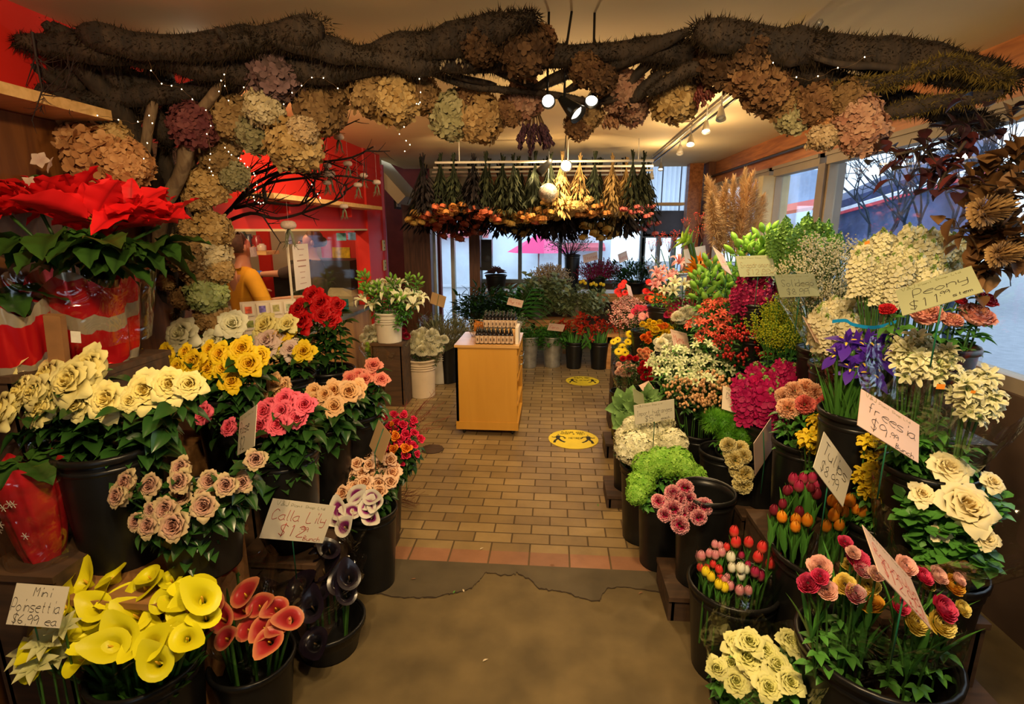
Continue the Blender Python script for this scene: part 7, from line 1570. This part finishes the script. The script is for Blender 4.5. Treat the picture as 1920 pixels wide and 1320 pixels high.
obj('body', MB().box(-.07, -.07, -.18, .07, .07, .18).mesh('body', BLACK, False), o); obj('cone', MB().lathe([(.05, 0), (.03, .01), (.001, .012)], 16).mesh('cone', mat((.05, .05, .05), .5)), o, (0, -.075, -.06), (PI / 2, 0, 0)); obj('shelf_bracket', MB().box(-.08, -.06, -.22, .08, .3, -.18).mesh('shelf_bracket', BLACK, False), o)
T(boxo('wall_shelf', (P(1250, 383, 7.4).x, 7.42, P(1250, 383, 7.4).z), (.42, .26, .035), PINE), 'small pine shelf under the corrugated sheet in the back corner', 'shelf')
# left at the back: buckets by the counter end
def pail(px, pt, pb_, Y, wpx, label, m=None): p = P(px, pt, Y); r_ = wpx * dist(p) / 2000; z0 = max(0, P(px, pb_, Y).z); bucket((p.x, Y, z0), r_, p.z - z0, 'white', label, m)
pail(790, 672, 742, 4.95, 52, 'white plastic bucket of white mums on the floor, orange light in its colour', mat((.62, .5, .36), .45, .06, 9)); pail(822, 655, 725, 5.45, 46, 'white plastic bucket behind the white mums')  # first pail: warm light put into the colour of its white plastic
bunch('fluffy_mum', 'fluffy white mum in the white plastic bucket', 'flower', 'fluffy white mums in the pail', MUM((.75, .72, .5), (.85, .83, .66)), scat(800, 640, 70, 40, 16, 24, 5), 4.95, .6, FOLR, .12, bk=None, fwd=.3, up=1, sr=.003)
vase('black', 738, 675, 4.85, 46, .4, 'black bucket of wrapped white mums beside the counter', 0)
bunch('fluffy_mum', 'fluffy white mum in the black bucket by the counter', 'flower', 'fluffy white mums in the black bucket', MUM((.75, .72, .5), (.85, .83, .66)), scat(708, 634, 66, 34, 14, 22, 6), 4.75, .6, FOLR, .12, bk=None, fwd=.3, up=1, sr=.003, bx=.1)
bunch('dark_red_mum', 'dark red mum beside the fluffy white ones', 'flower', 'dark red mums', MUM((.2, .004, .02), (.35, .01, .04)), [(738, 622, 18), (750, 626, 18), (762, 630, 16), (745, 632, 16), (756, 620, 14)], 4.8, .6, None, bk=None, fwd=.3, up=1)
bunch('green_button_mum', 'lime green button flower below the fluffy white mums', 'flower', 'lime button flowers', [me(('but',), lambda: MB().blob((0, 0, 0), .5, 8, 6), (LIME,))], scat(697, 652, 26, 26, 12, 8, 6), 4.65, .6, FOLM, .08, bk=None)
sleeve('clear film around the white mums beside the counter', 722, 640, 4.75, .1, .24, .28, seed=21)
sleeve('clear film around the white mums in the pail', 800, 645, 4.9, .1, .19, .2, seed=22)
pail(728, 585, 640, 4.7, 50, 'white plastic bucket of white lilies at the end of the counter')
zl = P(728, 640, 4.7).z; crate(P(728, 585, 4.7).x, 4.72, zl, .3, .28, 'plain wooden stand under the white lily bucket')
bunch('white_lily', 'white lily or green bud at the end of the counter', 'lily', 'white lilies by the counter', LIW + LB((1,)), scat(735, 555, 110, 50, 22, 34, 6), 4.65, .5, FOLM, .16, bk=None, fwd=.4, up=1, size=1.1)
plant('lavender_spray', 'silvery green leafy spray in film by the glass door', 'greenery', [bush(41, 120, .22, .03, .4, 1, 1.).mesh('spray', petal((0, (.1, .12, .05)), (1, (.34, .34, .2))))], 832, 612, 5.3, 110, 8, .42, None, .26, seed=15); sleeve('clear film around the silvery sprays by the glass door', 830, 605, 5.2, .1, .24, .26, seed=23); vase('black', 838, 640, 5.45, 44, .35, 'black bucket of silvery sprays by the glass door', 0)
# ================================================================ counter and the people behind it
o = thing('sales_counter', 'long wooden sales counter with grey top under the red wall opening', 'counter', (0, 0, 0))
obj('front_panel', MB().box(XL - .02, 2.72, 0, XL + .0, 5.25, .82).mesh('front_panel', wood((.45, .2, .05), (.62, .32, .1), 2, .45, (8, 8, .6)), False), o)
obj('carcass', MB().box(XL - .55, 2.74, 0, XL - .02, 5.24, .8).mesh('carcass', DWOOD, False), o)
obj('counter_top', MB().box(XL - .6, 2.72, .82, XL + .02, 5.25, .85).mesh('counter_top', mat((.16, .17, .16), .35, .15, 14), False), o)
def onX(px, py, X=XL + .03): return PXw(px, py, X)
T(boxo('wall_shelf', ((XL + .12), 4.1, onX(560, 378).z), (.2, 2.0, .03), PINE), 'long pine shelf along the red wall above the opening', 'shelf')
for yy in (3.5, 4.6): boxo('trim_%d' % (20 + int(yy)), (XL + .06, yy, onX(560, 378).z - .05), (.1, .02, .08), RED)['kind'] = 'structure'
T(boxo('wall_shelf', (XL + .12, 1.42, onX(90, 213).z), (.22, 1.1, .035), PINE), 'pine shelf end on the red wall at the far left', 'shelf')
OUT = mat((.5, .4, .16), .5, .05)
for i, (x, y_, lb) in enumerate(((720, 460, 'beige electrical outlet plate on the red pillar, upper one'), (722, 497, 'beige switch plate on the red pillar, lower one'))):
    p = PXw(x, y_, XL + .03); o = thing('outlet_plate', lb, 'outlet', p); obj('plate', MB().box(-.004, -.05, -.055, .004, .05, .055).mesh('plate', OUT, False), o)
    for z in (-.025, .025): obj('socket', MB().box(.004, -.012, z - .008, .006, .012, z + .008).mesh('socket', mat((.1, .07, .04), .6), False), o)
p = PXw(745, 370, XL + .06); o = thing('framed_picture', 'small black framed picture on the red pillar', 'picture', p); obj('frame', MB().box(-.01, -.11, -.13, .01, .11, .13).mesh('frame', BLACK, False), o); obj('picture', MB().box(.008, -.085, -.105, .013, .085, .105).mesh('picture', mat((.55, .5, .38), .5, .6, 16), False), o)
# plexi screen, paper, card rack
PX = XL + .01
o = thing('plexi_screen', 'clear hanging plastic screen over the counter', 'screen', (0, 0, 0)); y0, y1 = onX(548, 500).y, onX(676, 500).y
obj('sheet', MB().box(PX, y0, .95, PX + .004, y1, 1.585).mesh('sheet', film('clear_screen', .035, (.97, .96, .93), .05, 0, edge=.05), False), o)
obj('edge_strip', MB().box(PX - .004, y0 - .012, .88, PX + .008, y0, 1.62).mesh('edge_strip', mat((.7, .62, .48), .5), False), o, label='pale edge strip')
pp = onX(566, 500, XL + .04); o = thing('paper_notice', 'long white paper notice taped to the clear screen', 'notice', pp); obj('sheet', MB().box(0, -.12, -.16, .002, .12, .16).mesh('sheet', mat((.62, .54, .47), .7, .03), False), o)
t = MB()
for k in range(7):
    z = .12 - .04 * k; w = (.05, .03, .07, .06, .04, .03, .05)[k]; t.box(.0021, -w, z, .0028, w, z + (.008 if k in (2, 3) else .004))
obj('printed_lines', t.mesh('printed_lines', mat((.3, .15, .12), .7, 0), False), o)
cp = PXw(508, 605, XL - .1); cp.z = .975; o = thing('card_rack', 'tilted rack of small picture cards on the counter', 'rack', cp, (-.12, 0, R(38))); o.scale = (1.05,) * 3; obj('board', MB().box(-.17, 0, -.17, .17, .01, .14).mesh('board', mat((.62, .54, .45), .6, .03), False), o)
cols = [(.6, .1, .05), (.15, .12, .45), (.4, .38, .15), (.3, .35, .25), (.25, .3, .08), (.45, .45, .3), (.65, .5, .05), (.5, .2, .3), (.2, .4, .2), (.1, .2, .3), (.55, .3, .1), (.4, .1, .1)]
for k in range(12):
    x = -.125 + .083 * (k % 4); z = .085 - .09 * (k // 4); cc = obj('picture_card', MB().box(x - .034, -.006, z - .038, x + .034, 0, z + .038).mesh('picture_card', mat((.7, .64, .56), .6, .02), False), o)
    obj('picture', MB().box(x - .02, -.008, z - .022, x + .02, -.006, z + .022).mesh('picture', mat(cols[k], .6, .6, 50), False), cc)
boxo('acrylic', (0, 0, 0), (.36, .004, .33), film('clear_screen', .035, (.97, .96, .93), .05, 0, edge=.05), o).location = (0, -.03, 0)
# till, boxes, pictures
tp = PXw(650, 575, XL - .28); o = thing('cash_register', 'beige cash register with dark display on the counter', 'cash register', (tp.x, tp.y, .85)); tl_ = MB().box(-.15, -.2, 0, .15, .2, .1); tl_.cm = 0
obj('body', tl_.mesh('body', mat((.4, .33, .2), .5), False), o); b = MB(); a = [(-.13, -.18, .1), (.13, -.18, .1), (.13, .18, .1), (-.13, .18, .1), (-.13, -.1, .16), (.0, -.1, .16), (.0, .18, .24), (-.13, .18, .24)]
[b.vert(q) for q in a]; [b.face(*q) for q in ((0, 1, 5, 4), (1, 2, 6, 5), (2, 3, 7, 6), (3, 0, 4, 7), (4, 5, 6, 7))]; obj('keyboard_slope', b.mesh('keyboard_slope', mat((.42, .36, .22), .5), False), o)
obj('display', MB().box(-.03, -.06, .25, .03, .16, .31).mesh('display', BLACK, False), o); obj('screen', MB().box(.03, -.03, .265, .032, .13, .295).mesh('screen', mat((.05, .1, .09), .2), False), o)
T(boxo('teal_box', (XL - .18, PXw(648, 600, XL - .1).y, .9), (.16, .2, .1), mat((.01, .22, .17), .6)), 'teal cardboard box on the counter below the till', 'box')
pb2 = P(640, 490, 5.86)
for i, (x, y_, w, h, c, lb) in enumerate(((640, 478, 34, 28, (.75, .5, .02), 'yellow picture with black marks pinned to the far red wall'), (634, 512, 22, 26, (.6, .55, .42), 'cream paper pinned below the yellow picture'), (652, 508, 14, 24, (.75, .5, .3), 'narrow orange paper pinned beside the cream one'), (640, 444, 18, 14, (.15, .4, .45), 'small turquoise card taped at the screen top'), (660, 443, 14, 14, (.2, .35, .6), 'small blue card taped beside the turquoise one'))):
    Y = 5.87 if i < 3 else 4.85; p = P(x, y_, Y); k = dist(p) / 1000
    T(boxo('pinned_paper', p, (w * k, .006, h * k), mat(c, .6, .35, 22)), lb, 'paper')
p = P(612, 505, 5.4); T(boxo('dark_cabinet', (p.x, 5.5, .62), (.62, .5, 1.34), mat((.035, .03, .025), .5)), 'dark cabinet standing behind the sales counter', 'cabinet')
p = P(470, 475, 5.1); T(boxo('wall_shelf', (p.x - .25, 5.15, P(470, 474, 5.1).z), (.9, .25, .035), PINE), 'pine shelf on the wall behind the yellow dressed person', 'shelf')
for i, (x, c) in enumerate(((455, (.03, .05, .03)), (466, (.03, .03, .04)), (481, (.25, .02, .02)), (488, (.5, .4, .3)))):
    p = P(x, 468, 5.1); hh = (.2, .16, .15, .07)[i]; q = T(obj('jar', MB().lathe([(.001, 0), (.045, 0), (.048, .01), (.048, hh * .75), (.03, hh * .88), (.032, hh), (.001, hh)], 14).mesh('jar', mat(c, .3, .1)), None, (p.x, 5.12, P(470, 474, 5.1).z + .018)), ('dark green jar on the shelf behind the counter', 'black jar on the shelf behind the counter', 'dark red jar on the shelf behind the counter', 'small pale jar on the shelf behind the counter')[i], 'jar')
T(boxo('monitor', (P(535, 535, 4.7).x, 4.75, P(535, 548, 4.7).z), (.24, .05, .3), BLACK), 'black monitor between the two people', 'monitor'); T(boxo('back_table', (-3.1, 4.85, .42), (1.5, .6, .84), mat((.3, .25, .18), .6)), 'pale work table behind the counter', 'table')
SKIN = mat((.50, .24, .14), .5, .05, 8)
def skinned(name, pts, edges, m, parent, lv=2):
    b = bpy.data.meshes.new(name); b.from_pydata([p[:3] for p in pts], edges, []); b.materials.append(m); o = bpy.data.objects.new(name, b); COL.objects.link(o); o.parent = parent
    md = o.modifiers.new('skin', 'SKIN'); md.use_smooth_shade = True
    for i, p in enumerate(pts): b.skin_vertices[0].data[i].radius = (p[3], p[4] if len(p) > 4 else p[3]); b.skin_vertices[0].data[i].use_root = (i == 0)
    o.modifiers.new('sub', 'SUBSURF').levels = lv; o.modifiers['sub'].render_levels = lv; return o
def person(loc, rz, label, shirt, hairc, larm, rarm, hgt=1.55, apron=None, mask=False, glove=None, scale=1.):
    """standing figure facing local -y; arms: (elbow, wrist) in local metres"""
    k = hgt / 1.7; root = thing('person', label, 'person', loc, (0, 0, rz)); pts = []; ed = []
    def v(*p, par=None): pts.append(tuple(c * k for c in p)); (ed.append((par, len(pts) - 1)) if par is not None else 0); return len(pts) - 1
    pel = v(0, 0, .93, .14, .10); sp = v(0, .01, 1.08, .12, .09, par=pel); ch = v(0, .01, 1.27, .15, .10, par=sp); nk = v(0, .01, 1.43, .055, par=ch); jw = v(0, -.01, 1.5, .05, par=nk); hd = v(0, 0, 1.59, .078, .09, par=jw); v(0, .01, 1.66, .06, par=hd)
    for s in (-1, 1):
        h = v(s * .09, 0, .86, .09, par=pel); kn = v(s * .1, -.01, .48, .058, par=h); an = v(s * .1, .01, .08, .036, par=kn); v(s * .1, -.13, .03, .03, par=an)
    arms = []
    for s, (el, wr) in ((-1, rarm), (1, larm)):
        sh = v(s * .17, .01, 1.37, .055, par=ch); e = v(*el, .04, par=sh); w = v(*wr, .027, par=e); d = (V(wr) - V(el)).normalized(); side = d.cross(V((0, 0, 1))).normalized() * s
        pm = v(*(V(wr) + d * .06), .034, .018, par=w)
        for j, (o_, L) in enumerate(((-.03, .075), (-.01, .09), (.01, .085), (.03, .065))):
            a = v(*(V(wr) + d * .10 + side * o_), .010, par=pm); v(*(V(wr) + d * (.10 + L * .55) + side * o_ * 1.1 - V((0, 0, .01))), .009, par=a); v(*(V(wr) + d * (.10 + L) + side * o_ * 1.15 - V((0, 0, .028))), .007, par=len(pts) - 1)
        t_ = v(*(V(wr) + d * .04 - side * .035), .011, par=w); v(*(V(wr) + d * .08 - side * .055), .009, par=t_); arms.append((sh, e, w, s))
    skinned('body', pts, ed, SKIN, root)
    fz = 1.585 * k
    nose = MB().blob((0, -.098 * k, fz - .012), .013, 6, 5, sz=1.4); obj('nose', nose.mesh('nose', SKIN), root)
    for s in (-1, 1):
        obj('ear', MB().blob((s * .083 * k, .0, fz - .01), .018, 6, 5, sx=.4, sz=1.4).mesh('ear', SKIN), root); obj('eye', MB().blob((s * .03 * k, -.084 * k, fz + .008), .008, 6, 4, sz=.7).mesh('eye', mat((.03, .02, .015), .3, 0)), root)
    obj('mouth', MB().blob((0, -.09 * k, fz - .05), .016, 8, 4, sy=.4, sz=.3).mesh('mouth', mat((.4, .1, .08), .5, 0)), root)
    if mask:
        mk = MB(); mk.grid(lambda u, v_: (.085 * k * math.sin((u - .5) * 2.6), -.105 * k * math.cos((u - .5) * 2.6) - .008, fz - .075 + .07 * v_), 10, 4); obj('face_mask', mk.mesh('face_mask', mat((.6, .62, .6), .8, .2, 60)), root)
    hair = MB(); hair.grid(lambda u, v_: (lambda a, e: V((.095 * k * math.cos(e) * math.sin(a), .105 * k * math.cos(e) * math.cos(a) * (1 if math.cos(a) > -.2 else .5) + .01, fz + .02 + .10 * k * math.sin(e))))((u * 2 - 1) * PI, v_ * 1.57 - (.75 if abs(u * 2 - 1) < .55 else -.3)), 20, 8)
    hair.blob((0, .1 * k, fz + .0), .045, 8, 6); obj('hair', hair.mesh('hair', mat(hairc, .7, .3, 40)), root)
    sp_ = [(0, 0, .92 * k, .155 * k, .12 * k), (0, .01, 1.08 * k, .135 * k, .105 * k), (0, .01, 1.27 * k, .168 * k, .118 * k), (0, .01, 1.41 * k, .068 * k)]; se = [(0, 1), (1, 2), (2, 3)]
    for s, (el, wr) in ((-1, rarm), (1, larm)):
        n = len(sp_); mid = V(el).lerp(V(wr), .25); sp_ += [(s * .175 * k, .01, 1.365 * k, .072 * k), tuple(V(el) * k) + (.062 * k,), tuple(mid * k) + (.05 * k,)]; se += [(2, n), (n, n + 1), (n + 1, n + 2)]
    skinned('shirt', sp_, se, mat(shirt, .85, .12, 9), root)
    sk = MB(); sk.grid(lambda u, v_: ((.165 + .07 * v_ + .012 * math.sin(u * 50)) * k * math.cos(6.283 * u), (.13 + .06 * v_ + .012 * math.sin(u * 50)) * k * math.sin(6.283 * u), (1.0 - .55 * v_) * k), 48, 5, None, True); obj('skirt', sk.mesh('skirt', mat(apron or shirt, .85, .12, 9)), root)
    bt = MB(); bt.tube([(.158 * k * math.cos(a / 16 * 6.283), .128 * k * math.sin(a / 16 * 6.283), 1.02 * k) for a in range(17)], .017, 6, False); bt.tube([(-.02, .14 * k, 1.02 * k), (-.05, .15 * k, .93 * k)], .01, 5); bt.tube([(.02, .14 * k, 1.02 * k), (.04, .15 * k, .9 * k)], .01, 5); obj('apron_tie', bt.mesh('apron_tie', BLACK), root)
    if glove:
        el, wr = rarm if glove < 0 else larm; d = (V(wr) - V(el)).normalized(); g = MB().tube([V(wr) * k - d * .03, V(wr) * k + d * .03, V(wr) * k + d * .08, V(wr) * k + d * .13], [.034, .036, .046, .03], 10); obj('glove', g.mesh('glove', mat((.02, .12, .5), .4, .05)), root, label='blue glove')
    return root
p = P(458, 520, 3.85); person((p.x, p.y, 0), R(140), 'person in a mustard yellow dress with black apron tie, seen from behind', (.62, .30, .015), (.06, .03, .015), ((.33, -.02, 1.12), (.42, -.22, 1.16)), ((-.3, -.05, 1.1), (-.25, -.28, 1.05)), 1.58, mask=True)
p = P(588, 520, 4.55); person((p.x, p.y, 0), R(-55), 'person in dark clothes behind the paper notice, blue gloved arm stretched out', (.05, .03, .025), (.12, .05, .02), ((.3, -.05, 1.1), (.2, -.3, 1.1)), ((-.36, -.2, 1.28), (-.5, -.42, 1.27)), 1.6, apron=(.12, .07, .05), glove=-1)

p = P(1332, 520, 3.75); o = thing('picture_easel', 'orange wooden easel frame standing behind the green lily buds', 'frame', p)
for n_, a in (('rail', (-.08, -.01, .09, .1, .01, .11)), ('rail', (-.08, -.01, -.12, .1, .01, -.1)), ('upright', (-.09, -.01, -.12, -.07, .01, .11)), ('upright', (.08, -.01, -.12, .1, .01, .11))): obj(n_, MB().box(*a).mesh(n_, wood((.5, .2, .03), (.75, .38, .08), 3, .4), False), o)

r = random.Random(77); FP = []
for x, y_, c in ((640, 1085, 1), (870, 1110, 0), (850, 1113, 1), (1120, 945, 1), (905, 1240, 0), (1040, 1060, 2), (780, 1085, 2), (1205, 1110, 2), (900, 1030, 0), (1015, 822, 0), (898, 829, 0), (1140, 938, 1), (1150, 872, 2)):
    p = PZ(x, y_, .004); b = MB(); leaf(b, (0, 0, 0), (1, 0, .1), .025, .008, .2); o = T(obj('plant_scrap', b.mesh('plant_scrap', (mat((.6, .5, .35), .7, 0), LEAFM, mat((.2, .09, .04), .7, 0))[c]), None, p, (0, 0, r.uniform(0, 6))), '', 'litter'); FP.append(o)
label_row(FP, 'tiny plant scrap lying on the floor', 'litter', 'plant scraps on the floor')
